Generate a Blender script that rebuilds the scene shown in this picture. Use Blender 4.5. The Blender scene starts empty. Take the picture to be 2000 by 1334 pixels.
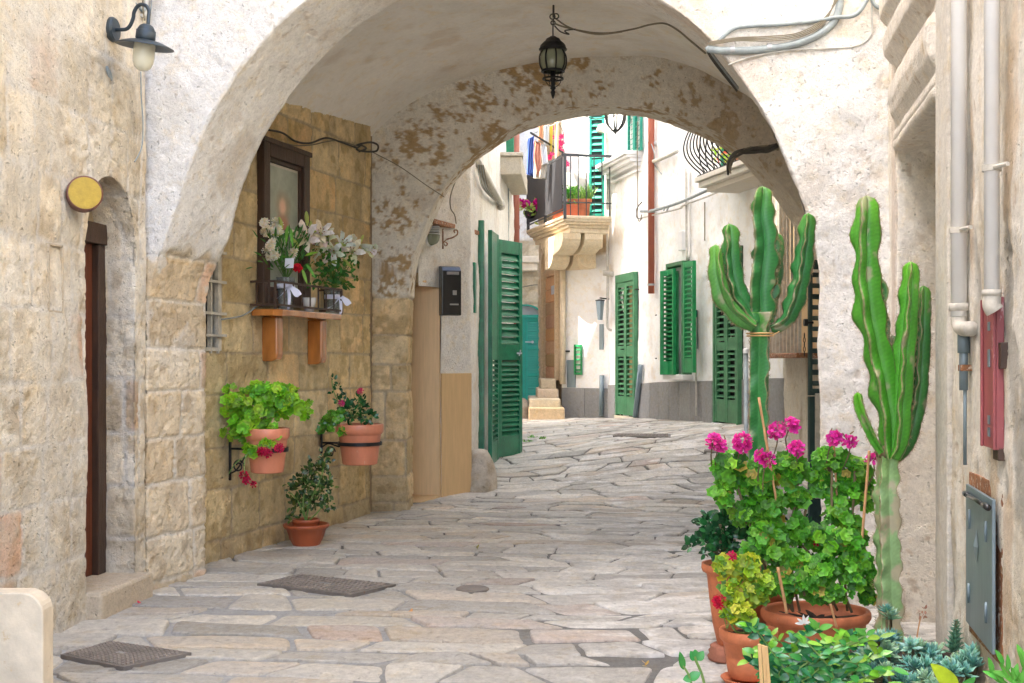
import bpy, math, random
import numpy as np
from mathutils import Vector
R = math.radians
F = 2400.0; HOR = 705.0; H = 1.4
S = bpy.context.scene
COL = S.collection

# ------------------------------------------------------------------ noise
def _hash(ix, iy, iz, seed):
    h = (ix.astype(np.int64) * 374761393 + iy.astype(np.int64) * 668265263 + iz.astype(np.int64) * 2147483647 + seed * 974634777) & 0xffffffff
    h = ((h ^ (h >> 13)) * 1274126177) & 0xffffffff
    h = ((h ^ (h >> 15)) * 2246822519) & 0xffffffff
    return ((h ^ (h >> 16)) & 0xffffff) / float(0xffffff)
def vnoise(p, seed=0):
    i = np.floor(p).astype(np.int64); f = p - i; f = f * f * (3 - 2 * f)
    x, y, z = i[..., 0], i[..., 1], i[..., 2]
    fx, fy, fz = f[..., 0], f[..., 1], f[..., 2]
    def L(a, b, t): return a + (b - a) * t
    c = [[[_hash(x + a, y + b, z + d, seed) for d in (0, 1)] for b in (0, 1)] for a in (0, 1)]
    return L(L(L(c[0][0][0], c[1][0][0], fx), L(c[0][1][0], c[1][1][0], fx), fy),
             L(L(c[0][0][1], c[1][0][1], fx), L(c[0][1][1], c[1][1][1], fx), fy), fz)
def fbm(p, sc, octv=4, seed=0, gain=.5):
    p = np.asarray(p, float) * sc; a = 1.0; s = 0; t = 0
    for k in range(octv):
        s = s + a * vnoise(p * (2.03 ** k) + 17.3 * k, seed + k * 31); t += a; a *= gain
    return s / t                       # 0..1, mean .5
def sstep(a, b, x):
    t = np.clip((x - a) / (b - a), 0, 1); return t * t * (3 - 2 * t)
def lerp(a, b, t): return a + (b - a) * t
def mixc(c1, c2, t):
    return c1 + (np.asarray(c2, float) - c1) * t[..., None]

# ------------------------------------------------------------------ the ground
_gy = [-50, 11.3, 12.5, 14, 16, 19, 21, 27, 60, 200]
_gz = [-1.4, -1.4, -1.34, -1.12, -1.04, -.985, -.985, -.88, -.8, -.8]
_cy = [-50, 11.3, 14, 15.5, 19, 21, 200]
_cv = [0, 0, .12, .095, .05, 0, 0]
def gz(x, y):
    return H + np.interp(y, _gy, _gz) + np.interp(y, _cy, _cv) * np.clip(x, 0, 3.6)
def P(px, py, Y): return Vector(((px - 1000) / F * Y, Y, H + (HOR - py) / F * Y))
def G(px, py):                          # where the photograph's pixel meets the ground
    Y = 2.0
    while Y < 80:
        if H + (HOR - py) / F * Y <= gz((px - 1000) / F * Y, Y): break
        Y += .02
    return P(px, py, Y)
def onl(px, line):                      # depth at which a pixel column meets a plan line
    (x0, y0), (x1, y1) = line
    k = (px - 1000) / F
    dx, dy = x1 - x0, y1 - y0
    t = (k * y0 - x0) / (dx - k * dy)
    return y0 + t * dy
def PL(px, py, line): return P(px, py, onl(px, line))

# ------------------------------------------------------------------ objects
ORG = {}
def tag(o, label=None, cat=None, group=None, kind=None):
    if cat and not kind: kind = 'thing'
    if label: o['label'] = label
    if cat: o['category'] = cat
    if group: o['group'] = group
    if kind: o['kind'] = kind
    return o
def thing(name, loc, label, cat, group=None):
    o = bpy.data.objects.new(name, None); COL.objects.link(o)
    o.empty_display_size = .1
    o.location = loc; ORG[o] = Vector(loc)
    return tag(o, label, cat, group)
def link(name, me, parent, org=None):
    o = bpy.data.objects.new(name, me); COL.objects.link(o)
    if parent is not None:
        o.parent = parent; ORG[o] = ORG[parent]
    else:
        o.location = org; ORG[o] = Vector(org)
    return o

class MB:
    def __init__(s): s.v = []; s.f = []; s.c = []
    def add(s, vs, fs, c=(1, 1, 1)):
        b = len(s.v); s.v += [tuple(v) for v in vs]; s.f += [tuple(b + i for i in f) for f in fs]
        if isinstance(c, list): s.c += c
        else: s.c += [c] * len(vs)
    def box(s, a, b, c=(1, 1, 1)):
        (x0, y0, z0), (x1, y1, z1) = a, b
        s.fb(Fr((0, 0, 0), (1, 0, 0), (0, 1, 0)), x0, x1, y0, y1, z0, z1, c)
    def fb(s, fr, a0, a1, b0, b1, c0, c1, c=(1, 1, 1)):
        vs = [fr(a, b, z) for z in (c0, c1) for b in (b0, b1) for a in (a0, a1)]
        s.add(vs, [(0, 2, 3, 1), (4, 5, 7, 6), (0, 1, 5, 4), (2, 6, 7, 3), (0, 4, 6, 2), (1, 3, 7, 5)], c)
    def hexa(s, vs, c=(1, 1, 1)):
        s.add(vs, [(0, 2, 3, 1), (4, 5, 7, 6), (0, 1, 5, 4), (2, 6, 7, 3), (0, 4, 6, 2), (1, 3, 7, 5)], c)
    def tube(s, pts, r, n=8, c=(1, 1, 1), cap=True):
        pts = [Vector(p) for p in pts]; m = len(pts)
        if not hasattr(r, '__len__'): r = [r] * m
        up = None; rings = []
        for i, p in enumerate(pts):
            t = (pts[min(i + 1, m - 1)] - pts[max(i - 1, 0)])
            if t.length < 1e-9: t = Vector((0, 0, 1))
            t.normalize()
            if up is None:
                up = Vector((0, 0, 1)) if abs(t.z) < .9 else Vector((1, 0, 0))
            u = up - t * up.dot(t)
            if u.length < 1e-6: u = Vector((1, 0, 0)) - t * t.x
            u.normalize(); w = t.cross(u); up = u
            rings.append([p + (u * math.cos(2 * math.pi * k / n) + w * math.sin(2 * math.pi * k / n)) * r[i] for k in range(n)])
        vs = [q for rg in rings for q in rg]; fs = []
        for i in range(m - 1):
            for k in range(n):
                k2 = (k + 1) % n
                fs.append((i * n + k, i * n + k2, (i + 1) * n + k2, (i + 1) * n + k))
        if cap:
            fs.append(tuple(range(n - 1, -1, -1))); fs.append(tuple((m - 1) * n + k for k in range(n)))
        s.add(vs, fs, c)
    def lathe(s, prof, o, n=32, c=(1, 1, 1), ax=None, sx=1, sy=1, wob=0, a0=0, a1=2 * math.pi):
        # prof: (radius, height) list ; ax: axis direction
        o = Vector(o)
        if ax is None: X, Y, Z = Vector((1, 0, 0)), Vector((0, 1, 0)), Vector((0, 0, 1))
        else:
            Z = Vector(ax).normalized(); X = Z.orthogonal().normalized(); Y = Z.cross(X)
        vs = []; fs = []; m = len(prof); full = abs(a1 - a0 - 2 * math.pi) < 1e-6
        nn = n if full else n + 1
        for (r, h) in prof:
            for k in range(nn):
                t = a0 + (a1 - a0) * k / n
                q = 1 + wob * math.cos(t * 14)
                vs.append(o + X * (math.cos(t) * r * sx * q) + Y * (math.sin(t) * r * sy * q) + Z * h)
        for i in range(m - 1):
            for k in range(n):
                k2 = (k + 1) % nn
                fs.append((i * nn + k, i * nn + k2, (i + 1) * nn + k2, (i + 1) * nn + k))
        s.add(vs, fs, c)
    def build(s, name, mat, parent=None, org=None, smooth=False, bevel=0, auto=None):
        if parent is None and org is None:
            a = np.array(s.v); org = (a[:, 0].mean(), a[:, 1].mean(), a[:, 2].min())
        O = ORG[parent] if parent is not None else Vector(org)
        me = bpy.data.meshes.new(name)
        me.from_pydata([(x - O.x, y - O.y, z - O.z) for x, y, z in s.v], [], s.f)
        me.materials.append(mat)
        at = me.color_attributes.new('Col', 'FLOAT_COLOR', 'POINT')
        ca = np.ones((len(s.v), 4), np.float32); ca[:, :3] = np.array(s.c, np.float32)
        at.data.foreach_set('color', ca.ravel())
        if smooth: me.polygons.foreach_set('use_smooth', [True] * len(me.polygons))
        o = link(name, me, parent, org)
        if bevel:
            m = o.modifiers.new('bevel', 'BEVEL'); m.width = bevel; m.segments = 2; m.limit_method = 'ANGLE'; m.angle_limit = R(50)
        return o
class Fr:                               # a local frame: a along u, b along n, c up
    def __init__(s, o, u, n=None, w=(0, 0, 1)):
        s.o = Vector(o); s.u = Vector(u).normalized(); s.w = Vector(w).normalized()
        s.n = Vector(n).normalized() if n is not None else s.u.cross(s.w)
    def __call__(s, a, b, c): return s.o + s.u * a + s.n * b + s.w * c
def fr2(p0, p1, z=0):                   # frame along a plan segment; n points to the camera side
    u = Vector((p1[0] - p0[0], p1[1] - p0[1], 0))
    L = u.length; u.normalize(); n = Vector((u.y, -u.x, 0))
    if n.dot(Vector((-p0[0], -p0[1], 0))) < 0: n = -n
    return Fr((p0[0], p0[1], z), u, n), L

def smooth_pts(pts, k=6):
    pts = [Vector(p) for p in pts]; out = []
    n = len(pts)
    for i in range(n - 1):
        a, b, c, d = pts[max(i - 1, 0)], pts[i], pts[i + 1], pts[min(i + 2, n - 1)]
        for j in range(k):
            t = j / k
            out.append(.5 * ((2 * b) + (c - a) * t + (2 * a - 5 * b + 4 * c - d) * t * t + (3 * b - a - 3 * c + d) * t ** 3))
    out.append(pts[-1]); return out
def wire(name, pts, r, mat, parent=None, label=None, cat=None, group=None, k=6, n=7):
    mb = MB(); pp = [P(*p) if not isinstance(p, Vector) else p for p in pts]
    mb.tube(smooth_pts(pp, k), r, n)
    o = mb.build(name, mat, parent, smooth=True)
    return tag(o, label, cat, group)

def grid(name, Pt, C, mat, parent=None, org=None, mask=None, smooth=True):
    nu, nv = Pt.shape[:2]
    O = ORG[parent] if parent is not None else Vector(org)
    me = bpy.data.meshes.new(name)
    idx = np.arange(nu * nv).reshape(nu, nv)
    q = np.stack([idx[:-1, :-1], idx[1:, :-1], idx[1:, 1:], idx[:-1, 1:]], -1)
    if mask is not None: q = q[mask]
    q = q.reshape(-1, 4)
    me.vertices.add(nu * nv); me.vertices.foreach_set('co', (Pt.reshape(-1, 3) - np.array(O)).astype(np.float32).ravel())
    me.loops.add(q.size); me.loops.foreach_set('vertex_index', q.ravel().astype(np.int32))
    me.polygons.add(len(q)); me.polygons.foreach_set('loop_start', (np.arange(len(q)) * 4).astype(np.int32))
    me.update(calc_edges=True)
    if smooth: me.polygons.foreach_set('use_smooth', [True] * len(q))
    me.materials.append(mat)
    at = me.color_attributes.new('Col', 'FLOAT_COLOR', 'POINT')
    ca = np.ones((nu * nv, 4), np.float32); ca[:, :3] = C.reshape(-1, 3)
    at.data.foreach_set('color', ca.ravel())
    me.validate()
    return link(name, me, parent, org)

# ------------------------------------------------------------------ materials
def newmat(name):
    m = bpy.data.materials.new(name); m.use_nodes = True
    nt = m.node_tree; b = nt.nodes['Principled BSDF']
    return m, nt, b
def pmat(name, col, rough=.6, metal=0, var=.12, vs=6, bump=.15, bs=60, attr=False, spec=.5, trans=0, coat=0, stain=None, stain_t=.62, alpha=1, aniso=(1, 1, 1), sub=0):
    m, nt, b = newmat(name); N = nt.nodes; Lk = nt.links
    tc = N.new('ShaderNodeTexCoord'); mp = N.new('ShaderNodeMapping'); mp.inputs['Scale'].default_value = aniso
    Lk.new(tc.outputs['Object'], mp.inputs['Vector'])
    n1 = N.new('ShaderNodeTexNoise'); n1.inputs['Scale'].default_value = vs; n1.inputs['Detail'].default_value = 6; n1.inputs['Roughness'].default_value = .65
    Lk.new(mp.outputs[0], n1.inputs['Vector'])
    if attr:
        a = N.new('ShaderNodeAttribute'); a.attribute_name = 'Col'; base = a.outputs['Color']
        mm = N.new('ShaderNodeMix'); mm.data_type = 'RGBA'; mm.blend_type = 'MULTIPLY'; mm.inputs[0].default_value = 1
        Lk.new(base, mm.inputs[6]); mm.inputs[7].default_value = (*col, 1); base = mm.outputs[2]
    else:
        rg = N.new('ShaderNodeRGB'); rg.outputs[0].default_value = (*col, 1); base = rg.outputs[0]
    mr = N.new('ShaderNodeMapRange'); mr.inputs[1].default_value = .3; mr.inputs[2].default_value = .7
    mr.inputs[3].default_value = 1 - var; mr.inputs[4].default_value = 1 + var * .8
    Lk.new(n1.outputs[0], mr.inputs[0])
    mx = N.new('ShaderNodeVectorMath'); mx.operation = 'SCALE'
    Lk.new(base, mx.inputs[0]); Lk.new(mr.outputs[0], mx.inputs['Scale'])
    outc = mx.outputs[0]
    if stain is not None:
        n3 = N.new('ShaderNodeTexNoise'); n3.inputs['Scale'].default_value = vs * 2.3; n3.inputs['Detail'].default_value = 8; n3.inputs['Roughness'].default_value = .7
        Lk.new(mp.outputs[0], n3.inputs['Vector'])
        m3 = N.new('ShaderNodeMapRange'); m3.inputs[1].default_value = stain_t; m3.inputs[2].default_value = stain_t + .05
        Lk.new(n3.outputs[0], m3.inputs[0])
        mc = N.new('ShaderNodeMix'); mc.data_type = 'RGBA'; Lk.new(m3.outputs[0], mc.inputs[0]); Lk.new(outc, mc.inputs[6]); mc.inputs[7].default_value = (*stain, 1)
        outc = mc.outputs[2]
    Lk.new(outc, b.inputs['Base Color'])
    b.inputs['Roughness'].default_value = rough; b.inputs['Metallic'].default_value = metal
    b.inputs['Specular IOR Level'].default_value = spec
    b.inputs['Transmission Weight'].default_value = trans; b.inputs['Coat Weight'].default_value = coat; b.inputs['Alpha'].default_value = alpha
    if sub: b.inputs['Subsurface Weight'].default_value = sub; b.inputs['Subsurface Radius'].default_value = (.02, .03, .01); b.inputs['Subsurface Scale'].default_value = 1
    if bump:
        n2 = N.new('ShaderNodeTexNoise'); n2.inputs['Scale'].default_value = bs; n2.inputs['Detail'].default_value = 6; n2.inputs['Roughness'].default_value = .7
        Lk.new(mp.outputs[0], n2.inputs['Vector'])
        bp = N.new('ShaderNodeBump'); bp.inputs['Strength'].default_value = bump; bp.inputs['Distance'].default_value = .01
        Lk.new(n2.outputs[0], bp.inputs['Height']); Lk.new(bp.outputs[0], b.inputs['Normal'])
    return m
def masonry_mat(name, bump=.6, pit=.5, fine=.16, bs=45, rough=.92, aniso=(1, 1, 1)):
    """vertex colours (stone, mortar, wash) x fine speckle, with pits and grain as relief"""
    m, nt, b = newmat(name); N = nt.nodes; Lk = nt.links
    tc = N.new('ShaderNodeNewGeometry'); mp = N.new('ShaderNodeMapping'); mp.inputs['Scale'].default_value = aniso
    Lk.new(tc.outputs['Position'], mp.inputs['Vector'])
    a = N.new('ShaderNodeAttribute'); a.attribute_name = 'Col'
    def noise(sc, det=8, ro=.7):
        n = N.new('ShaderNodeTexNoise'); n.inputs['Scale'].default_value = sc; n.inputs['Detail'].default_value = det; n.inputs['Roughness'].default_value = ro
        Lk.new(mp.outputs[0], n.inputs['Vector']); return n.outputs[0]
    def rng(x, a0, a1, b0, b1):
        r = N.new('ShaderNodeMapRange')
        for k, v in zip((1, 2, 3, 4), (a0, a1, b0, b1)): r.inputs[k].default_value = v
        Lk.new(x, r.inputs[0]); return r.outputs[0]
    def mul(x, y):
        q = N.new('ShaderNodeMath'); q.operation = 'MULTIPLY'; Lk.new(x, q.inputs[0]); Lk.new(y, q.inputs[1]); return q.outputs[0]
    nA = noise(22); nB = noise(bs, 10, .75); nP = noise(bs * .8, 3, .5)
    pits = rng(nP, .62, .72, 0, 1)
    f = mul(rng(nA, .3, .7, 1 - fine, 1 + fine * .7), rng(nB, .3, .7, 1 - fine, 1 + fine * .7))
    f = mul(f, rng(pits, 0, 1, 1, 1 - pit * .5))
    mx = N.new('ShaderNodeVectorMath'); mx.operation = 'SCALE'; Lk.new(a.outputs['Color'], mx.inputs[0]); Lk.new(f, mx.inputs['Scale'])
    # warm flecks
    nW = noise(9, 6, .7)
    mc = N.new('ShaderNodeMix'); mc.data_type = 'RGBA'; mc.blend_type = 'MULTIPLY'
    Lk.new(rng(nW, .52, .68, 0, 1), mc.inputs[0]); Lk.new(mx.outputs[0], mc.inputs[6]); mc.inputs[7].default_value = (.97, .91, .80, 1)
    Lk.new(mc.outputs[2], b.inputs['Base Color'])
    b.inputs['Roughness'].default_value = rough; b.inputs['Specular IOR Level'].default_value = .25
    sub = N.new('ShaderNodeMath'); sub.operation = 'SUBTRACT'; Lk.new(nB, sub.inputs[0])
    pm = N.new('ShaderNodeMath'); pm.operation = 'MULTIPLY'; pm.inputs[1].default_value = pit; Lk.new(pits, pm.inputs[0]); Lk.new(pm.outputs[0], sub.inputs[1])
    bp = N.new('ShaderNodeBump'); bp.inputs['Strength'].default_value = bump; bp.inputs['Distance'].default_value = .016
    Lk.new(sub.outputs[0], bp.inputs['Height']); Lk.new(bp.outputs[0], b.inputs['Normal'])
    return m
M = dict(
    stone=masonry_mat('limestone masonry', 1.0, .5, .16, 55),
    plaster=masonry_mat('rough whitewash', .6, .3, .06, 45),
    softplaster=masonry_mat('limewashed plaster', .3, .12, .045, 25),
    paving=masonry_mat('worn paving', 1.0, .4, .20, 42, .62, (1, .8, 1)),
    green=pmat('green shutter paint', (.005, .17, .08), .34, var=.4, vs=7, bump=.25, bs=40, coat=.2, stain=(.03, .27, .16), stain_t=.66),
    green2=pmat('pale green shutter paint', (.055, .20, .09), .5, var=.3, vs=8, bump=.2, stain=(.13, .28, .15), stain_t=.65),
    bright=pmat('bright green paint', (.01, .25, .075), .45, var=.3, vs=8, bump=.2, stain=(.06, .33, .15), stain_t=.66),
    teal=pmat('teal door paint', (.004, .24, .17), .4, var=.12, bump=.08),
    teals=pmat('teal shutter paint', (.004, .22, .15), .45, var=.12, bump=.08),
    dkgreen=pmat('blackened green paint', (.02, .05, .045), .5, var=.3, bump=.3),
    iron=pmat('black iron', (.012, .012, .013), .45, .3, var=.3, bump=.3, bs=90),
    greyiron=pmat('grey painted iron', (.055, .06, .062), .5, .2, var=.2, bump=.15),
    lampgrey=pmat('slate grey lamp metal', (.035, .05, .06), .42, .3, var=.2, bump=.1),
    zinc=pmat('zinc sheet', (.20, .26, .29), .42, .35, var=.22, vs=5, bump=.12, bs=20, aniso=(1, 1, .3), stain=(.12, .16, .2), stain_t=.66),
    terra=pmat('terracotta', (.54, .17, .07), .65, var=.3, vs=9, bump=.2, bs=50, stain=(.60, .33, .22), stain_t=.66),
    terrap=pmat('dusty pink terracotta', (.62, .22, .12), .5, var=.18, vs=9, bump=.15, bs=40, coat=.2, aniso=(1, 1, .3), stain=(.66, .40, .30), stain_t=.62),
    terrar=pmat('red brown plastic pot', (.36, .085, .03), .42, var=.12, bump=.05),
    oldterra=pmat('weathered terracotta', (.36, .14, .085), .8, var=.3, vs=14, bump=.3),
    soil=pmat('potting soil', (.035, .024, .016), .95, var=.4, vs=40, bump=.8, bs=80),
    leaf=pmat('leaf', (1, 1, 1), .42, var=.18, vs=30, bump=.25, bs=90, attr=True, spec=.4),
    gloss=pmat('glossy leaf', (1, 1, 1), .25, var=.12, vs=30, bump=.1, attr=True),
    petal=pmat('petal', (1, 1, 1), .5, var=.1, vs=40, bump=.1, attr=True, spec=.25),
    cactus=pmat('cactus skin', (1, 1, 1), .4, var=.14, vs=14, bump=.12, bs=40, attr=True, spec=.4),
    stem=pmat('stem bark', (.16, .12, .06), .8, var=.3, vs=30, bump=.4),
    bamboo=pmat('bamboo cane', (.50, .27, .12), .5, var=.2, vs=20, bump=.1),
    palewood=pmat('split cane', (.62, .40, .17), .55, var=.15, vs=30, bump=.15, aniso=(1, 1, .15)),
    honey=pmat('varnished pine', (.42, .15, .03), .22, var=.35, vs=7, bump=.06, coat=.8, aniso=(1, 1, .25), stain=(.12, .035, .01), stain_t=.63),
    dkwood=pmat('dark brown wood', (.05, .025, .014), .5, var=.4, vs=12, bump=.5, bs=50, aniso=(1, 1, .2)),
    redwood=pmat('stained door wood', (.13, .035, .014), .45, var=.45, vs=9, bump=.3, bs=40, aniso=(2, 2, .12)),
    tan=pmat('vein cut travertine', (.66, .45, .225), .45, var=.1, vs=26, bump=.05, aniso=(1.6, 1.6, .12)),
    pvc=pmat('white plastic pipe', (.78, .77, .74), .35, var=.05, bump=.03),
    pvcdirt=pmat('off white conduit', (.52, .5, .44), .6, var=.25, vs=15, bump=.15),
    cable=pmat('grey cable sheath', (.28, .32, .32), .55, var=.25, vs=20, bump=.1),
    dkcable=pmat('dark cable', (.06, .055, .045), .7, var=.4, bump=.3),
    browncable=pmat('painted over cable', (.22, .19, .13), .8, var=.3, bump=.3),
    brownpipe=pmat('brown painted pipe', (.26, .075, .04), .5, var=.15, bump=.1, stain=(.6, .5, .45), stain_t=.72),
    redpipe=pmat('brick red pipe', (.36, .10, .055), .5, var=.12, bump=.08, stain=(.7, .6, .55), stain_t=.73),
    redmetal=pmat('faded red metal', (.30, .075, .08), .5, var=.3, vs=5, bump=.15, aniso=(1, 1, .3), stain=(.55, .40, .39), stain_t=.56),
    rust=pmat('rusty metal', (.28, .12, .05), .85, var=.5, vs=20, bump=.4, stain=(.5, .42, .32), stain_t=.55),
    gold=pmat('mustard sign face', (.40, .27, .03), .45, .2, var=.2, vs=30, bump=.1, stain=(.33, .2, .03), stain_t=.6),
    signside=pmat('brown sign rim', (.14, .05, .03), .5, var=.3, bump=.2),
    opal=pmat('opal glass', (.68, .66, .52), .18, var=.05, bump=0, coat=.3),
    lampglass=pmat('lantern glass', (.22, .24, .16), .15, var=.2, bump=.02, coat=.4),
    glass=pmat('clear glass', (.85, .92, .88), .06, var=.02, bump=0, trans=.85),
    pane=pmat('window pane', (.1, .12, .12), .08, var=.1, bump=0),
    silver=pmat('beaded silver', (.35, .36, .32), .3, .6, var=.7, vs=60, bump=.8, bs=70),
    white=pmat('white enamel', (.75, .75, .73), .45, var=.06, bump=.05),
    dirtywhite=pmat('dirty white paint', (.5, .47, .4), .7, var=.25, vs=15, bump=.3, stain=(.3, .2, .12), stain_t=.64),
    ribbon=pmat('satin ribbon', (.72, .74, .88), .35, var=.06, bump=.05),
    fabric=pmat('cotton', (1, 1, 1), .85, var=.1, bump=.1, attr=True),
    paper=pmat('paper', (.72, .74, .8), .7, var=.05, bump=0),
    cover=pmat('cast iron cover', (.20, .175, .15), .6, .3, var=.3, bump=.3, stain=(.22, .15, .10), stain_t=.6),
    covert=pmat('worn tread', (.34, .30, .26), .5, .4, var=.3, bump=.2),
    void=pmat('dark interior', (.012, .012, .012), .9, bump=0),
    black=pmat('black letterbox enamel', (.012, .013, .014), .3, var=.3, bump=.08, coat=.3),
    bench=pmat('polished limestone', (.68, .58, .43), .5, var=.2, vs=7, bump=.25, bs=45, stain=(.60, .46, .28), stain_t=.60),
    screenm=pmat('woven blind', (.035, .035, .038), .7, var=.2, bump=.2),
    picture=pmat('faded print', (1, 1, 1), .3, var=.12, vs=12, bump=.05, attr=True, spec=.2),
    attrm=pmat('painted surface', (1, 1, 1), .6, var=.1, bump=.1, attr=True),
    orange=pmat('orange plastic trough', (.62, .14, .05), .5, var=.1, bump=.05),
    steel=pmat('dull steel', (.4, .4, .4), .4, .7, var=.2, bump=.1),
)
# let light through thin leaves and petals
for k, tcol in (('leaf', 1.5), ('petal', 1.0)):
    nt = M[k].node_tree; b = nt.nodes['Principled BSDF']; out = [n for n in nt.nodes if n.type == 'OUTPUT_MATERIAL'][0]
    tr = nt.nodes.new('ShaderNodeBsdfTranslucent'); ad = nt.nodes.new('ShaderNodeMixShader'); ad.inputs[0].default_value = .35
    src = b.inputs['Base Color'].links[0].from_socket
    sc = nt.nodes.new('ShaderNodeVectorMath'); sc.operation = 'SCALE'; sc.inputs['Scale'].default_value = tcol
    nt.links.new(src, sc.inputs[0]); nt.links.new(sc.outputs[0], tr.inputs['Color'])
    nt.links.new(b.outputs[0], ad.inputs[1]); nt.links.new(tr.outputs[0], ad.inputs[2]); nt.links.new(ad.outputs[0], out.inputs['Surface'])
# ================================================================== SETTING
def blocks(U, V, courses, lmin, lmax, seed, Pt, wob=.012, lean=0):
    n1 = fbm(Pt, 7, 3, seed + 5) - .5; n2 = fbm(Pt, 7, 3, seed + 9) - .5
    n3 = fbm(Pt, 1.6, 2, seed + 3) - .5
    Uw = U + n1 * wob * 1.3 + n3 * wob * 2; Vw = V + n2 * wob * 1.2 + n3 * wob * 2
    c = np.array(courses); idx = np.clip(np.searchsorted(c, Vw) - 1, 0, len(c) - 2)
    dv = np.minimum(np.abs(Vw - c[idx]), np.abs(c[idx + 1] - Vw))
    du = np.full(U.shape, 9.0); jid = np.zeros(U.shape)
    rg = random.Random(seed)
    for i in range(len(c) - 1):
        js = [U.min() - rg.uniform(0, lmax) - .01]
        while js[-1] < U.max() + .1: js.append(js[-1] + rg.uniform(lmin, lmax))
        js = np.array(js); m = idx == i
        k = np.clip(np.searchsorted(js, Uw[m]) - 1, 0, len(js) - 2)
        du[m] = np.minimum(np.abs(Uw[m] - js[k]), np.abs(js[k + 1] - Uw[m])); jid[m] = k
    h = lambda q: _hash(idx.astype(np.int64) * 7 + q, jid.astype(np.int64), idx.astype(np.int64), seed + q)
    # soften the corner where two joints meet
    d = -np.log(np.exp(-du * 90) + np.exp(-dv * 90)) / 90
    return d, h(1), h(2), h(3)

def masonry(Pt, U, V, seed=1, courses=(0, 9), lmin=.3, lmax=.6, A=(.5, .4, .26), B=(.58, .5, .37), accent=None, acc_p=.1,
            mortar=(.6, .54, .43), mw=.012, groove=.012, bulge=.012, rough=.012, wash=None, washc=(.74, .71, .66), washr=.008,
            toward=(0, 5, 1.5), wob=.012, base=.008, stain=None, stain_a=0, lowdirt=0, noblocks=False, fleck=.5):
    Pt = Pt.copy()
    du_ = np.gradient(Pt, axis=0); dv_ = np.gradient(Pt, axis=1)
    N = np.cross(du_, dv_); N /= np.linalg.norm(N, axis=-1, keepdims=True) + 1e-9
    if np.sum(N * (np.array(toward) - Pt)) < 0: N = -N
    ns = fbm(Pt, 2.2, 4, seed); nf = fbm(Pt, 14, 4, seed + 60); nm = fbm(Pt, 5, 4, seed + 70)
    if noblocks:
        d = np.full(U.shape, .3); r1 = r2 = r3 = np.full(U.shape, .5)
    else:
        d, r1, r2, r3 = blocks(U, V, courses, lmin, lmax, seed, Pt, wob)
    C = lerp(np.array(A), np.array(B), r1[..., None]) * np.ones(U.shape + (1,))
    if accent is not None:
        for q, a in enumerate(accent): C = mixc(C, a, ((r2 > 1 - acc_p * (q + 1)) & (r2 <= 1 - acc_p * q)).astype(float) * (.55 + .45 * sstep(.4, .6, nm)))
    C = C * (.82 + .30 * r3)[..., None] if not noblocks else C
    C = C * (.80 + .42 * nm)[..., None] * (.80 + .42 * nf)[..., None]
    C = mixc(C, np.array(A) * np.array((.66, .60, .52)), sstep(.54, .66, fbm(Pt, 9, 5, seed + 81)) * .6)
    jm = 1 - sstep(mw * .5, mw * 1.5, d + (nf - .5) * .012)
    C = mixc(C, mortar, jm * .85)
    nh = fbm(Pt, 38, 2, seed + 61)
    h = -groove * np.exp(-(d / (mw * .9)) ** 2) + bulge * (1 - np.exp(-d / .02)) * (.4 + 1.1 * r3) + (nf - .5) * rough * .9 + (nh - .5) * rough * .8
    h += -rough * 1.3 * sstep(.58, .66, fbm(Pt, 28, 3, seed + 90))
    if wash is not None:
        w = np.clip(wash, 0, 1)
        wc = np.array(washc) * (.93 + .14 * nm)[..., None]
        wc = mixc(wc, (.60, .50, .38), sstep(.60, .75, fbm(Pt, 3.5, 5, seed + 20)) * .4)
        C = C * (1 - w)[..., None] + wc * w[..., None]
        # small flaked spots
        fl = sstep(.70, .74, fbm(Pt, 16, 4, seed + 33)) * w
        C = mixc(C, (.46, .33, .20), fl * fleck)
        h2 = (fbm(Pt, 6, 3, seed + 41) - .5) * washr * 3 + (fbm(Pt, 26, 3, seed + 42) - .5) * washr * 1.3 - fl * .004 + .01
        h = h * (1 - w) + h2 * w
    if stain is not None and stain_a:
        C = mixc(C, stain, sstep(.5, .66, fbm(Pt * np.array([1, 1, .35]), 6, 5, seed + 51)) * stain_a)
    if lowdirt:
        g = np.exp(-np.clip(V, 0, 9) / .22) * sstep(.3, .6, nm + .1)  # grime plus contact shade painted into the foot of the wall
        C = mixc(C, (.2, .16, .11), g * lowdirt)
    h += (ns - .5) * base * 4
    vb = np.stack([fbm(Pt, 2.6, 2, 900 + q) - .5 for q in range(3)], -1) * .018
    Pt = Pt + N * h[..., None] + vb
    return Pt, C

def resample(pts, n):
    pts = np.array([tuple(p) for p in pts], float)
    L = np.r_[0, np.cumsum(np.linalg.norm(np.diff(pts, axis=0), axis=1))]
    t = np.linspace(0, L[-1], n)
    return np.stack([np.interp(t, L, pts[:, k]) for k in range(pts.shape[1])], -1)
def at_params(pts, t):                   # arc-length fractions
    pts = np.array([tuple(p) for p in pts], float)
    L = np.r_[0, np.cumsum(np.linalg.norm(np.diff(pts, axis=0), axis=1))]; L /= L[-1]
    return np.stack([np.interp(t, L, pts[:, k]) for k in range(pts.shape[1])], -1)
def loft(rows, ks, bias=None):
    """rows: list of (n,3) curves; ks: steps between each"""
    out = []
    for i in range(len(rows) - 1):
        t = np.linspace(0, 1, ks[i] + 1)[:-1]
        if bias and bias[i]: t = 1 - (1 - t) ** bias[i]
        out += [rows[i] * (1 - q) + rows[i + 1] * q for q in t]
    out.append(rows[-1])
    return np.stack(out, 1)
def across(Pt):
    d = np.linalg.norm(np.diff(Pt, axis=1), axis=-1)
    return np.concatenate([np.zeros((Pt.shape[0], 1)), np.cumsum(d, 1)], 1)
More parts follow.
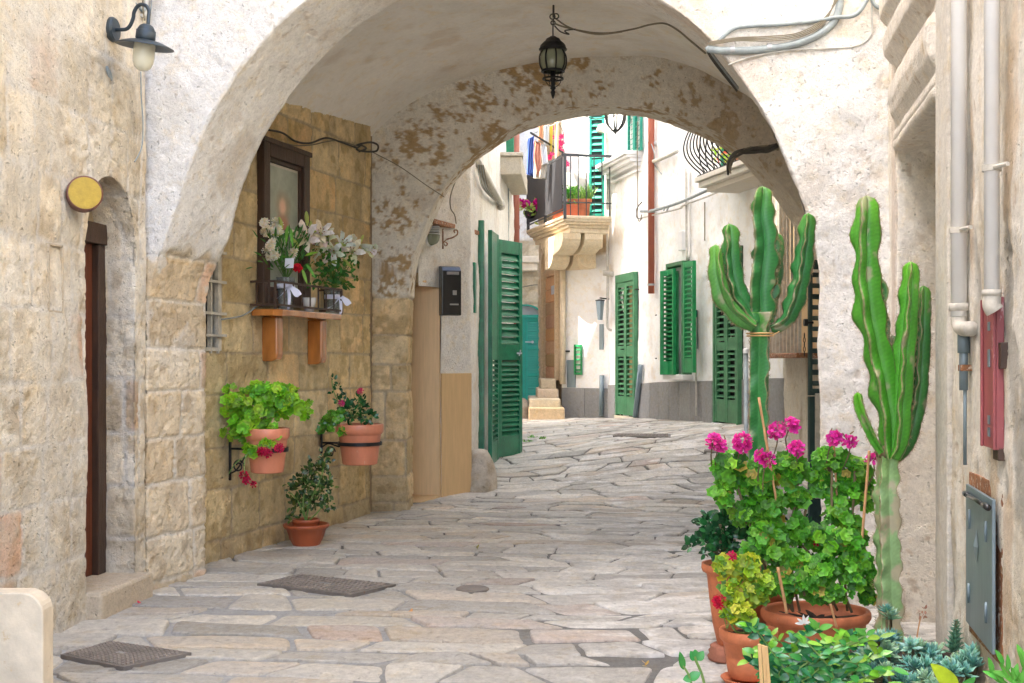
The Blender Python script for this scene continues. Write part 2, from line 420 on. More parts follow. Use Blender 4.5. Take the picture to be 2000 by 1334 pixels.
def project_out(curve, c, x0, x1, ztop, plan):
    """push each opening point outward to the wall's rectangle: curve in (s,z)"""
    out = []
    for s, z in curve:
        if z <= c[1]:
            out.append((x0 if s < c[0] else x1, z)); continue
        dx, dz = s - c[0], z - c[1]
        t = 1e9
        if dx < 0: t = min(t, (x0 - c[0]) / dx)
        if dx > 0: t = min(t, (x1 - c[0]) / dx)
        if dz > 0: t = min(t, (ztop - c[1]) / dz)
        out.append((c[0] + dx * t, c[1] + dz * t))
    return np.array(out)
def pathwall(name, pts, z0, z1, res, parent, mat=None, toward=(0, 5, 1.5), U0=0, wash=None, mask=None, **kw):
    pts = np.array(pts, float); L = np.r_[0, np.cumsum(np.linalg.norm(np.diff(pts, axis=0), axis=1))]
    n = max(3, int(L[-1] / res) + 1); m = max(3, int((z1 - z0) / res) + 1)
    s = np.linspace(0, L[-1], n); z = np.linspace(z0, z1, m)
    X = np.interp(s, L, pts[:, 0]); Y = np.interp(s, L, pts[:, 1])
    Pt = np.stack([np.repeat(X[:, None], m, 1), np.repeat(Y[:, None], m, 1), np.repeat(z[None], n, 0)], -1)
    U = np.repeat(s[:, None], m, 1) + U0; V = Pt[..., 2]
    w = wash(Pt, U, V) if wash else None
    mk = None
    if mask:
        uc = (U[:-1, :-1] + U[1:, 1:]) / 2; vc = (V[:-1, :-1] + V[1:, 1:]) / 2; mk = mask(uc, vc)
    Pt, C = masonry(Pt, U, V, wash=w, toward=toward, **kw)
    return grid(name, Pt, C, mat or M['stone'], parent, mask=mk)

# ---- ground -------------------------------------------------------
def make_ground():
    xs = np.unique(np.r_[np.linspace(-80, -8, 10), np.arange(-8, 8, .12), np.linspace(8, 80, 10)])
    ys = np.unique(np.r_[np.linspace(-60, 0, 10), np.arange(0, 24, .12), np.arange(24, 40, .5), np.linspace(40, 160, 10)])
    X, Y = np.meshgrid(xs, ys, indexing='ij')
    Z = gz(X, Y)
    Pt = np.stack([X, Y, Z], -1); q = fbm(Pt, 3, 4, 5)
    Pt[..., 2] += (q - .5) * .012
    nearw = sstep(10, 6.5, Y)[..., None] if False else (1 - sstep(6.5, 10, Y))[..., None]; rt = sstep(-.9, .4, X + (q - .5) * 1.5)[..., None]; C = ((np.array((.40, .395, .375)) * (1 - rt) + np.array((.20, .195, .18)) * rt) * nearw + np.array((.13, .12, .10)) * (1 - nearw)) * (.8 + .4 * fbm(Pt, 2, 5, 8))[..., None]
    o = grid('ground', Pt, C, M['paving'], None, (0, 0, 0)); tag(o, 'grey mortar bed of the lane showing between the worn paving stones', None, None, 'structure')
make_ground()

def make_paving():
    rg = random.Random(23)
    V = []; Fc = []; Cc = []; b = 0
    us = np.linspace(-7, 7, 281); nr = 240
    gr_ = np.stack(np.meshgrid(us, np.arange(nr) * 1.0, [.5], indexing='ij'), -1)[:, :, 0]
    N1 = vnoise(gr_ * np.array([1.1, 1, 1]) + .37, 77) - .5; N2 = vnoise(gr_ * np.array([3.6, 1, 1]) + .71, 78) - .5; N3 = vnoise(gr_ * np.array([11, 1, 1]) + .2, 79) - .5
    Yr = [2.0]
    while Yr[-1] < 33.5:
        q = Yr[-1]; Yr.append(q + (rg.uniform(.17, .34) if q < 7.2 else rg.uniform(.13, .27) if q < 12 else rg.uniform(.13, .26)))
    def bd(i, u, e=1):
        t = (u + 7) * 20; k = np.clip(np.floor(t).astype(int), 0, 279); f = t - k
        n = lambda T: T[k, i] * (1 - f) + T[k + 1, i] * f
        sc = .8 if Yr[i] < 9 else .6
        return Yr[i] + sc * (n(N1) * .20 + n(N2) * .075 + n(N3) * .022 * e)
    cells = []
    for i in range(len(Yr) - 1):
        u = -5.8 - rg.random() * .5; sk = rg.uniform(-.07, .07)
        while u < 5.6:
            w = rg.uniform(.30, .85) if rg.random() < .8 else rg.uniform(.18, .34)
            sk2 = rg.uniform(-.09, .09)
            def edge(uj, s_, t): return uj + s_ * (t - .5) * 2
            def mk(t0, t1):
                ts = np.linspace(0, 1, 7); bot = edge(u, sk, t0) + (edge(u + w, sk2, t0) - edge(u, sk, t0)) * ts; top = edge(u, sk, t1) + (edge(u + w, sk2, t1) - edge(u, sk, t1)) * ts
                yb = bd(i, bot) * (1 - t0) + bd(i + 1, bot) * t0; yt = bd(i, top) * (1 - t1) + bd(i + 1, top) * t1
                return np.concatenate([np.stack([bot, yb], -1), np.array([[edge(u + w, sk2, (t0 + t1) / 2) + rg.uniform(-.012, .012), (yb[-1] + yt[-1]) / 2]]), np.stack([top, yt], -1)[::-1], np.array([[edge(u, sk, (t0 + t1) / 2) + rg.uniform(-.012, .012), (yb[0] + yt[0]) / 2]])])
            if rg.random() < .10 and Yr[i + 1] - Yr[i] > .24:
                t = rg.uniform(.4, .6); cells += [mk(0, t), mk(t, 1)]
            else: cells.append(mk(0, 1))
            u += w; sk = sk2
    for A in cells:
        cen = A.mean(0); near = cen[1] < 7.4
        if (A[:, 1].max() - A[:, 1].min()) < .05: continue
        gap = rg.uniform(.005, .014) if near else rg.uniform(.004, .011)
        if near and rg.random() < .3: gap += rg.uniform(.004, .016)
        if near and rg.random() < .03: continue            # a patch of bare mortar
        dd = A - cen; ext = np.abs(dd).max(0); A = cen + dd * np.maximum(.4, 1 - gap / np.maximum(ext, .03))
        A = A + np.array([[rg.uniform(-.003, .003), rg.uniform(-.003, .003)] for _ in A])
        base = list(A)
        for r_ in ((.80, .20), (.75, .25))[:2 if cen[1] < 12 else 1]:
            o = []
            for k in range(len(base)):
                p0, p1 = base[k], base[(k + 1) % len(base)]
                if np.abs(p1 - p0).sum() < .012: o.append((p0 + p1) / 2); continue
                o += [p0 * r_[0] + p1 * r_[1], p0 * r_[1] + p1 * r_[0]]
            base = o
        A = np.array(base)
        wp = lambda q, sx, sy, z, sd: vnoise(np.stack([q[:, 0] * sx, q[:, 1] * sy, np.full(len(q), z)], -1), sd) - .5
        x = A[:, 0] + wp(A, .5, .5, 1.5, 3) * .35; y = A[:, 1] + wp(A, .45, .3, 4.5, 3) * .8 - .06 * A[:, 0]
        n = len(x); cx, cy = x.mean(), y.mean()
        tx, ty = rg.uniform(-.02, .02), rg.uniform(-.03, .03); hh = rg.uniform(.004, .013) + (.003 if not near else 0)
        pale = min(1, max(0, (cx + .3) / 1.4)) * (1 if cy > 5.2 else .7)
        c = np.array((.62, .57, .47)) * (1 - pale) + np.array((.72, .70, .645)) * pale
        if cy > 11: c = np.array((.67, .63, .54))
        r = rg.random()
        if r < .14: c = c * .5 + np.array((.36, .34, .30)) * .5
        elif r < .28: c = c * .5 + np.array((.55, .42, .28)) * .5
        elif r < .34: c = c * .4 + np.array((.55, .38, .29)) * .6
        c = c * rg.uniform(.72, 1.18)
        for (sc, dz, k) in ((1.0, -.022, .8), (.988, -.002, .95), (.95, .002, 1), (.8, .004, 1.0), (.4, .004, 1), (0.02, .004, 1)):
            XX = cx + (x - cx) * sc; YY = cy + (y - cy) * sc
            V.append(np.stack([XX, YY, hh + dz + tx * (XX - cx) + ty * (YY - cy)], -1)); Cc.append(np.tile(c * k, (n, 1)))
        for ring in range(5):
            for q in range(n):
                q2 = (q + 1) % n; Fc.append((b + ring * n + q, b + ring * n + q2, b + (ring + 1) * n + q2, b + (ring + 1) * n + q))
        Fc.append(tuple(range(b + 5 * n, b + 6 * n))); b += 6 * n
    V = np.concatenate(V); Cc = np.concatenate(Cc)
    V[:, 2] += gz(V[:, 0], V[:, 1]) + (vnoise(np.stack([V[:, 0] * 7, V[:, 1] * 9, V[:, 0] * 0 + 2.5], -1), 5) - .5) * .009
    V[:, 2] += np.where(V[:, 1] > 8.3, (vnoise(np.stack([V[:, 0] * 3, V[:, 1] * 5, V[:, 0] * 0 + 7.5], -1), 6) - .5) * .022, 0)
    wet = sstep(.48, .62, fbm(V * np.array([1, 1, 0]), .9, 4, 44)); Cc = mixc(Cc, (.46, .44, .40), wet * .4)
    gr = sstep(.50, .60, fbm(V * np.array([1, 1.6, 0]), 4.5, 5, 48)); Cc = mixc(Cc, (.46, .44, .40), gr * .45)
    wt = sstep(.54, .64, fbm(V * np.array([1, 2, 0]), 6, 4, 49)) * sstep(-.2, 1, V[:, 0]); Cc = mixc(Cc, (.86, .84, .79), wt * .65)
    for quad in ([(118, 1288), (240, 1312), (374, 1284), (215, 1261)], [(502, 1146), (685, 1168), (773, 1148), (585, 1128)], [(900, 1157), (923, 1163), (946, 1157), (923, 1151)]):
        g = np.array([tuple(G(*q))[:2] for q in quad]); cc_ = g.mean(0); g = cc_ + (g - cc_) * 1.06; ins = np.ones(len(V), bool); sg = 0
        for k in range(4):
            a_, b_ = g[k], g[(k + 1) % 4]; cr_ = (b_[0] - a_[0]) * (V[:, 1] - a_[1]) - (b_[1] - a_[1]) * (V[:, 0] - a_[0]); cs_ = (b_[0] - a_[0]) * (cc_[1] - a_[1]) - (b_[1] - a_[1]) * (cc_[0] - a_[0])
            ins &= cr_ * cs_ > 0
        V[ins, 2] -= .05
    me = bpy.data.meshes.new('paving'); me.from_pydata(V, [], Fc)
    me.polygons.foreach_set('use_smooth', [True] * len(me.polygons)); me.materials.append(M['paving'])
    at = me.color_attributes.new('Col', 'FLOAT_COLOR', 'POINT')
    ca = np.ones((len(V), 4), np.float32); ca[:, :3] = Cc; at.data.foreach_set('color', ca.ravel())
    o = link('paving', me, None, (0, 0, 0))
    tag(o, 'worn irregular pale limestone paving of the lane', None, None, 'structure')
make_paving()

# ---- left house with the door (wall A) ----------------------------
LA = ((-2.72, 3.0), (-2.204, 7.3))
frA, LAlen = fr2(*LA)
def sA(px): Y = onl(px, LA); return (Y - 3.0) / (7.3 - 3.0) * LAlen
left_house = thing('stone_house', (-2.5, 6.0, 0), 'honey stone house at the far left with a narrow arched doorway', 'house')
def wallA():
    s0, s1 = sA(168), sA(263); zs = 2.16; zt = 2.44
    cur = [(s0, -.1), (s0, zs - .1)]
    cm = (s0 + s1) / 2; hw = (s1 - s0) / 2
    for k in range(0, 25):
        a = math.pi - math.pi * k / 24
        cur.append((cm + hw * math.cos(a), zs - .1 + (zt - zs + .1) * math.sin(a) ** .9))
    cur.append((s1, -.1))
    cur = resample(cur, 420)
    out = project_out(cur, (cm, 1.9), sA(-250), LAlen + .05, 3.7, None)
    to3 = lambda c, b: np.array([tuple(frA(s, b, z)) for s, z in c])
    Pt = loft([to3(out, 0), to3(cur, 0), to3(cur, -.27)], [110, 22], [1.6, None])
    U = np.einsum('ijk,k->ij', Pt - np.array(frA(0, 0, 0)), np.array(frA.u)); U = U + across(Pt) * 0
    ins = -np.einsum('ijk,k->ij', Pt - np.array(frA(0, 0, 0)), np.array(frA.n)); U = U + ins
    V = Pt[..., 2]
    w = sstep(.40, .62, fbm(Pt, 1.5, 5, 22) * .7 + .3 * fbm(Pt * np.array([1, 1, .35]), 5, 4, 23)) * .85
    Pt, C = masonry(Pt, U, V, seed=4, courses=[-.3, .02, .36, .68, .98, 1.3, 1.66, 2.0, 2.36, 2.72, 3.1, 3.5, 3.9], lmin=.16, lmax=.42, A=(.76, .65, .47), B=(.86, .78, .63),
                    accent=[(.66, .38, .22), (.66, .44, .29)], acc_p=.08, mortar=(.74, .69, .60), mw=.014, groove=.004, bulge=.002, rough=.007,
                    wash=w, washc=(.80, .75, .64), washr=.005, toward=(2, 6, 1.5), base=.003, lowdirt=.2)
    iu = U - ins
    uc = (iu[:-1, :-1] + iu[1:, 1:]) / 2; vc = (V[:-1, :-1] + V[1:, 1:]) / 2; dc = ins[:-1, :-1]
    hole = (uc > sA(95)) & (uc < sA(120)) & (vc > 1.4 + 100 / F * 6.2 * 0 + zlo) & (vc < zhi) & (dc < .02)
    return grid('front_wall', Pt, C, M['stone'], left_house, mask=~hole)
Yslot = onl(107, LA); zlo = H + (HOR - 606) / F * Yslot; zhi = H + (HOR - 481) / F * Yslot
wallA()
mb = MB(); a0, a1 = sA(95), sA(120); fl = .012; c = (.60, .50, .36)
mb.fb(frA, a0 - fl, a1 + fl, -.12, -.10, zlo - fl, zhi + fl, c)
mb.fb(frA, a0 - fl, a0 + .002, -.10, .008, zlo - fl, zhi + fl, c); mb.fb(frA, a1 - .002, a1 + fl, -.10, .008, zlo - fl, zhi + fl, c)
mb.fb(frA, a0, a1, -.10, .006, zlo - fl, zlo, c); mb.fb(frA, a0, a1, -.10, .006, zhi, zhi + fl, c)
mb.build('slot_niche', M['stone'], left_house, bevel=.004)
mb = MB(); mb.fb(frA, -9, LAlen - .02, -4, -.30, -.2, 10.5, (.6, .52, .4)); mb.fb(frA, -9, LAlen + .02, -.3, 0, 3.68, 10.5, (.62, .55, .44)); mb.fb(frA, -9, sA(-240), -.3, .0, -.2, 3.7, (.62, .55, .44))
mb.build('rear_wall', M['stone'], left_house)
# door leaf, frame, lintel and step
d = thing  # alias unused
s0, s1 = sA(168), sA(263)
mb = MB(); zb = .155; zt = H + (HOR - 432) / F * 6.75
for k in range(5):
    w = (s1 - s0 + .1) / 5; mb.fb(frA, s0 - .05 + k * w + .003, s0 - .05 + (k + 1) * w - .003, -.26, -.215, zb, zt)
door = mb.build('door', M['redwood'], left_house, bevel=.004)
mb = MB(); mb.fb(frA, s0, s1, -.25, -.16, zt - .09, zt + .03); mb.fb(frA, s1 - .10, s1 + .02, -.24, -.175, zb, zt - .09); mb.build('door_frame', M['dkwood'], left_house, bevel=.005)
mb = MB(); mb.fb(frA, s0 - .1, s1 + .05, -.4, -.235, zt + .03, 2.7, (.5, .4, .26)); mb.build('door_infill', M['stone'], left_house)
st = G(176, 1203)
mb = MB(); mb.fb(frA, s0 - .0, LAlen - .02, -.25, .09, -.05, .155, (.62, .52, .38)); o = mb.build('doorstep', M['stone'], left_house, bevel=.02)

# ---- front archway (arch B) ---------------------------------------
LB = ((-2.204, 7.4), (1.85, 6.9))
front_arch = thing('stone_archway', (-2.1, 7.4, 0), 'wide whitewashed stone archway nearest the viewer, spanning the lane', 'archway')
def Bp(px, py): return PL(px, py, LB)
F1px = [(290, 1200), (287, 1100), (286, 900), (286, 700), (287, 600), (292, 555), (303, 518), (320, 470), (341, 409), (360, 343), (390, 265), (430, 190), (472, 128), (520, 72), (560, 32), (600, 0), (650, -35), (710, -65), (780, -88), (860, -101), (943, -105), (1030, -98), (1110, -80), (1190, -50), (1255, -18), (1310, 12), (1352, 42), (1392, 80), (1440, 138), (1480, 200), (1508, 248), (1530, 300), (1562, 372), (1588, 440), (1598, 500), (1602, 600), (1604, 800), (1604, 1000), (1604, 1230)]
def archway():
    f1 = [Bp(*p) for p in F1px]; f1 = smooth_pts(f1, 5)
    f1 = resample(f1, 1000)
    # ragged edge
    zc = 2.0
    cur = f1[:, [0, 2]]
    out = project_out(cur, (-.15, zc), -2.25, 2.125, 4.3, None)
    out3 = np.stack([out[:, 0], 7.4 - (out[:, 0] + 2.204) * (.5 / 4.054), out[:, 1]], -1)
    back = f1 + np.array([.2, .62, 0]); bo = out3 + np.array([.2, .62, 0]); bo = back + (bo - back) * .5
    Pt = loft([out3, f1, back, bo], [80, 52, 8], [1.7, None, None])
    U = across(Pt); V = Pt[..., 2].copy()
    fw = U[:, 80:81]; U = U - fw * 1.0 + 0   # zero at the edge
    U = U + .03
    n = fbm(Pt, 2.2, 4, 61); n2 = fbm(Pt, 7, 4, 62)
    leftm = Pt[..., 0] < 0
    w = sstep(2.0, 2.09, V + (n - .5) * .5 + (n2 - .5) * .12)
    w = np.maximum(w, sstep(.55, .62, n2 * .6 + n * .4) * .7 * sstep(.9, 2.0, V))
    w = np.where(leftm, w, 1 - .3 * sstep(.60, .7, fbm(Pt, 3, 5, 66)))
    w = np.where(leftm & (V < 2.0), np.maximum(w, .12), w)
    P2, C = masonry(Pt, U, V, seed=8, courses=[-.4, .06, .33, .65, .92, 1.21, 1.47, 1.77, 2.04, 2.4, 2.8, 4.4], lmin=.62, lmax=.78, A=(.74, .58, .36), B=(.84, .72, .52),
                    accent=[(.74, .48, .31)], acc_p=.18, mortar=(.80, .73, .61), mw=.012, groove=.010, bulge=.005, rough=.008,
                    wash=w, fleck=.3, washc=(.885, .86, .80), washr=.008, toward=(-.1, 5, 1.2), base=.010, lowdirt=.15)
    return grid('arch_wall', P2, C, M['stone'], front_arch)
archway()
# mass above the arch and behind the right pier
mb = MB()
cc = (.76, .72, .66)
def prism(mb, pts, z0, z1, c=(.7, .66, .6)):
    n = len(pts); vs = [(x, y, z0) for x, y in pts] + [(x, y, z1) for x, y in pts]
    mb.add(vs, [tuple(range(n - 1, -1, -1)), tuple(range(n, 2 * n))] + [(i, (i + 1) % n, n + (i + 1) % n, n + i) for i in range(n)], c)
prism(mb, [(-2.35, 7.43), (2.2, 6.88), (4.2, 11.8), (-1.2, 11.9), (-2.6, 9)], 4.28, 7.6, cc)
prism(mb, [(-2.27, 7.46), (-2.05, 8.1), (-2.4, 8.1), (-2.6, 7.5)], -.1, 4.3, cc)
prism(mb, [(2.13, 6.95), (2.2, 7.5), (6, 7.6), (6, 6.5)], -.1, 4.3, cc)
mb.build('upper_wall', M['plaster'], front_arch)

# ---- passage : shrine wall, vault, second arch --------------------
LN = ((-2.217, 7.9), (-1.28, 11.1))
frN, LNlen = fr2(*LN)
def sN(px): Y = onl(px, LN); return (Y - LN[0][1]) / (LN[1][1] - LN[0][1]) * LNlen
def N3(px, py, off=0):                   # point on the shrine wall, off metres proud
    p = PL(px, py, LN); s = sN(px); return frN(s, off, p.z)
passage = thing('shrine_wall', (-1.8, 9.3, 0), 'weathered tan ashlar wall inside the arch, holding the shrine shelf and flowerpots', 'wall')
ws0, ws1 = sN(380), sN(430)
def zN(px, py): return PL(px, py, LN).z
gz0, gz1 = zN(418, 682), zN(418, 470)
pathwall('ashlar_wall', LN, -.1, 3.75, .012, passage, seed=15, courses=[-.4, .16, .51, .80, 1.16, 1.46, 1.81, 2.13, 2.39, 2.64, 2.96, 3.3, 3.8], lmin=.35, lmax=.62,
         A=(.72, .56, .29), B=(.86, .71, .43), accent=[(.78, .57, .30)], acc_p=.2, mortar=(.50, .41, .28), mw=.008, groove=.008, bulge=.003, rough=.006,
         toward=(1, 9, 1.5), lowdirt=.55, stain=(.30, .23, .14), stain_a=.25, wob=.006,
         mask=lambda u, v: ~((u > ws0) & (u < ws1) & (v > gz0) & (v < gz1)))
mb = MB(); mb.fb(frN, -.3, LNlen + .3, -3, -.35, -.1, 4.2, (.4, .3, .2)); mb.fb(frN, ws1, LNlen + .3, -.35, -.06, -.1, 4.2, (.4, .3, .2)); mb.fb(frN, -.3, ws1, -.35, -.06, -.1, gz0, (.4, .3, .2)); mb.build('rear_wall', M['stone'], passage)

V2px = [(712, 1060), (712, 700), (712, 400), (712, 300), (722, 272), (745, 243), (785, 212), (835, 183), (900, 155), (1000, 129), (1110, 112), (1190, 107), (1284, 110), (1350, 127), (1404, 152), (1470, 190), (1530, 250), (1580, 330), (1620, 420), (1645, 520), (1652, 650), (1655, 1060)]
B2px = [(806, 1010), (805, 900), (804, 700), (805, 600), (811, 552), (822, 492), (846, 430), (872, 380), (915, 328), (965, 289), (1030, 254), (1100, 232), (1180, 224), (1260, 229), (1330, 250), (1393, 277), (1445, 311), (1481, 352), (1520, 393), (1560, 457), (1590, 530), (1606, 620), (1610, 800), (1610, 1010)]
second_arch = thing('inner_archway', (-1.2, 11.3, 0), 'mottled plaster inner arch at the back of the vaulted passage', 'archway')
def inner_arch():
    B2 = np.array([tuple(P(x, y, 11.85)) for x, y in B2px]); B2 = np.array([tuple(v) for v in smooth_pts([Vector(b) for b in B2], 5)])
    B2 = resample(B2, 760); F2 = B2 + np.array([0, -.55, 0])
    V2 = np.array([tuple(P(x, y, 11.3)) for x, y in V2px]); V2 = np.array([tuple(v) for v in smooth_pts([Vector(b) for b in V2], 5)])
    # match by angle about a centre inside the opening, straight legs by height
    cx, cz = .9, 2.2
    def match(curve, ref):
        out = np.zeros_like(ref)
        ang = lambda c: np.arctan2(c[:, 2] - cz, c[:, 0] - cx)
        up = curve[:, 2] > cz; cu = curve[up]; a = np.unwrap(ang(cu)); o = np.argsort(a)
        for i, p in enumerate(ref):
            if p[2] > cz:
                t = math.atan2(p[2] - cz, p[0] - cx)
                out[i] = [np.interp(t, a[o], cu[o, k]) for k in range(3)]
            else:
                side = curve[(curve[:, 0] < cx) == (p[0] < cx)]; o2 = np.argsort(side[:, 2])
                out[i] = [np.interp(p[2], side[o2, 2], side[o2, 0]), 11.3, p[2]]
        return out
    O2 = match(V2, F2)
    ctr = np.array([cx, 11.3, cz]); d = O2 - F2; O2e = O2 + d * .12
    bo = B2 + d * 1.6
    Pt = loft([O2e, F2, B2, bo], [48, 40, 8])
    V = Pt[..., 2]; U = across(Pt); U = U - U[:, 48:49]; U = U + .002
    n = fbm(Pt, 1.7, 4, 71); n2 = fbm(Pt, 6, 5, 72); n3 = fbm(Pt, 18, 4, 73)
    w = sstep(1.96, 2.02, V + (n2 - .5) * .08); w = np.where(Pt[..., 0] > 1.2, 1, w)
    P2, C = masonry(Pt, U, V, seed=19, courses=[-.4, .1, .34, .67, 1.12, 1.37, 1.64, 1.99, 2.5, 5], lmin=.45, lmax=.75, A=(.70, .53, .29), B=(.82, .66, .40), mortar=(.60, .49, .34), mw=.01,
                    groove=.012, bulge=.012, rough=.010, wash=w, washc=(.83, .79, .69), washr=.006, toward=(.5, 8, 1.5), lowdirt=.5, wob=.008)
    # plaster that has come away in patches, more of it to the left of the crown and on the right haunch
    reg = .5 * np.exp(-((V - 3.45) / .5) ** 2) * np.exp(-((Pt[..., 0] + .2) / .9) ** 2) + .35 * np.exp(-((Pt[..., 0] - 1.6) / .7) ** 2) + .12
    n4 = fbm(Pt, 30, 4, 74); pm = sstep(.575, .635, n2 * .34 + n3 * .3 + n4 * .22 + n * .14 + reg * .15) * w
    C = mixc(C, (.42, .26, .09), pm * .85); C = mixc(C, (.25, .19, .12), sstep(.62, .68, fbm(Pt, 40, 3, 75)) * w * .35 * sstep(.45, .6, n2))
    P2[..., 1] += pm * .006
    C = mixc(C, (.52, .43, .31), w * sstep(1.0, 2.2, Pt[..., 0]) * .6)
    grid('arch_wall', P2, C, M['stone'], second_arch)
    return V2
V2 = inner_arch()
vault = thing('vaulted_ceiling', (-1.0, 9.5, 3.0), 'pale plastered barrel vault over the passage between the two arches', 'ceiling')
def mkvault():
    r = resample(V2, 420)
    rows = []
    for t in np.linspace(0, 1, 7):
        q = r.copy(); k = 1 - t
        q[:, 0] -= .293 * 3.62 * k; q[:, 1] -= 3.62 * k
        top = np.clip((q[:, 2] - 3.2) / .9, 0, 1)
        q[:, 2] -= k * np.where(q[:, 2] > 2, .42 * (1 - top) + .12 * top, 0)
        rows.append(q)
    rows[-1][:, 1] += .06
    Pt = loft(rows, [22] * 6)
    w = np.ones(Pt.shape[:2])
    P2, C = masonry(Pt, Pt[..., 0], Pt[..., 2], seed=27, noblocks=True, wash=w, washc=(.88, .855, .79), washr=.003, toward=(.2, 9, 1.6), base=.010, fleck=.06, rough=.002)
    n = fbm(Pt, 2.5, 5, 91)
    C = mixc(C, (.66, .59, .47), sstep(.5, .75, n) * .3)
    
    grid('vault_skin', P2, C, M['softplaster'], vault)
    mb = MB()
    prism(mb, [(2.15, 7.55), (3.2, 11.2), (6, 11.2), (6, 7.55)], -.1, 4.4)
    prism(mb, [(3.18, 11.2), (3.25, 11.95), (6, 12), (6, 11.2)], -.1, 4.4)
    prism(mb, [(-2.3, 7.7), (2.0, 7.7), (3.2, 11.4), (3.2, 11.85), (-1.2, 11.8)], 4.29, 4.45)
    mb.build('outer_shell', M['plaster'], vault)
mkvault()  # paler valley stripe, with the mid-face highlight painted into it

# ---- right house (wall C) -----------------------------------------
LC = ((.93 + .173 * 2.6, 2.6), (.93 + .173 * 6.93, 6.93))
frC, LClen = fr2(*LC)
def sC(px, b=0):
    p, q = frC(0, b, 0), frC(LClen, b, 0); l = ((p.x, p.y), (q.x, q.y)); Y = onl(px, l); v = P(px, 0, Y)
    return (Vector((v.x, v.y, 0)) - Vector((frC.o.x, frC.o.y, 0))).dot(frC.u)
def zC(px, py): return PL(px, py, LC).z
right_house = thing('plastered_house', (1.8, 5.0, 0), 'worn cream plastered house at the far right edge with a carved stone door surround', 'house')
def wallC():
    s0, s1 = sC(1838), sC(1755); zt = H + 1.13
    cur = resample([(s0, -.1), (s0, zt - .03), (s0 + .03, zt), (s1 - .02, zt), (s1, zt - .02), (s1, -.1)], 560)
    out = project_out(cur, ((s0 + s1) / 2, 1.9), sC(2130), LClen + .02, 3.9, None)
    to3 = lambda c, b: np.array([tuple(frC(s, b, z)) for s, z in c])
    Pt = loft([to3(out, 0), to3(cur, 0), to3(cur, -.45)], [120, 36], [1.3, None])
    U = np.einsum('ijk,k->ij', Pt - np.array(frC(0, 0, 0)), np.array(frC.u)); ins = -np.einsum('ijk,k->ij', Pt - np.array(frC(0, 0, 0)), np.array(frC.n))
    V = Pt[..., 2]
    st = fbm(Pt * np.array([1, 1, .22]), 5, 5, 203)
    w = 1 - sstep(.52, .60, st) * .8
    w = np.where(ins > .03, 1 - sstep(.56, .66, fbm(Pt, 3, 5, 204)) * .5, w)
    P2, C = masonry(Pt, U, V, seed=31, noblocks=True, A=(.64, .57, .45), B=(.66, .60, .48), wash=w, washc=(.83, .785, .69), washr=.006, rough=.005, toward=(0, 5, 1.5), base=.006)
    C = mixc(C, (.60, .42, .24), sstep(.55, .66, fbm(Pt * np.array([1, 1, .2]), 7, 4, 205)) * .55 * (U < s0))
    C = mixc(C, (.40, .39, .35), sstep(.60, .66, fbm(Pt * np.array([1, 1, .3]), 6, 4, 206)) * .7 * (U < s0))
    P2 -= (sstep(.60, .66, fbm(Pt * np.array([1, 1, .3]), 6, 4, 206)) * (U < s0) * .006)[..., None] * np.array(frC.n)
    hole = None
    return grid('front_wall', P2, C, M['stone'], right_house)
wallC()
mb = MB(); mb.fb(frC, -2.5, LClen + .05, -3, -.47, -.1, 7.5, (.72, .66, .56)); mb.fb(frC, -2.5, LClen + .05, -.47, 0, 3.88, 7.5, (.72, .66, .56)); mb.fb(frC, -2.5, sC(2120), -.47, 0, -.1, 3.9, (.72, .66, .56))
mb.build('rear_wall', M['plaster'], right_house)
# carved surround: mouldings over the lintel
def sweep(name, fr, a0, a1, prof, parent, mat, c, ret=True):
    n = max(2, int((a1 - a0) / .015)); prof = resample([(b, z, 0) for b, z in prof], 90)[:, :2]
    s = np.linspace(a0, a1, n)
    Pt = np.array([[tuple(fr(q, b * .55 * min(1, (a1 - q) / .08, (q - a0) / .05), z)) for b, z in prof] for q in s])
    P2, C = masonry(Pt, Pt[..., 1], Pt[..., 2], seed=44, noblocks=True, wash=np.ones(Pt.shape[:2]), washc=c, washr=.003, toward=(0, 4, 1.5), base=.002, rough=.004)
    return grid(name, P2, C, mat, parent)
zl = H + 1.13
sweep('lintel_moulding', frC, sC(1842), sC(1752), [(-.02, zl - .005), (.035, zl), (.05, zl + .03), (.03, zl + .045), (.045, zl + .06), (.035, zl + .09), (.01, zl + .11), (.02, zl + .13), (.075, zl + .18), (.10, zl + .25), (.09, zl + .33), (.03, zl + .37), (.015, zl + .41), (.05, zl + .45), (.13, zl + .50), (.14, zl + .58), (.09, zl + .62), (.10, zl + .66), (.17, zl + .70), (.18, zl + .80), (0, zl + .82)], right_house, M['stone'], (.78, .73, .64))
mb = MB()   # the frame's raised edge on the near side of the opening and by the pier
mb.fb(frC, sC(1864), sC(1840), 0, .028, -.1, zl + .9, (.70, .66, .58)); mb.fb(frC, sC(1754), sC(1747), 0, .016, -.1, 3.9, (.70, .62, .53)); mb.fb(frC, sC(1738), sC(1732), 0, .02, -.1, 3.9, (.70, .64, .55))
mb.build('door_surround', M['stone'], right_house, bevel=.008)

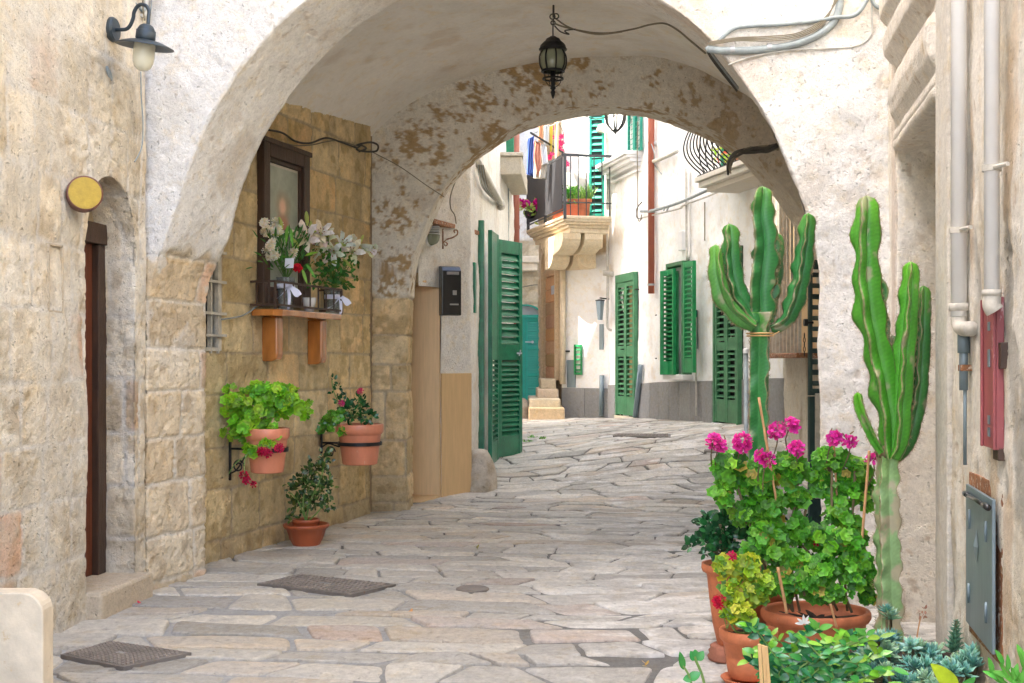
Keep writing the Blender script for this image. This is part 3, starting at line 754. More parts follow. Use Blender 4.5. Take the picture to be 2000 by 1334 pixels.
# ---- left street house beyond the arch (wall D) -------------------
LD = [(-.90, 11.84), (-.709, 12.15), (-.43, 12.5), (-.37, 13.2), (-.33, 14.05), (-.16, 16.3), (.02, 18.6)]
D_house = thing('whitewashed_house', (-.5, 13.5, 0), 'whitewashed house on the left just beyond the inner arch, with a travertine doorway', 'house')
whitewash = lambda Pt, U, V: 1 - .3 * sstep(.6, .68, fbm(Pt * np.array([1, 1, .3]), 3, 5, 141))
ztan = P(860, 560, 12.15).z
pathwall('plaster_wall', LD, -.1, 9.6, .03, D_house, seed=51, noblocks=True, A=(.6, .5, .36), B=(.6, .5, .36), wash=whitewash, fleck=.15, washc=(.84, .815, .75), washr=.005, toward=(2, 13, 1.5), base=.012, rough=.004,
         mask=lambda u, v: ~((u < .365) & (v < ztan)))
mb = MB(); prism(mb, [(-1.2, 11.86), (-.95, 11.9), (-.73, 12.25), (-.46, 12.6), (-.42, 13.3), (-.38, 14.1), (-.2, 16.3), (-.05, 18.6), (-.5, 18.6), (-6, 18.6), (-6, 11.9)], 2.2, 9.5, (.75, .7, .64)); prism(mb, [(-.75, 12.3), (-.46, 12.6), (-.42, 13.3), (-.38, 14.1), (-.2, 16.3), (-.05, 18.6), (-6, 18.6), (-6, 12.3)], -.2, 2.2, (.75, .7, .64))
mb.build('rear_wall', M['softplaster'], D_house)
# travertine doorway: far reveal, soffit edge, cladding
zt0 = gz(-.8, 12.15)
mb = MB()
mb.box((-1.30, 12.15, zt0 - .03), (-.712, 12.27, ztan)); mb.build('door_reveal', M['tan'], D_house, bevel=.003)
f1, l1 = fr2((-.709, 12.15), (-.43, 12.5))
mb = MB(); zz = P(890, 729, 12.35).z; mb.fb(f1, .004, l1 + .01, -.02, .018, float(gz(-.5, 12.4)) - .05, zz); mb.build('wall_cladding', M['tan'], D_house, bevel=.003)
mb = MB(); mb.hexa([(-1.3, 11.9, ztan + .03), (-.86, 11.9, ztan + .03), (-1.3, 12.15, ztan + .002), (-.712, 12.15, ztan + .002), (-1.3, 11.9, ztan + .12), (-.9, 11.9, ztan + .12), (-1.3, 12.15, ztan + .12), (-.712, 12.15, ztan + .12)], (.6, .5, .38)); mb.build('door_soffit', M['tan'], D_house)
mb = MB(); mb.box((-1.36, 11.95, zt0 - .02), (-1.015, 12.13, ztan)); mb.build('door', M['redwood'], D_house)
mb = MB(); mb.hexa([(-1.3, 11.83, zt0 - .12), (-.86, 11.83, zt0 - .12), (-1.3, 12.16, zt0 - .12), (-.70, 12.16, zt0 - .12), (-1.3, 11.83, zt0 + .0), (-.875, 11.83, zt0 + .0), (-1.3, 12.16, zt0 + .03), (-.70, 12.16, zt0 + .03)]); mb.build('doorstep', M['tan'], D_house, bevel=.004)

# ---- facade F (right, beyond) and its neighbours -------------------
def Fx(Y): return 6.27 - .228 * Y
LF = ((Fx(13.9), 13.9), (Fx(20.4), 20.4))
frF, LFlen = fr2(*LF)
def sF(px, b=0):
    p, q = frF(0, b, 0), frF(LFlen, b, 0); l = ((p.x, p.y), (q.x, q.y)); Y = onl(px, l); v = P(px, 0, Y)
    return (Vector((v.x, v.y, 0)) - Vector((frF.o.x, frF.o.y, 0))).dot(frF.u)
def zF(px, py): return PL(px, py, LF).z
def F3(px, py, off=0): return frF(sF(px), off, zF(px, py))
F_house = thing('white_house', (2.4, 17, .45), 'long white house facing the lane, with green louvred doors and a grey stone base', 'house')
gl = lambda Pt, U, V: np.ones(U.shape)
pathwall('plaster_wall', LF, 0, 8.2, .04, F_house, seed=61, noblocks=True, A=(.7, .66, .6), B=(.7, .66, .6), wash=lambda Pt, U, V: 1 - .15 * sstep(.62, .7, fbm(Pt * np.array([1, 1, .35]), 2.5, 5, 161)), fleck=.08, washc=(.865, .865, .85), washr=.006, toward=(0, 14, 2), base=.010, rough=.003, mat=M['softplaster'])
mb = MB(); prism(mb, [(LF[0][0] + .03, 13.9), (LF[1][0] + .03, 20.4), (8, 20.4), (8, 13.9)], 0, 8.1, (.8, .77, .72)); mb.build('rear_wall', M['softplaster'], F_house)
# wall G, squarer to the viewer, and the upper wall over it
LG = ((1.615, 20.42), (.857, 20.95))
frG, LGlen = fr2(*LG)
def sG(px):
    Y = onl(px, LG); return (LG[0][1] - Y) / (LG[0][1] - LG[1][1]) * LGlen
def zG(px, py): return PL(px, py, LG).z
corner_house = thing('corner_house', (1.2, 20.7, .4), 'sunlit white corner house under the stone balcony at the bend of the lane', 'house')
def washG(Pt, U, V): return 1 - sstep(3.12, 3.2, V + (fbm(Pt, 3, 3, 5) - .5) * .2) * (1 - sstep(3.8, 3.9, V))
pathwall('plaster_wall', LG, 0, 8.2, .035, corner_house, seed=71, courses=[0, 3.0, 3.3, 3.6, 4, 9], A=(.55, .42, .27), B=(.6, .48, .32), mortar=(.5, .4, .27), wash=washG, fleck=.06, washc=(.86, .86, .845), washr=.006, toward=(0, 14, 2), base=.008, rough=.004, mat=M['softplaster'])
mb = MB(); prism(mb, [(1.65, 20.45), (.89, 20.98), (.6, 23.2), (8, 23.2), (8, 20.45)], 0, 8.1, (.78, .74, .68)); mb.build('rear_wall', M['softplaster'], corner_house)
# grey stone dado on F (panels) and on G
def dado(name, fr, s0, s1, ztops, parent, n, skip, zg=None):
    mb = MB(); W = (s1 - s0) / n
    for k in range(n):
        a, b = s0 + k * W, s0 + (k + 1) * W
        parts = [(a, b)]
        for (q0, q1) in skip:
            np_ = []
            for (x, y) in parts:
                if q1 <= x or q0 >= y: np_.append((x, y))
                else:
                    if x < q0: np_.append((x, q0))
                    if y > q1: np_.append((q1, y))
            parts = np_
        for x, y in parts:
            if y - x < .02: continue
            t = ztops(x); t2 = ztops(y); sh = .9 + .2 * ((k * 37) % 10) / 10
            c = (.33 * sh, .33 * sh, .325 * sh)
            vs = [fr(q, b_, z_) for z_ in (0, 1) for b_ in (0, .03) for q in (x + .003, y - .003)]
            for i, v in enumerate(vs): v.z = .2 if i < 4 else (t if i % 2 == 0 else t2)
            mb = MB(); mb.hexa(vs, c); mb.build('base_slab', M['stone'], parent, bevel=.006)
zd = lambda pxs: np.interp
_dF = sorted([(sF(p), zF(p, y)) for p, y in ((1190, 752), (1242, 750), (1290, 746), (1386, 744), (1520, 738))])
dado('stone_base', frF, 0, LFlen, lambda s: float(np.interp(s, [a for a, b in _dF], [b for a, b in _dF])), F_house, 16, [(sF(1241) , sF(1203)), (sF(1444), sF(1394))])
dado('stone_base', frG, 0, LGlen, lambda s: zG(1150, 758), corner_house, 2, [])

# wall E : grazing wall between the inner arch and facade F
E_house = thing('flaking_house', (3.1, 13.0, .2), 'flaking cream house wall at the right just past the inner arch, behind the cacti', 'house')
pathwall('plaster_wall', [(3.05, 11.9), (3.09, 13.96)], -.1, 7.6, .03, E_house, seed=81, noblocks=True, A=(.5, .4, .28), B=(.5, .4, .28), wash=lambda Pt, U, V: 1 - .8 * sstep(.5, .6, fbm(Pt * np.array([1, 1, .3]), 4, 5, 181)), washc=(.74, .68, .57), toward=(0, 12, 2), rough=.006)
mb = MB(); prism(mb, [(3.1, 11.9), (3.13, 13.95), (8, 13.95), (8, 11.9)], -.1, 7.5, (.7, .65, .58)); mb.build('rear_wall', M['softplaster'], E_house)

# far house with the teal door (frontal)
teal_house = thing('far_house', (.3, 27, .5), 'beige stone house closing the lane behind the portal, with an arched teal door', 'house')
YT = 27.0
pathwall('stone_wall', [(-1.6, YT), (2.2, YT)], .3, 8.6, .05, teal_house, seed=91, courses=list(np.arange(0, 9, .36)), lmin=.5, lmax=.8, A=(.50, .41, .27), B=(.58, .49, .34), mortar=(.5, .42, .3), wash=lambda Pt, U, V: sstep(4.0, 4.1, V + (fbm(Pt, 2, 3, 7) - .5) * .3), washc=(.74, .70, .63), toward=(0, 14, 2), groove=.008, wob=.01, rough=.006)
mb = MB(); mb.box((-6, YT + .05, .2), (8, YT + 4, 8.5), (.7, .65, .58)); mb.build('rear_wall', M['softplaster'], teal_house)
# portal wall between corner house and the far house
LP = ((.862, 20.97), (.50, 22.9))
frP, LPlen = fr2(*LP)
def sP(px): Y = onl(px, LP); return (Y - LP[0][1]) / (LP[1][1] - LP[0][1]) * LPlen
portal = thing('stone_portal', (.7, 21.8, .4), 'pink and cream carved stone portal left of the white corner wall', 'doorway')
pathwall('portal_wall', LP, .2, 8.1, .03, portal, seed=93, courses=list(np.arange(.3, 9, .33)), lmin=.5, lmax=.9, A=(.56, .42, .26), B=(.62, .50, .35), mortar=(.6, .5, .38), toward=(0, 18, 2), groove=.008, rough=.006)

mb = MB(); prism(mb, [(-.35, 20.15), (-.35, 26.9), (-6, 26.9), (-6, 20.15)], .2, 9.4, (.8, .76, .7))  # unseen lane house, added with its near end placed to shade the portal
unseen_rear_house = thing('unseen_rear_house', (-3, 22, .4), 'unseen pale house up the left side of the lane, added to shade the portal', 'house')
mb.build('house_wall', M['softplaster'], unseen_rear_house)
mb = MB(); mb.fb(Fr((-.35, 21, 0), (0, 1, 0), (1, 0, 0)), .5, 1.4, -.05, .02, .5, 2.7); mb.build('door', M['green'], unseen_rear_house)
# ================================================================== PLANT HELPERS
RG = random.Random(7)
def offN(b):
    p, q = frN(0, b, 0), frN(LNlen, b, 0); return ((p.x, p.y), (q.x, q.y))
def YB(px, b): return onl(px, offN(b))               # depth at which a picture column stands b metres off the shrine wall
def sNb(px, b): p = P(px, 0, YB(px, b)); return (Vector((p.x, p.y, 0)) - Vector((frN.o.x, frN.o.y, 0))).dot(frN.u)
def PB(px, py, b): return P(px, py, YB(px, b))
def offwall(p, m=.02):
    d = (Vector((p.x, p.y, 0)) - Vector((frN.o.x, frN.o.y, 0))).dot(frN.n)
    return p + frN.n * (m - d) if d < m else p
WALLPUSH = False
def rv(rg=RG):
    while True:
        v = Vector((rg.uniform(-1, 1), rg.uniform(-1, 1), rg.uniform(-1, 1)))
        if .05 < v.length < 1: return v.normalized()
def vary(c, a=.15, rg=RG):
    k = rg.uniform(1 - a, 1 + a); return (max(0, c[0] * k * rg.uniform(.85, 1.15)), c[1] * k, max(0, c[2] * k * rg.uniform(.8, 1.2)))
def leaf_round(mb, c, n, r, col, rg=RG, lobes=6):
    """a scalloped, slightly cupped and pleated geranium leaf"""
    n = n.normalized(); u = n.orthogonal().normalized(); w = n.cross(u)
    a0 = rg.uniform(0, 6.28); K = 18; vs = [c - n * r * .2]; cs = [tuple(x * 1.35 for x in col)]
    for q, (rr, lift) in enumerate(((.55, .0), (1.0, rg.uniform(-.02, .22)))):
        for k in range(K):
            t = 2 * math.pi * k / K
            cut = .30 if k == 0 else 1
            s = rr * cut * (1 + (.15 * math.cos(t * lobes) if q else 0) + (rg.uniform(-.03, .03) if q else 0))
            hgt = r * (lift + .09 * math.cos(t * lobes) * rr + rg.uniform(-.02, .02))
            vs.append(c + (u * math.cos(t + a0) + w * math.sin(t + a0)) * r * s + n * hgt)
            cs.append(tuple(x * (1.1 - .22 * (math.cos(t * lobes) < -.5)) for x in col) if q else tuple(x * .62 for x in col))
    fs = [(0, 1 + k, 1 + (k + 1) % K) for k in range(K)] + [(1 + k, 1 + K + k, 1 + K + (k + 1) % K, 1 + (k + 1) % K) for k in range(K)]
    mb.add(vs, fs, cs)
def leaf_oval(mb, base, d, n, L, W, col, bend=.15, fold=.15, seg=5, pointy=1.0):
    d = d.normalized(); s = d.cross(n)
    if s.length < 1e-4: s = d.orthogonal()
    s.normalize(); n = s.cross(d).normalized(); vs = []; cs = []; fs = []
    for i in range(seg + 1):
        t = i / seg; wd = W * .5 * math.sin(math.pi * min(1, (t * .93 + .04)) ** (.85 * pointy)) ** .8 if 0 < i < seg else W * .03
        c = base + d * (L * t) - n * (bend * L * t * t)
        vs += [c - s * wd + n * fold * wd, c, c + s * wd + n * fold * wd]; cs += [col, tuple(x * 1.15 for x in col), col]
    for i in range(seg):
        a = i * 3; fs += [(a, a + 1, a + 4, a + 3), (a + 1, a + 2, a + 5, a + 4)]
    mb.add(vs, fs, cs)
def bush(mb, blobs, n, r, cols, kind='round', rg=RG, up=.5, cam=.6, petiole=None, shell=.55, W=.5):
    ws = [b[3] * b[4] for b in blobs]; out = []
    for i in range(n):
        b = rg.choices(blobs, ws)[0]; c = P(b[0], b[1], b[2]); k = b[2] / F
        dp = b[5] if len(b) > 5 else (b[3] + b[4]) / 2
        d = rv(rg); d = (d + Vector((0, -.35, .15))).normalized(); q = rg.uniform(shell, 1.0)
        p = c + Vector((d.x * b[3] * k * q, d.y * dp * k * q, d.z * b[4] * k * q))
        if WALLPUSH: p = offwall(p, .02 + rg.uniform(0, .05)); c = offwall(c, .04)
        nn = (d * .7 + Vector((0, 0, 1)) * up + Vector((0, -1, 0)) * cam + rv(rg) * .55).normalized()
        col = vary(rg.choice(cols), .38, rg); rr = r * rg.uniform(.5, 1.25)
        if rg.random() < .02 and kind == 'round': col = (.45, .36, .06)
        if kind == 'round': leaf_round(mb, p, nn, rr, col, rg)
        else: leaf_oval(mb, p, (d + rv(rg) * .6 + Vector((0, 0, .2))).normalized(), nn, rr * 2, rr * 2 * W, col, rg.uniform(0, .3), .2)
        if petiole is not None and rg.random() < .7:
            petiole.tube([p, c + (p - c) * .5 + Vector((0, 0, -.02)), c + (p - c) * .1 + Vector((0, 0, -.05))], .0016, 4, (1, 1, 1), False)
        out.append((p, nn))
    return out
def petal_flower(mb, c, n, r, col, dark, k=5, rg=RG, cup=.25, w=.62):
    n = n.normalized(); u = n.orthogonal().normalized(); v = n.cross(u); a0 = rg.uniform(0, 6.28)
    for i in range(k):
        t = a0 + 2 * math.pi * i / k; d = (u * math.cos(t) + v * math.sin(t)); s = n.cross(d)
        cc = vary(col, .12, rg); m = r * w * .5
        vs = [c, c + d * r * .45 - s * m * .7 + n * r * cup * .5, c + d * r * .9 - s * m * .8 + n * r * cup, c + d * r * 1.02 + n * r * cup * .8, c + d * r * .9 + s * m * .8 + n * r * cup, c + d * r * .45 + s * m * .7 + n * r * cup * .5]
        mb.add(vs, [(0, 1, 2, 3, 4, 5)], [dark, tuple((a + b) / 2 for a, b in zip(cc, dark)), cc, cc, cc, tuple((a + b) / 2 for a, b in zip(cc, dark))])
def umbel(mb, c, R_, n, r, col, dark, rg=RG):
    for i in range(n):
        d = rv(rg); d = (d + Vector((0, -.5, .35))).normalized()
        petal_flower(mb, c + d * R_ * rg.uniform(.7, 1), (d + rv(rg) * .3), r, col, dark, 5, rg)
MAG = (.86, .05, .42); MAGD = (.25, 0, .06); RED = (.66, .015, .08); REDD = (.10, 0, .012)
def rim_pot(mb, o, r0, r1, h, rim_h, rim_o, t=.012, n=48, sx=1, sy=1, c=(1, 1, 1), foot=0, grooves=()):
    pr = [(0, 0), (r0 * .9, 0), (r0, .006)]
    for g in grooves:
        z = (h - rim_h) * g; r = r0 + (r1 - r0) * (z / h); pr += [(r, z - .006), (r - .004, z), (r, z + .006)]
    z = h - rim_h; r = r0 + (r1 - r0) * (z / h)
    pr += [(r, z), (r + rim_o * .6, z + .003), (r1 + rim_o, z + rim_h * .3), (r1 + rim_o, h - .006), (r1 + rim_o - .004, h), (r1 - t * .5, h), (r1 - t, h - .006), (r1 - t - .004, h - .05), (0, h - .05)]
    mb.lathe(pr, o, n, c, sx=sx, sy=sy)
def disc(mb, o, r, n=32, c=(1, 1, 1), sx=1, sy=1, rough=.0, rg=RG):
    o = Vector(o); vs = [o] + [o + Vector((math.cos(2 * math.pi * k / n) * r * sx, math.sin(2 * math.pi * k / n) * r * sy, rg.uniform(-rough, rough))) for k in range(n)]
    mb.add(vs, [(0, 1 + k, 1 + (k + 1) % n) for k in range(n)], c)

# ================================================================== LEFT FOREGROUND
# stone bench end
Yb = 4.75
bx1 = P(84, 0, Yb).x; bz1 = P(0, 1158, Yb).z
bench = thing('stone_bench', (bx1 - .25, Yb + .3, 0), 'pale polished stone bench with rounded end slab at the bottom left corner', 'bench')
mb = MB(); rr = .085; prof = [(-.62, 0), (0, 0)] + [(-rr + rr * math.cos(a), bz1 - rr + rr * math.sin(a)) for a in [math.pi / 2 * k / 8 for k in range(9)]] + [(-.62, bz1)]
def extr(mb, prof, y0, y1, x, c=(1, 1, 1)):
    n = len(prof); vs = [(x + a, y0, z) for a, z in prof] + [(x + a, y1, z) for a, z in prof]
    mb.add(vs, [tuple(range(n)), tuple(range(2 * n - 1, n - 1, -1))] + [(i, n + i, n + (i + 1) % n, (i + 1) % n) for i in range(n)], c)
extr(mb, prof, Yb, Yb + .11, bx1); mb.build('end_slab', M['bench'], bench, bevel=.006)
mb = MB(); mb.box((bx1 - .62, Yb - 1.6, .34), (bx1 - .22, Yb, .42)); mb.build('seat', M['bench'], bench, bevel=.01)
mb = MB(); mb.box((bx1 - .6, Yb - 1.5, 0), (bx1 - .24, Yb - 1.4, .34)); mb.build('leg', M['bench'], bench, bevel=.01)

# round drum sign
Ys = onl(150, LA); c0 = P(133, 382, Ys + .02)
sign = thing('round_sign', tuple(c0 + Vector((0, 0, -.1))), 'blank mustard yellow round sign with a brown rim, projecting from the far left wall', 'sign')
ax = Vector((.42, -.9, .02)).normalized(); r = .088; c1 = P(166, 377, Ys - .12)
mb = MB(); mb.lathe([(0, -.10), (r, -.10), (r + .003, -.09), (r + .003, -.004), (r, 0), (r - .005, .001)], c1, 48, ax=ax); mb.build('rim', M['signside'], sign, smooth=False)
mb = MB(); mb.lathe([(r - .005, -.006), (r - .006, .002), (0, .003)], c1, 48, ax=ax); mb.build('face', M['gold'], sign)
mb = MB(); q = frA(sA(135), 0, c1.z); mb.tube([q - frA.n * .05, c1 - ax * .08], .02, 12); mb.build('bracket', M['signside'], sign)

# swan neck wall lamp
Yl = onl(217, LA); base = PL(217, 58, LA)
lamp = thing('wall_lamp', tuple(base), 'slate grey swan-neck wall lamp with a wide flat shade and a milky glass', 'lamp')
mb = MB(); mb.lathe([(0, -.02), (.066, -.02), (.069, 0), (.069, .02), (.060, .03), (0, .032)], frA(sA(217), 0, base.z), 40, ax=frA.n); mb.build('wall_plate', M['lampgrey'], lamp, bevel=.002)
Y2 = Yl - .02
pts = [frA(sA(219), .01, base.z)] + [P(x, y, Y2 - i * .008) for i, (x, y) in enumerate([(232, 58), (246, 57), (254, 50), (260, 36), (262, 24), (268, 13), (276, 9), (286, 12), (291, 22), (290, 36), (289, 52)])]
mb = MB(); mb.tube(smooth_pts(pts, 5), .0105, 12); mb.build('arm', M['lampgrey'], lamp, smooth=True)
ctr = P(283, 86, Y2 - .09); tl = Vector((.12, -.08, 1)).normalized()
mb = MB(); mb.lathe([(0, .110), (.022, .108), (.037, .098), (.046, .082), (.047, .075), (.053, .074), (.054, .03), (.050, .018), (.044, .016)], ctr, 40, ax=tl); mb.build('cap', M['lampgrey'], lamp, smooth=True)
mb = MB(); mb.lathe([(.05, .022), (.09, .014), (.13, 0), (.157, -.012), (.159, -.016), (.155, -.017), (.09, .006), (.045, .014)], ctr, 56, ax=tl); mb.build('shade', M['lampgrey'], lamp, smooth=True)
mb = MB(); mb.lathe([(.054, .012), (.058, -.01), (.059, -.07), (.056, -.10), (.045, -.128), (.028, -.143), (.01, -.148), (0, -.149)], ctr - tl * .0, 40, ax=tl); mb.build('glass', M['opal'], lamp, smooth=True)
wire('lamp_wire', [(275, 140, 7.15), (276, 190, 7.15), (279, 235, 7.15), (278, 280, 7.15), (272, 300, 7.12), (263, 316, 7.05)], .004, M['cable'], None, 'thin loose dark wire dangling beneath the swan-neck wall lamp', 'cable')
mb = MB(); mb.lathe([(0, .012), (.012, .012), (.018, .006), (.019, 0)], frA(sA(212), .0, P(212, 146, Yl).z), 24, ax=frA.n, sx=1, sy=2.6); o = mb.build('cover_plate', M['cable'], None, smooth=True); tag(o, 'small pale grey oval cover stuck on the wall under the swan-neck lamp', 'cover')
# cables at the top left corner
t = thing('cable_bundle', tuple(P(262, 10, 7.2)), 'bundle of grey conduit and cables crossing the top left corner behind the wall lamp', 'cable')
wire('conduit', [(205, -22, 6.95), (228, 4, 7.05), (255, 24, 7.2), (272, 30, 7.26), (284, 26, 7.3), (286, -20, 7.32)], .013, M['pvcdirt'], t)
wire('conduit', [(240, -22, 7.1), (262, 6, 7.2), (280, 20, 7.28), (284, 8, 7.3)], .011, M['cable'], t)
wire('cable', [(216, 60, 6.9), (214, 30, 6.9), (222, 8, 6.98), (236, 2, 7.05)], .004, M['browncable'], t)
wire('cable', [(278, -20, 7.2), (280, 20, 7.24), (283, 40, 7.26)], .005, M['browncable'], t)
wire('cable', [(293, -20, 7.26), (296, 10, 7.3), (290, 34, 7.28)], .004, M['cable'], t)

# ---- conduit on the right spandrel
def BF(px, py, off=.02): v = PL(px, py, LB); return v + Vector((-.12, -1, 0)).normalized() * off
t = thing('conduit_bundle', tuple(BF(1450, 110)), 'grey corrugated conduit and cables strapped across the white wall right of the arch crown', 'cable')
wire('conduit', [BF(1381, 96), BF(1400, 100), BF(1440, 101), BF(1500, 97), BF(1560, 86), BF(1610, 62), BF(1635, 30), BF(1641, -20)], .022, M['cable'], t, n=12)
wire('conduit', [BF(1402, 84, .03), BF(1430, 60, .03), BF(1460, 54, .03), BF(1530, 50, .03), BF(1590, 44, .03), BF(1630, 38, .04), BF(1668, 34, .05), BF(1690, 5, .05), BF(1695, -20, .05)], .012, M['cable'], t, n=10)
for k in range(4):
    wire('cable', [BF(1383, 92 - k * 2, .04), BF(1440, 84 - k * 2, .05), BF(1500, 84 - k * 3, .045), BF(1560, 76 - k * 3, .04), BF(1610, 46 - k * 3, .04), BF(1636 + k * 4, -20, .04)], .0035, M['browncable'], t)
pe = Vector((.2, .62, 0))
for k in range(3): wire('cable', [BF(1381, 96 + 3 * k, .02), BF(1392, 104 + 4 * k, -.06), BF(1412, 116 + 4 * k, -.2), BF(1450, 134 + 3 * k, -.5)], .013 if k == 0 else .006, M['cable'] if k == 0 else M['dkcable'], t)
wire('cable', [BF(1422, 128, .015), BF(1470, 112, .02), BF(1540, 100, .02), BF(1600, 97, .02), BF(1670, 92, .02), BF(1700, 70, .02), BF(1702, 30, .02), BF(1700, -20, .02)], .005, M['pvcdirt'], t)
wire('cable', [BF(1700, -20, .03), BF(1703, 6, .03), BF(1716, 18, .03), BF(1732, 10, .03), BF(1738, -20, .03)], .012, M['cable'], t)
for x, y in ((1430, 100), (1502, 95)):
    mb = MB(); q = BF(x, y); mb.lathe([(.0235, -.012), (.0245, -.012), (.0245, .012), (.0235, .012)], q, 16, ax=(1, -.12, .05)); mb.build('strap', M['steel'], t)

# ---- lantern and its cable
YL = 9.2
hk = P(1082, 28, YL + .0)
lan = thing('hanging_lantern', tuple(P(1080, 190, YL)), 'black iron lantern with curved glass panels hanging from the vault', 'lantern')
def Lz(y): return P(0, y, YL).z
cx = P(1080, 0, YL).x; o0 = Vector((cx, YL, 0)); px = YL / F
def lat(rows, n=32): return [(r * px, Lz(y)) for r, y in rows]
mb = MB(); mb.lathe(lat([(0, 70), (5, 71), (9, 74), (13, 76), (15, 80), (20, 84), (24, 88), (25, 93), (27, 95), (27, 98), (23, 99), (20, 100)]), o0, 28, wob=.02); mb.build('roof', M['iron'], lan, smooth=True)
mb = MB(); mb.lathe(lat([(20, 98), (24.5, 108), (25.5, 118), (24.5, 128), (20, 138), (18, 140)]), o0, 32); mb.build('glass', M['lampglass'], lan, smooth=True)
mb = MB()
for k in range(8):
    a = 2 * math.pi * k / 8 + .2; rr_ = [(21, 98), (26, 108), (27, 118), (26, 128), (21, 139)]
    mb.tube(smooth_pts([o0 + Vector((math.cos(a) * r * px, math.sin(a) * r * px, Lz(y))) for r, y in rr_], 3), .006, 6)
    mb.tube([o0 + Vector((math.cos(a) * 19 * px, math.sin(a) * 19 * px, Lz(138))), o0 + Vector((math.cos(a) * 17 * px, math.sin(a) * 17 * px, Lz(154)))], .003, 5)
for k in range(4):
    a = 2 * math.pi * k / 4 + .4
    mb.tube(smooth_pts([o0 + Vector((math.cos(a) * r * px, math.sin(a) * r * px, Lz(y))) for r, y in ((18, 154), (14, 163), (6, 169), (2, 168))], 3), .003, 5)
for rr2, y, t_ in ((23, 97, .007), (21, 139, .008), (19, 154, .007)):
    mb.lathe([(rr2 * px - t_, Lz(y) - t_ * .8), (rr2 * px + t_, Lz(y) - t_ * .8), (rr2 * px + t_, Lz(y) + t_ * .8), (rr2 * px - t_, Lz(y) + t_ * .8), (rr2 * px - t_, Lz(y) - t_ * .8)], o0, 32)
mb.build('cage', M['iron'], lan, smooth=True)
mb = MB(); mb.lathe(lat([(0, 138), (5, 139), (5, 154), (7, 156), (4, 160), (4, 170), (6, 172), (3, 176), (5, 180), (4, 184), (1.5, 192), (0, 193)]), o0, 20); mb.build('finial', M['iron'], lan, smooth=True)
wire('hanging_wire', [P(1080, 71, YL), P(1080, 50, YL), P(1081, 36, YL)], .005, M['dkcable'], lan)
mb = MB()
for (x, y, rr3) in ((1079, 33, 5), (1086, 32, 5), (1080, 45, 4)):
    c = P(x, y, YL); mb.tube([c + Vector((math.cos(a) * rr3 * px, -.006, math.sin(a) * rr3 * px)) for a in np.linspace(0, 6.3, 16)], .005, 6)
mb.tube([P(1081, 10, YL), P(1081, 34, YL)], .008, 8)
mb.build('ceiling_hook', M['dkcable'], lan, smooth=True)
t = thing('lantern_cable', tuple(P(1200, 60, YL)), 'old cable with tape running from the hanging lantern along the vault to the right', 'cable')
wire('cable', [P(1083, 46, YL), P(1100, 52, YL), P(1125, 58, YL), P(1160, 64, YL - .1), P(1195, 64, YL - .2), P(1240, 56, YL - .4), P(1270, 48, YL - .6), P(1298, 46, YL - .75), P(1325, 60, YL - 1.0), P(1355, 85, YL - 1.25), P(1378, 104, YL - 1.45)], .0065, M['browncable'], t)
wire('cable', [P(1085, 36, YL), P(1105, 50, YL), P(1130, 60, YL), P(1170, 67, YL - .1), P(1215, 62, YL - .2)], .006, M['browncable'], t)
wire('cable', [P(1083, 50, YL), P(1095, 62, YL), P(1112, 67, YL), P(1103, 60, YL), P(1125, 57, YL)], .005, M['dkcable'], t)

# ================================================================== THE SHRINE WALL
# grille window at its near end
g = thing('window_grille', tuple(N3(418, 682, .02)), 'white barred small window half hidden behind the left stone pier', 'window')
mb = MB(); mb.fb(frN, ws0, ws1, -.08, -.06, gz0, gz1); mb.build('screen', M['screenm'], g)
mb = MB()
for x in (398, 411, 425): a = sN(x); mb.fb(frN, a - .008, a + .008, -.02, .01, gz0 - .03, gz1 - .02)
mb.build('bars', M['dirtywhite'], g)
mb = MB()
for y in (492, 550, 612, 655): z = zN(415, y); mb.fb(frN, ws0, ws1 + .04, .012, .03, z - .009, z + .009)
mb.build('crossbars', M['dirtywhite'], g)
mb = MB(); mb.fb(frN, ws0 - .01, ws0 + .02, -.07, .005, gz0, gz1); mb.fb(frN, ws1 - .02, ws1 + .01, -.07, .005, gz0 - .012, gz1); mb.fb(frN, ws0, ws1, -.07, .005, gz0 - .012, gz0 + .012); mb.build('frame', M['dirtywhite'], g)

# framed picture
fa, fb_ = sNb(516, .07), sNb(606, .07); zt_ = PB(560, 290, .07).z; zb_ = PB(560, 596, .07).z
pic = thing('framed_picture', tuple(frN((fa + fb_) / 2, 0, zb_)), 'faded devotional print in a heavy dark wooden frame above the flower shelf', 'picture')
mb = MB(); wd = .10
for (a0, a1, c0, c1) in ((fa, fa + wd, zb_, zt_), (fb_ - wd, fb_, zb_, zt_), (fa + wd, fb_ - wd, zt_ - wd, zt_), (fa + wd, fb_ - wd, zb_, zb_ + wd)): mb.fb(frN, a0, a1, .01, .07, c0, c1)
for (a0, a1, c0, c1) in ((fa + wd - .004, fa + wd + .025, zb_ + wd, zt_ - wd), (fb_ - wd - .025, fb_ - wd + .004, zb_ + wd, zt_ - wd), (fa + wd, fb_ - wd, zt_ - wd - .03, zt_ - wd + .004), (fa + wd, fb_ - wd, zb_ + wd - .004, zb_ + wd + .03)): mb.fb(frN, a0, a1, .015, .045, c0, c1)
mb.fb(frN, fa - .02, fb_ + .02, .012, .082, zt_ - .004, zt_ + .035)
mb.build('frame', M['dkwood'], pic, bevel=.006)
mb = MB(); ia, ib = fa + wd + .02, fb_ - wd - .02; za_, zc_ = zb_ + wd + .02, zt_ - wd - .02
mb.fb(frN, ia, ib, .012, .022, za_, zc_, (.50, .47, .40)); mb.build('mount', M['picture'], pic)
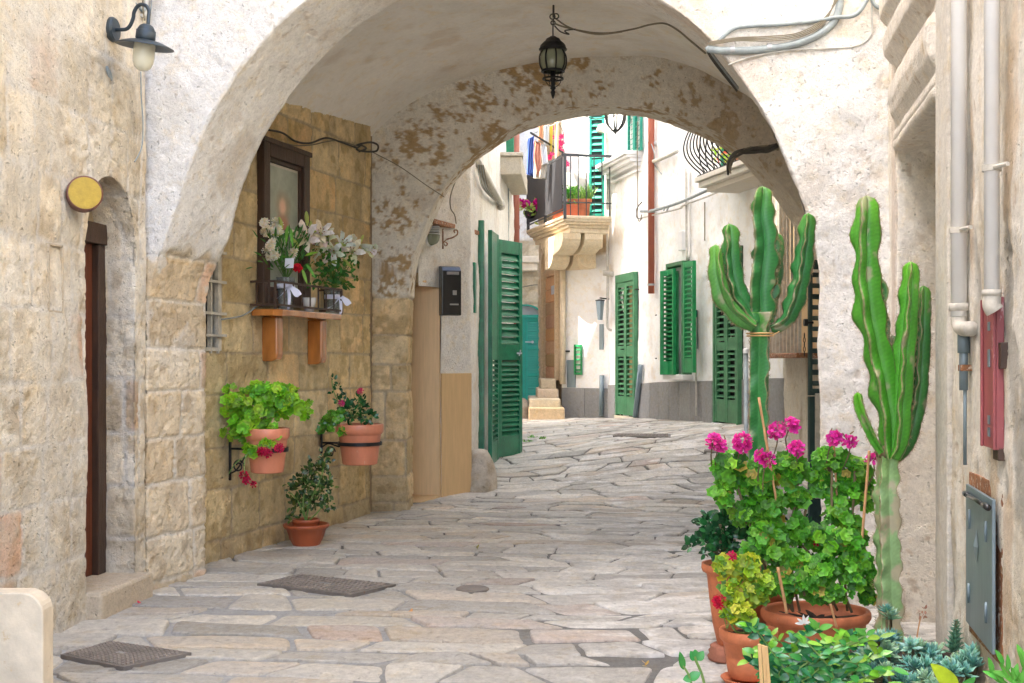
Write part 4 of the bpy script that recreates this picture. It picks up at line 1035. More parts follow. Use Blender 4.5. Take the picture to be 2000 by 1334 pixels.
# plain generic image: a muted ground and a small soft robed shape
nu, nv = 60, 120; aa = np.linspace(ia + .022, ib - .018, nu); zz_ = np.linspace(za_ + .02, zc_ - .03, nv)
Pt = np.array([[tuple(frN(a, .0245, z)) for z in zz_] for a in aa]); uu = np.repeat(np.linspace(-1, 1, nu)[:, None], nv, 1); vv = np.repeat(np.linspace(0, 1, nv)[None], nu, 0)
C = np.ones((nu, nv, 3)) * np.array((.42, .46, .38)); C = mixc(C, (.17, .20, .15), fbm(Pt, 9, 4, 3) * .8)
C = mixc(C, (.34, .27, .17), np.exp(-((uu / .5) ** 2 + ((vv - .68) / .13) ** 2) ** 2) * .9)
C = mixc(C, (.74, .48, .34), np.exp(-(((uu + .02) / .24) ** 2 + ((vv - .68) / .07) ** 2) ** 2))
C = mixc(C, (.50, .20, .12), np.exp(-((uu / .42) ** 2 + ((vv - .52) / .09) ** 2) ** 2) * .9)
C = mixc(C, (.45, .40, .30), np.exp(-(((uu - .5) / .10) ** 2 + ((vv - .40) / .12) ** 2) ** 2) * .6)
grid('print', Pt, C, M['picture'], pic)

# cable along the top of the shrine wall
t = thing('wall_cable', tuple(N3(640, 262, .02)), 'dark cables along the top of the shrine wall, ending in a loop', 'cable')
wire('cable', [N3(520, 254, .02), N3(545, 260, .03), N3(570, 276, .03), N3(600, 280, .02), N3(630, 270, .03), N3(660, 278, .03), N3(690, 290, .04)], .008, M['dkcable'], t)
wire('cable', [N3(525, 270, .02), N3(560, 283, .03), N3(600, 284, .02), N3(650, 275, .03), N3(695, 288, .04)], .005, M['browncable'], t)
wire('cable', [P(690, 287, 10.75), P(705, 281, 10.75), P(725, 278, 10.78), P(738, 284, 10.8), P(735, 295, 10.8), P(715, 296, 10.78), P(697, 292, 10.75), P(705, 284, 10.74), P(715, 290, 10.75), P(700, 296, 10.75)], .009, M['dkcable'], t)
wire('cable', [P(725, 296, 11.15), P(780, 325, 11.2), P(830, 360, 11.2), P(868, 385, 11.2)], .004, M['browncable'], t)
wire('cable', [N3(516, 290, .02), N3(514, 400, .02), N3(516, 520, .02), N3(514, 590, .02), N3(500, 596, .02), N3(470, 616, .02), N3(425, 624, .03)], .006, M['cable'], t)

# the shelf with its brackets
sh = thing('wooden_shelf', tuple(N3(585, 625, 0)), 'varnished pine shelf on two thick brackets under the framed picture', 'shelf')
zs_ = PB(590, 614, .2).z; a0, a1 = sNb(500, .04), sNb(674, .22)
pp = [(a0, 0), (a0 - .015, .10), (a0 - .005, .18), (a0 + .05, .23), (a1 - .10, .23), (a1 - .02, .20), (a1, .15), (a1, 0)]
mb = MB(); n = len(pp); vs = [frN(a, b, zs_ - .025) for a, b in pp] + [frN(a, b, zs_ + .025) for a, b in pp]
mb.add(vs, [tuple(range(n - 1, -1, -1)), tuple(range(n, 2 * n))] + [(i, (i + 1) % n, n + (i + 1) % n, n + i) for i in range(n)]); mb.build('board', M['honey'], sh, bevel=.01)
for x0, x1, y1 in ((513, 541, 706), (602, 630, 712)):
    b0 = sNb(x0, .01); b1 = b0 + .10; zz1 = PB(x0 + 14, y1, .1).z
    mb = MB(); pr = [(0, zs_ - .026), (.13, zs_ - .026), (.13, zz1 + .05), (.115, zz1 + .015), (.08, zz1 - .0), (0, zz1)]
    vs = [frN(b0, b, z) for b, z in pr] + [frN(b1, b, z) for b, z in pr]; n = len(pr)
    mb.add(vs, [tuple(range(n)), tuple(range(2 * n - 1, n - 1, -1))] + [(i, n + i, n + (i + 1) % n, (i + 1) % n) for i in range(n)]); mb.build('bracket', M['honey'], sh, bevel=.012)
# iron rail on the shelf
rl = thing('shelf_rail', tuple(frN((a0 + a1) / 2, .27, zs_ + .025)), 'low dark iron rail fencing the front of the flower shelf', 'railing')
mb = MB(); zr0, zr1 = zs_ + .055, zs_ + .225; ra, rb = a0 - .01, a1 - .03; yb_ = .20
for z in (zr0, zr1): mb.fb(frN, ra, rb, yb_ - .006, yb_ + .006, z - .008, z + .008); mb.fb(frN, rb - .006, rb + .006, 0, yb_ + .006, z - .008, z + .008); mb.fb(frN, ra - .006, ra + .006, 0, yb_ + .006, z - .008, z + .008)
for k in range(9): q = ra + (rb - ra) * k / 8; mb.fb(frN, q - .006, q + .006, yb_ - .004, yb_ + .004, zr0, zr1)
for k in range(1, 4): mb.fb(frN, rb - .004, rb + .004, yb_ * k / 4 - .006, yb_ * k / 4 + .006, zr0, zr1); mb.fb(frN, ra - .004, ra + .004, yb_ * k / 4 - .006, yb_ * k / 4 + .006, zr0, zr1)
mb.fb(frN, rb - .008, rb + .008, yb_ - .008, yb_ + .008, zs_ + .025, zr1); mb.fb(frN, ra - .008, ra + .008, yb_ - .008, yb_ + .008, zs_ + .025, zr1)
mb.build('rail', M['dkwood'], rl)

ztop = zs_ + .026
def vase(s, off, r0, r1, h, label, beads):
    o = frN(s, off, ztop); t = thing('glass_vase', tuple(o), label, 'vase')
    mb = MB(); mb.lathe([(0, 0), (r0, 0), (r0 + .002, .01), (r1, h - .005), (r1 + .004, h), (r1 - .001, h), (r0 - .006, .02), (0, .02)], o, 36, wob=.025); mb.build('glass', M['glass'], t, smooth=True)
    mb = MB(); mb.lathe([(r0 - .004 + (r1 - r0) * 0, .022), (r0 - .003 + (r1 - r0) * beads, h * beads), (0, h * beads)], o, 30, wob=.03); mb.build('filling', M['silver'], t, smooth=True)
    return t, o
def PS(px, py, Y=None):                  # a point above the shelf
    Yw = onl(px, LN); p = P(px, py, (Y if Y else Yw - .15)); return p
def stemtube(mb, a, b, r=.003, c=(.08, .2, .04)):
    m = (a + b) / 2 + rv() * .02; mb.tube(smooth_pts([a, m, b], 4), r, 6, c)
def lily(mb, c, d, L, open_=1.0, rg=RG):
    d = d.normalized(); u = d.orthogonal().normalized(); v = d.cross(u)
    for k in range(6):
        t = 2 * math.pi * k / 6 + rg.uniform(-.1, .1); w = (u * math.cos(t) + v * math.sin(t)); col = vary((.90, .89, .80), .04, rg)
        pts = [(0, 0, .012), (.35, .14, .5), (.65, .40 * open_, .9), (.85, .72 * open_, .8), (.92 - .15 * open_, 1.0 * open_, .1)]
        s = d.cross(w); vs = []; cs = []
        for (a, b, wd_) in pts:
            ctr_ = c + d * (a * L) + w * (b * L * .75); q = s * (wd_ * L * .17)
            vs += [ctr_ - q + w * .004, ctr_ - w * .003, ctr_ + q + w * .004]; e = (.55, .62, .30) if a < .3 else col; cs += [e, tuple(x * .9 for x in e), e]
        fs = []
        for i in range(len(pts) - 1): a = i * 3; fs += [(a, a + 1, a + 4, a + 3), (a + 1, a + 2, a + 5, a + 4)]
        mb.add(vs, fs, cs)
    for k in range(6):
        t = 2 * math.pi * k / 6; w = (u * math.cos(t) + v * math.sin(t)); e = c + d * L * .8 + w * L * .16
        mb.tube([c + d * L * .2, e], .0015, 4, (.5, .6, .3)); mb.tube([e - w * .006, e + w * .006], .003, 5, (.35, .12, .03))
def bud(mb, c, d, L, col=(.50, .58, .16)):
    d = d.normalized(); mb.tube([c, c + d * L * .25, c + d * L * .6, c + d * L * .88, c + d * L], [.005, L * .13, L * .16, L * .10, .003], 8, col)
def mum(mb, c, r, rg=RG):
    for k in range(5):
        cc = c + rv(rg) * r * .55
        for ring, (rr_, up) in enumerate(((.5, .0), (.35, .35))):
            petal_flower(mb, cc, Vector((0, -.8, .4)) + rv(rg) * .5, r * (rr_ + .2), (.92, .90, .82), (.7, .62, .38), 9, rg, cup=.3 + up, w=.4)
# first bouquet
vt, vo = vase(sNb(558, .11), .11, .056, .068, .25, 'fluted glass vase with a white ribbon bow on the left of the flower shelf', .6)
f = thing('flower_bouquet', tuple(vo + Vector((0, 0, .2))), 'bouquet of small white chrysanthemums and lilies in the vase on the left of the shelf', 'bouquet')
Yv = vo.y; top = vo + Vector((0, 0, .22)); st = MB(); lf = MB(); fl = MB()
mums = [(528, 448), (540, 438), (545, 452), (521, 452), (526, 478), (533, 472), (524, 492), (549, 475), (537, 497), (530, 505), (572, 492), (518, 440)]
for x, y in mums:
    c = PB(x, y, RG.uniform(.08, .16)); stemtube(st, top, c); mum(fl, c, .046)
for (x, y, dx, dz, L) in ((550, 440, -.25, 1, .10), (600, 432, -.05, 1, .12), (607, 446, .05, 1, .09), (545, 458, -1, -.05, .08), (610, 452, -.9, .05, .11), (580, 477, -.4, .7, .08)):
    c = PB(x, y, .14); bud(fl, c - Vector((dx, 0, dz)).normalized() * L * .3, Vector((dx, -.2, dz)), L * .95); stemtube(st, top, c)
lily(fl, PB(600, 468, .15) + Vector((0, .08, 0)), Vector((-.1, -1, .15)), .18); lily(fl, PB(626, 462, .12), Vector((.2, -.9, .3)), .14); stemtube(st, top, PB(602, 468, .12))
for k in range(150):
    a = RG.gauss(565, 24); b = RG.uniform(455, 528); c = PB(a, b, RG.uniform(.05, .18)); d = (c - top); leaf_oval(lf, c, d + rv() * .12, Vector((0, -1, .5)), RG.uniform(.05, .10), RG.uniform(.010, .02), vary((.05, .16, .03), .3))
for (x, y, dx, dz, L, col) in ((560, 500, -1, -.25, .12, (.10, .32, .03)), (595, 500, .9, .4, .11, (.22, .42, .05)), (590, 525, .4, -1, .12, (.22, .45, .06)), (598, 515, .7, -.9, .13, (.12, .36, .04)), (562, 440, -.1, -1, .14, (.16, .4, .05)), (568, 445, .12, -1, .15, (.14, .38, .05)), (585, 480, -.5, -.8, .12, (.10, .3, .04))):
    leaf_oval(lf, PB(x, y, .16), Vector((dx, -.3, dz)), Vector((0, -1, .6)), L, .026, col, .3)
for k in range(8): # rose
    petal_flower(fl, PB(581, 523, .17) + rv() * .008, Vector((.2, -1, .4)) + rv() * .6, .034, (.62, .01, .03), (.3, 0, .01), 4)
st.build('stems', M['leaf'], f); lf.build('foliage', M['leaf'], f); fl.build('blooms', M['petal'], f)
tg = thing('gift_tag', tuple(PB(565, 520, .2)), 'small white folded card stuck among the flowers of the left bouquet', 'card')
mb = MB(); q = PB(565, 514, .2); u = Vector((.035, -.01, .0)); w_ = Vector((.004, -.006, .036)); mb.add([q - u - w_, q + u - w_, q + u + w_ * 1.0, q - u + w_, q - u - w_ + Vector((0, .004, 0)), q + u - w_ + Vector((0, .004, 0)), q + u + w_ + Vector((0, .004, 0)), q - u + w_ + Vector((0, .004, 0))], [(0, 1, 2, 3), (7, 6, 5, 4), (0, 4, 5, 1), (1, 5, 6, 2), (2, 6, 7, 3), (3, 7, 4, 0)]); mb.build('card', M['paper'], tg)
def bow(t, q, sc=1, right=False):
    mb = MB()
    def strip(pts, w, tw=0):
        pts = smooth_pts(pts, 5); vs = []
        for i, p in enumerate(pts): vs += [p + Vector((w * .8, 0, w * .6)), p - Vector((w * .8, 0, w * .6))]
        vs2 = [v + Vector((0, .002, 0)) for v in vs]; n = len(pts); fs = [(2 * i, 2 * i + 1, 2 * i + 3, 2 * i + 2) for i in range(n - 1)]
        mb.add(vs + vs2, fs + [tuple(2 * n + k for k in reversed(ff)) for ff in fs])
    V_ = lambda x, y, z: q + Vector((x, y, z)) * sc
    strip([V_(0, 0, 0), V_(-.03, -.02, -.05), V_(-.07, -.02, -.085), V_(-.10, -.01, -.095)], .014)
    strip([V_(0, 0, 0), V_(.012, -.02, -.06), V_(.012, -.02, -.12), V_(.004, -.01, -.16)], .014)
    strip([V_(0, 0, 0), V_(.03, -.03, -.012), V_(.06, -.03, -.06), V_(.085, -.02, -.065), V_(.06, -.02, -.03), V_(.0, -.01, 0)], .016)
    strip([V_(0, 0, 0), V_(-.03, -.03, .012), V_(-.045, -.02, .0), V_(0, -.01, 0)], .012)
    mb.build('ribbon_bow', M['ribbon'], t, smooth=True)
def band(t, o, z, r, h):
    mb = MB(); mb.lathe([(r, z), (r + .003, z + .003), (r + .003, z + h), (r, z + h + .002)], o, 36); mb.build('ribbon_band', M['ribbon'], t, smooth=True)
band(vt, vo, .165, .066, .034); bow(vt, vo + Vector((.03, -.074, .18)), 1.1)
# second vase and bouquet
vt, vo = vase(sNb(650, .11), .11, .058, .068, .20, 'beaded glass vase with a lavender white ribbon at the right end of the flower shelf', .62)
band(vt, vo, .125, .066, .036); bow(vt, vo + Vector((.064, -.05, .145)), 1.0)
f = thing('lily_bouquet', tuple(vo + Vector((0, 0, .18))), 'bouquet of open white lilies and green buds in the right vase of the shelf', 'bouquet')
Yv = vo.y; top = vo + Vector((0, 0, .18)); st = MB(); lf = MB(); fl = MB()
for (x, y, d, L) in ((640, 470, (-.2, -.9, .35), .10), (652, 492, (-.1, -1, -.2), .11), (636, 482, (-.9, -.5, -.1), .12), (688, 492, (.05, -1, .05), .12), (712, 482, (1, -.4, -.45), .13), (666, 480, (.6, -.7, .5), .10)):
    L *= 1.5; c = PB(x, y, .13); lily(fl, c - Vector(d) * L * .3, Vector(d), L, .9 if x != 712 else .45); stemtube(st, top, c)
for (x, y, dx, dz, L) in ((705, 470, .5, 1, .09), (668, 478, -1, .2, .10), (676, 512, .8, -.8, .10), (640, 460, -1, .1, .08)):
    c = PB(x, y, .14); bud(fl, c - Vector((dx, 0, dz)).normalized() * L * .4, Vector((dx, -.2, dz)), L); stemtube(st, top, c)
mum(fl, PB(688, 467, .12), .04)
for k in range(220):
    a = RG.gauss(655, 20); b = RG.uniform(490, 560); c = PB(a, b, RG.uniform(.05, .2)); leaf_oval(lf, c, rv() + Vector((0, -.2, -.1)), Vector((0, -1, .5)) + rv() * .4, RG.uniform(.03, .07), RG.uniform(.018, .034), vary(RG.choice([(.03, .13, .025), (.05, .18, .03), (.09, .16, .02)]), .3))
for k in range(60):
    c = PB(RG.gauss(640, 16), RG.uniform(515, 560), RG.uniform(.06, .17)); leaf_oval(lf, c, rv(), rv(), .03, .006, vary((.20, .24, .05), .2))
st.build('stems', M['leaf'], f); lf.build('foliage', M['leaf'], f); fl.build('blooms', M['petal'], f)
# white candle cup
o = frN(sNb(604, .12), .12, ztop); cp = thing('white_cup', tuple(o), 'plain white cup standing between the two vases on the shelf', 'cup')
mb = MB(); mb.lathe([(0, 0), (.036, 0), (.044, .05), (.046, .052), (.056, .115), (.053, .116), (.042, .052), (0, .05)], o, 32); mb.build('cup_body', M['white'], cp, smooth=True)

# ---- hanging pots with brackets
def wall_pot(px, rim_y, bot_y, rpx, sx_, sy0, sy1, label_pot, label_br, flip=1):
    cw = frN(sN(sx_), .35 if sx_ > 500 else .30, 0); Y = cw.y
    px = 1000 + cw.x / Y * F * 1.0
    c = P(px, bot_y, Y); k = Y / F; r1 = rpx * k; h = (bot_y - rim_y) * k
    pot = thing('hanging_pot', tuple(c), label_pot, 'flowerpot')
    mb = MB(); rim_pot(mb, c, r1 * .72, r1 * .93, h, h * .26, r1 * .05, n=48); mb.build('pot_body', M['terrap'], pot, smooth=True, bevel=.002)
    mb = MB(); disc(mb, c + Vector((0, 0, h - .03)), r1 * .86, rough=.006); mb.build('soil', M['soil'], pot)
    br = thing('pot_bracket', tuple(N3(sx_, sy1, .01)), label_br, 'bracket')
    zr = c.z + h * .52; rr = r1 * .875 + .006
    mb = MB(); mb.lathe([(rr - .005, zr - c.z - .014), (rr + .003, zr - c.z - .014), (rr + .003, zr - c.z + .014), (rr - .005, zr - c.z + .014)], Vector((c.x, c.y, c.z)), 48); mb.build('ring', M['iron'], br)
    mb = MB(); s = sN(sx_); z0 = P(sx_, sy1, onl(sx_, LN)).z; z1 = P(sx_, sy0, onl(sx_, LN)).z
    mb.fb(frN, s - .010, s + .010, .004, .016, z0, z1)
    a = frN(s, .012, zr); tgt = Vector((c.x, c.y, zr)); d = (tgt - a); e = tgt - d.normalized() * rr
    mb.tube([a, e], .008, 6)
    mb.tube(smooth_pts([frN(s, .014, z0 + .05), frN(s, .03, z0 + .05) + d * .12 + Vector((0, 0, .03)), a + d * .45 + Vector((0, 0, -.03)), e + Vector((0, 0, -.005))], 5), .006, 6)
    cc = a + d * .22 + Vector((0, 0, -(z1 - z0) * .42)); dd = d.normalized()
    mb.tube([cc + dd * (math.cos(t) * (.045 - t * .003)) + Vector((0, 0, math.sin(t) * (.045 - t * .003))) for t in np.linspace(0, 9, 30)], .006, 6)
    mb.build('arm', M['iron'], br, smooth=True)
    return pot, c, Y, r1, h
potL, cL, YLp, rL, hL = wall_pot(536, 836, 923, 44, 447, 857, 938, 'dusty terracotta wall pot with a bushy lime-green geranium, left of the two on the wall', 'black scrolled iron bracket holding the wall pot of the lime-green geranium')
WALLPUSH = True
gp = thing('geranium_plant', tuple(cL + Vector((0, 0, hL - .04))), 'bushy lime-green geranium with crimson blooms hanging over its wall pot', 'plant')
lf = MB(); pt = MB()
G1 = [(.26, .56, .02), (.19, .50, .02), (.34, .60, .03), (.14, .42, .015)]
bush(lf, [(500, 792, YLp, 66, 40, 50), (455, 790, YLp - .02, 28, 30, 30), (560, 785, YLp, 48, 32, 45), (475, 835, YLp - .05, 42, 28, 35), (520, 770, YLp, 52, 24, 40), (600, 800, YLp, 18, 20, 18), (525, 845, YLp - .05, 30, 20, 26), (545, 765, YLp, 40, 18, 25), (520, 862, YLp - .12, 20, 14, 12), (455, 757, YLp, 26, 10, 20)], 430, .036, G1, petiole=pt, up=.3, cam=.9, shell=.3)
bush(lf, [(492, 880, YLp - .12, 14, 12, 12)], 16, .030, G1, petiole=pt)
for (x, y, n_) in ((520, 878, 9), (536, 874, 9), (546, 882, 9), (478, 930, 8), (484, 938, 6), (495, 945, 3)):
    pass
fl = MB()
for (x, y, n_, R_) in ((512, 882, 9, .022), (524, 886, 8, .02), (545, 876, 10, .024), (476, 928, 8, .020), (482, 938, 6, .016), (494, 946, 3, .012)):
    umbel(fl, P(x, y, YLp - .17), R_, n_, .026, RED, REDD)
wl = [P(505, 850, YLp), P(500, 868, YLp - .12), P(520, 870, YLp - .16), P(530, 880, YLp - .18)]; pt.tube(smooth_pts(wl, 4), .003, 5)
for wl in ([P(505, 850, YLp), P(485, 885, YLp - .14), P(460, 905, YLp - .16), P(447, 925, YLp - .17)], [P(490, 870, YLp - .1), P(478, 900, YLp - .17), P(478, 925, YLp - .19)]): pt.tube(smooth_pts(wl, 4), .003, 5)
for k in range(10): c = P(505 + RG.uniform(-14, 14), 845 + RG.uniform(-20, 10), YLp); pt.tube(smooth_pts([cL + Vector((RG.uniform(-.05, .05), RG.uniform(-.05, .05), hL - .04)), c, c + rv() * .1 + Vector((0, 0, .1))], 4), .005, 6)
lf.v = [tuple(offwall(Vector(q), .012)) for q in lf.v]; lf.build('foliage', M['leaf'], gp, smooth=True); fl.build('blooms', M['petal'], gp)
stm = pmat('green stem', (.16, .28, .06), .6); pt.build('stems', stm, gp)

potR, cR, YRp, rR, hR = wall_pot(702, 828, 907, 47, 626, 843, 885, 'dusty terracotta wall pot with drips, beside the second arch pier', 'black scrolled iron bracket holding the wall pot beside the second arch pier')
gp = thing('impatiens_plant', tuple(cR + Vector((0, 0, hR - .04))), 'dark green leafy plant with pink blooms in the wall pot beside the second arch pier', 'plant')
lf = MB(); pt = MB(); fl = MB()
G2 = [(.012, .085, .02), (.02, .12, .03), (.008, .06, .02)]
bush(lf, [(690, 805, YRp, 32, 24, 30), (668, 790, YRp, 16, 16, 20), (716, 812, YRp, 18, 14, 20), (704, 784, YRp, 12, 14, 12)], 170, .024, G2, 'oval', petiole=pt, W=.55)
bush(lf, [(640, 826, YRp - .05, 24, 22, 22), (658, 815, YRp - .06, 22, 18, 20), (670, 840, YRp - .14, 10, 8, 8), (626, 832, YRp, 12, 10, 10)], 48, .034, [(.10, .30, .02), (.06, .24, .02)], petiole=pt)
bush(lf, [(655, 768, YRp, 12, 10, 8), (650, 745, YRp, 7, 8, 6), (662, 757, YRp, 6, 6, 6)], 22, .020, G2, 'oval', W=.6)
pt.tube(smooth_pts([cR + Vector((-.05, 0, hR - .03)), P(668, 800, YRp), P(652, 765, YRp), P(648, 742, YRp)], 4), .004, 5)
pt.tube(smooth_pts([cR + Vector((.02, 0, hR - .03)), P(700, 790, YRp), P(703, 765, YRp)], 4), .004, 5)
umbel(fl, P(666, 787, YRp - .1), .016, 6, .024, (.72, .06, .25), (.45, .01, .08)); umbel(fl, P(704, 765, YRp - .05), .018, 7, .024, (.72, .04, .18), (.45, .01, .06))
lf.build('foliage', M['gloss'], gp, smooth=True); fl.build('blooms', M['petal'], gp); pt.build('stems', stm, gp)

WALLPUSH = False
# ---- rose bush in a bowl on the ground
gb = G(598, 1070); bowl = thing('bowl_planter', tuple(gb), 'red-brown fluted plastic bowl planter on the paving below the wall pots', 'flowerpot')
k = gb.y / F; r1 = 45 * k; h = 44 * k; gb.z += .012
mb = MB(); mb.lathe([(0, 0), (r1 * .55, 0), (r1 * .56, .01), (r1 * .72, h * .35), (r1 * .86, h * .78), (r1 * .94, h * .82), (r1, h * .93), (r1 * .99, h), (r1 * .93, h), (r1 * .85, h * .85), (0, h * .7)], gb, 64, wob=.012); mb.build('bowl', M['terrar'], bowl, smooth=True)
inn = thing('inner_pot', tuple(gb + Vector((0, 0, h * .6))), 'small round brown nursery pot sitting inside the bowl planter', 'flowerpot')
mb = MB(); rim_pot(mb, gb + Vector((0, 0, h * .5)), r1 * .48, r1 * .56, h * .72, .03, .006, .008, 40); mb.build('pot_body', M['terrar'], inn, smooth=True)
mb = MB(); disc(mb, gb + Vector((0, 0, h * 1.12)), r1 * .52, rough=.006); mb.build('soil', M['soil'], inn)
rose = thing('rose_bush', tuple(gb + Vector((0, 0, h * 1.1))), 'thin young rose bush with dark leaves growing in the bowl planter', 'plant')
lf = MB(); pt = MB(); Yr = gb.y; b0 = gb + Vector((0, 0, h * 1.05))
canes = [[(598, 1025), (606, 980), (628, 930), (640, 880)], [(595, 1025), (592, 980), (600, 940), (612, 905)], [(600, 1025), (625, 995), (640, 960), (645, 920)], [(594, 1025), (585, 985), (570, 965), (562, 962)], [(598, 1020), (604, 950), (590, 930), (578, 930)]]
for cn in canes: pt.tube(smooth_pts([b0] + [P(x, y, Yr + RG.uniform(-.06, .06)) for x, y in cn[1:]], 4), [.005] * (4 * (len(cn) - 1)) + [.002], 6)
bush(lf, [(635, 895, Yr, 18, 20, 16), (615, 915, Yr, 30, 22, 22), (598, 945, Yr, 34, 20, 24), (635, 950, Yr, 20, 30, 20), (580, 985, Yr, 18, 22, 18), (610, 975, Yr, 24, 24, 20), (575, 945, Yr, 18, 6, 12), (566, 958, Yr, 10, 8, 8), (570, 1010, Yr, 8, 10, 8), (640, 985, Yr, 14, 14, 12)], 620, .019, [(.03, .075, .018), (.055, .11, .022), (.018, .05, .015), (.07, .10, .02)], 'oval', petiole=None, W=.62, shell=.1)
lf.v = [tuple(offwall(Vector(q), .012)) for q in lf.v]; lf.build('foliage', M['gloss'], rose, smooth=True); pt.build('stems', stm, rose)

# ---- covers in the paving
def cover(name, px, label, pat=True, cat='manhole cover', lift=.020):
    cs = [G(x, y) for x, y in px]; z = float(gz(cs[0].x, cs[0].y)) + lift
    for c in cs: c.z = float(gz(c.x, c.y)) + lift
    cen = sum(cs, Vector()) / 4; t = thing(name, tuple(cen), label, cat)
    mb = MB(); top = cs; low = [c - Vector((0, 0, .04)) for c in cs]
    mb.add([low[0], low[1], low[3], low[2], top[0], top[1], top[3], top[2]], [(0, 2, 3, 1), (4, 5, 7, 6), (0, 1, 5, 4), (2, 6, 7, 3), (0, 4, 6, 2), (1, 3, 7, 5)]); mb.build('frame', M['cover'], t)
    mb = MB(); n = 15
    for i in range(n):
        for j in range(n):
            u, v = (i + .5) / n * .92 + .04, (j + .5) / n * .92 + .04; p = cs[0] * (1 - u) * (1 - v) + cs[1] * u * (1 - v) + cs[2] * u * v + cs[3] * (1 - u) * v
            du = (cs[1] - cs[0]) * (.42 / n) * .9; dv_ = (cs[3] - cs[0]) * (.42 / n) * .9
            if (i + j) % 2: du *= .55
            else: dv_ *= .55
            if abs(u - .5) < .06 and abs(v - .5) < .06: continue
            e = Vector((0, 0, .007)); f_ = Vector((0, 0, -.002))
            mb.add([p - du - dv_ + f_, p + du - dv_ + f_, p - du + dv_ + f_, p + du + dv_ + f_, p - du - dv_ + e, p + du - dv_ + e, p - du + dv_ + e, p + du + dv_ + e], [(4, 5, 7, 6), (0, 1, 5, 4), (2, 6, 7, 3), (0, 4, 6, 2), (1, 3, 7, 5)])
    mb.build('tread_pattern', M['covert'], t)
    mb = MB(); p = cen + Vector((0, 0, .001)); a = (cs[1] - cs[0]) * .08; b = (cs[3] - cs[0]) * .05
    vs = [p - a - b, p + a - b, p - a + b, p + a + b]; mb.hexa([v - Vector((0, 0, .01)) for v in vs] + [v + Vector((0, 0, .004)) for v in vs]); mb.build('lifting_plate', M['steel'], t)
cover('manhole_cover', [(118, 1288), (240, 1312), (374, 1284), (215, 1261)], 'rusty square studded manhole cover nearest the bottom left of the lane')
cover('manhole_cover', [(502, 1146), (685, 1168), (773, 1148), (585, 1128)], 'grey rectangular studded manhole cover near the bowl planter')
cover('drain_cover', [(1195, 855), (1310, 858), (1310, 851), (1200, 850)], 'narrow iron drain cover far up the lane in front of the white house')
cover('drain_cover', [(1375, 886), (1425, 888), (1425, 882), (1375, 882)], 'small iron grating in the lane behind the left cactus', lift=.020)
c = G(923, 1157); mb = MB(); c.z = .022; mb.lathe([(0, .006), (.09, .006), (.1, .002), (.1, -.03)], c, 32); o = mb.build('valve_cover', M['cover'], None, org=tuple(c)); tag(o, 'small round iron valve cover set in the middle of the paving', 'cover')

# ================================================================== LEFT HOUSE ITEMS BEYOND THE ARCH
# letterbox
f1, l1 = fr2((-.709, 12.15), (-.43, 12.5))
Ym = 12.3; m0 = P(862, 618, 12.12)
lb = thing('letterbox', tuple(f1(.13, .06, m0.z)), 'black enamelled letterbox on the white wall over the travertine panel', 'letterbox')
z0, z1 = P(880, 617, 12.2).z, P(880, 521, 12.2).z
fq = Fr((P(863, 0, 12.02).x, 12.02, 0), (1, .35, 0)); W = .20; fq.n = Vector((.35, -1, 0)).normalized(); D = .11
mb = MB(); pr = [(0, z0), (D, z0), (D, z1 - .05), (D * .7, z1 - .012), (D * .3, z1), (0, z1)]
n = len(pr); vs = [fq(0, b - D, z) for b, z in pr] + [fq(W, b - D, z) for b, z in pr]
mb.add(vs, [tuple(range(n)), tuple(range(2 * n - 1, n - 1, -1))] + [(i, n + i, n + (i + 1) % n, (i + 1) % n) for i in range(n)]); mb.build('box_body', M['black'], lb, bevel=.008)
mb = MB(); mb.fb(fq, .05, .17, -.012, .022, z1 - .09, z1 - .06); mb.build('flap', M['steel'], lb, bevel=.004)
mb = MB(); mb.fb(fq, .11, .15, 0, .008, z0 + .20, z0 + .245); mb.fb(fq, .08, .17, 0, .006, z0 + .10, z0 + .115); mb.build('plate', M['steel'], lb, bevel=.002)
mb = MB(); mb.fb(fq, .06, W - .01, 0, .004, z0 + .01, z0 + .13); mb.build('door', M['black'], lb, bevel=.003)
# bulkhead light behind the arch edge
bl = thing('bulkhead_light', tuple(P(845, 485, 12.0)), 'cream ribbed oval bulkhead light just inside the inner arch on the left', 'lamp')
c = P(847, 462, 12.0); ax = Vector((.9, -.55, 0))
mb = MB(); mb.lathe([(.0, .0), (.085, 0), (.09, .03), (.08, .05)], c - ax.normalized() * .06, 32, ax=ax, sx=1.25, sy=1); mb.build('base', M['white'], bl, smooth=True)
mb = MB(); mb.lathe([(.08, .045), (.07, .08), (.04, .10), (0, .105)], c - ax.normalized() * .06, 32, ax=ax, sx=1.25, sy=1); mb.build('glass', M['lampglass'], bl, smooth=True)
mb = MB()
for k in range(4): z = .02 + k * .022; mb.box((c.x - .09, c.y - .09, c.z + z), (c.x + .06, c.y + .03, c.z + z + .008))
mb.build('visor', M['white'], bl, bevel=.002)
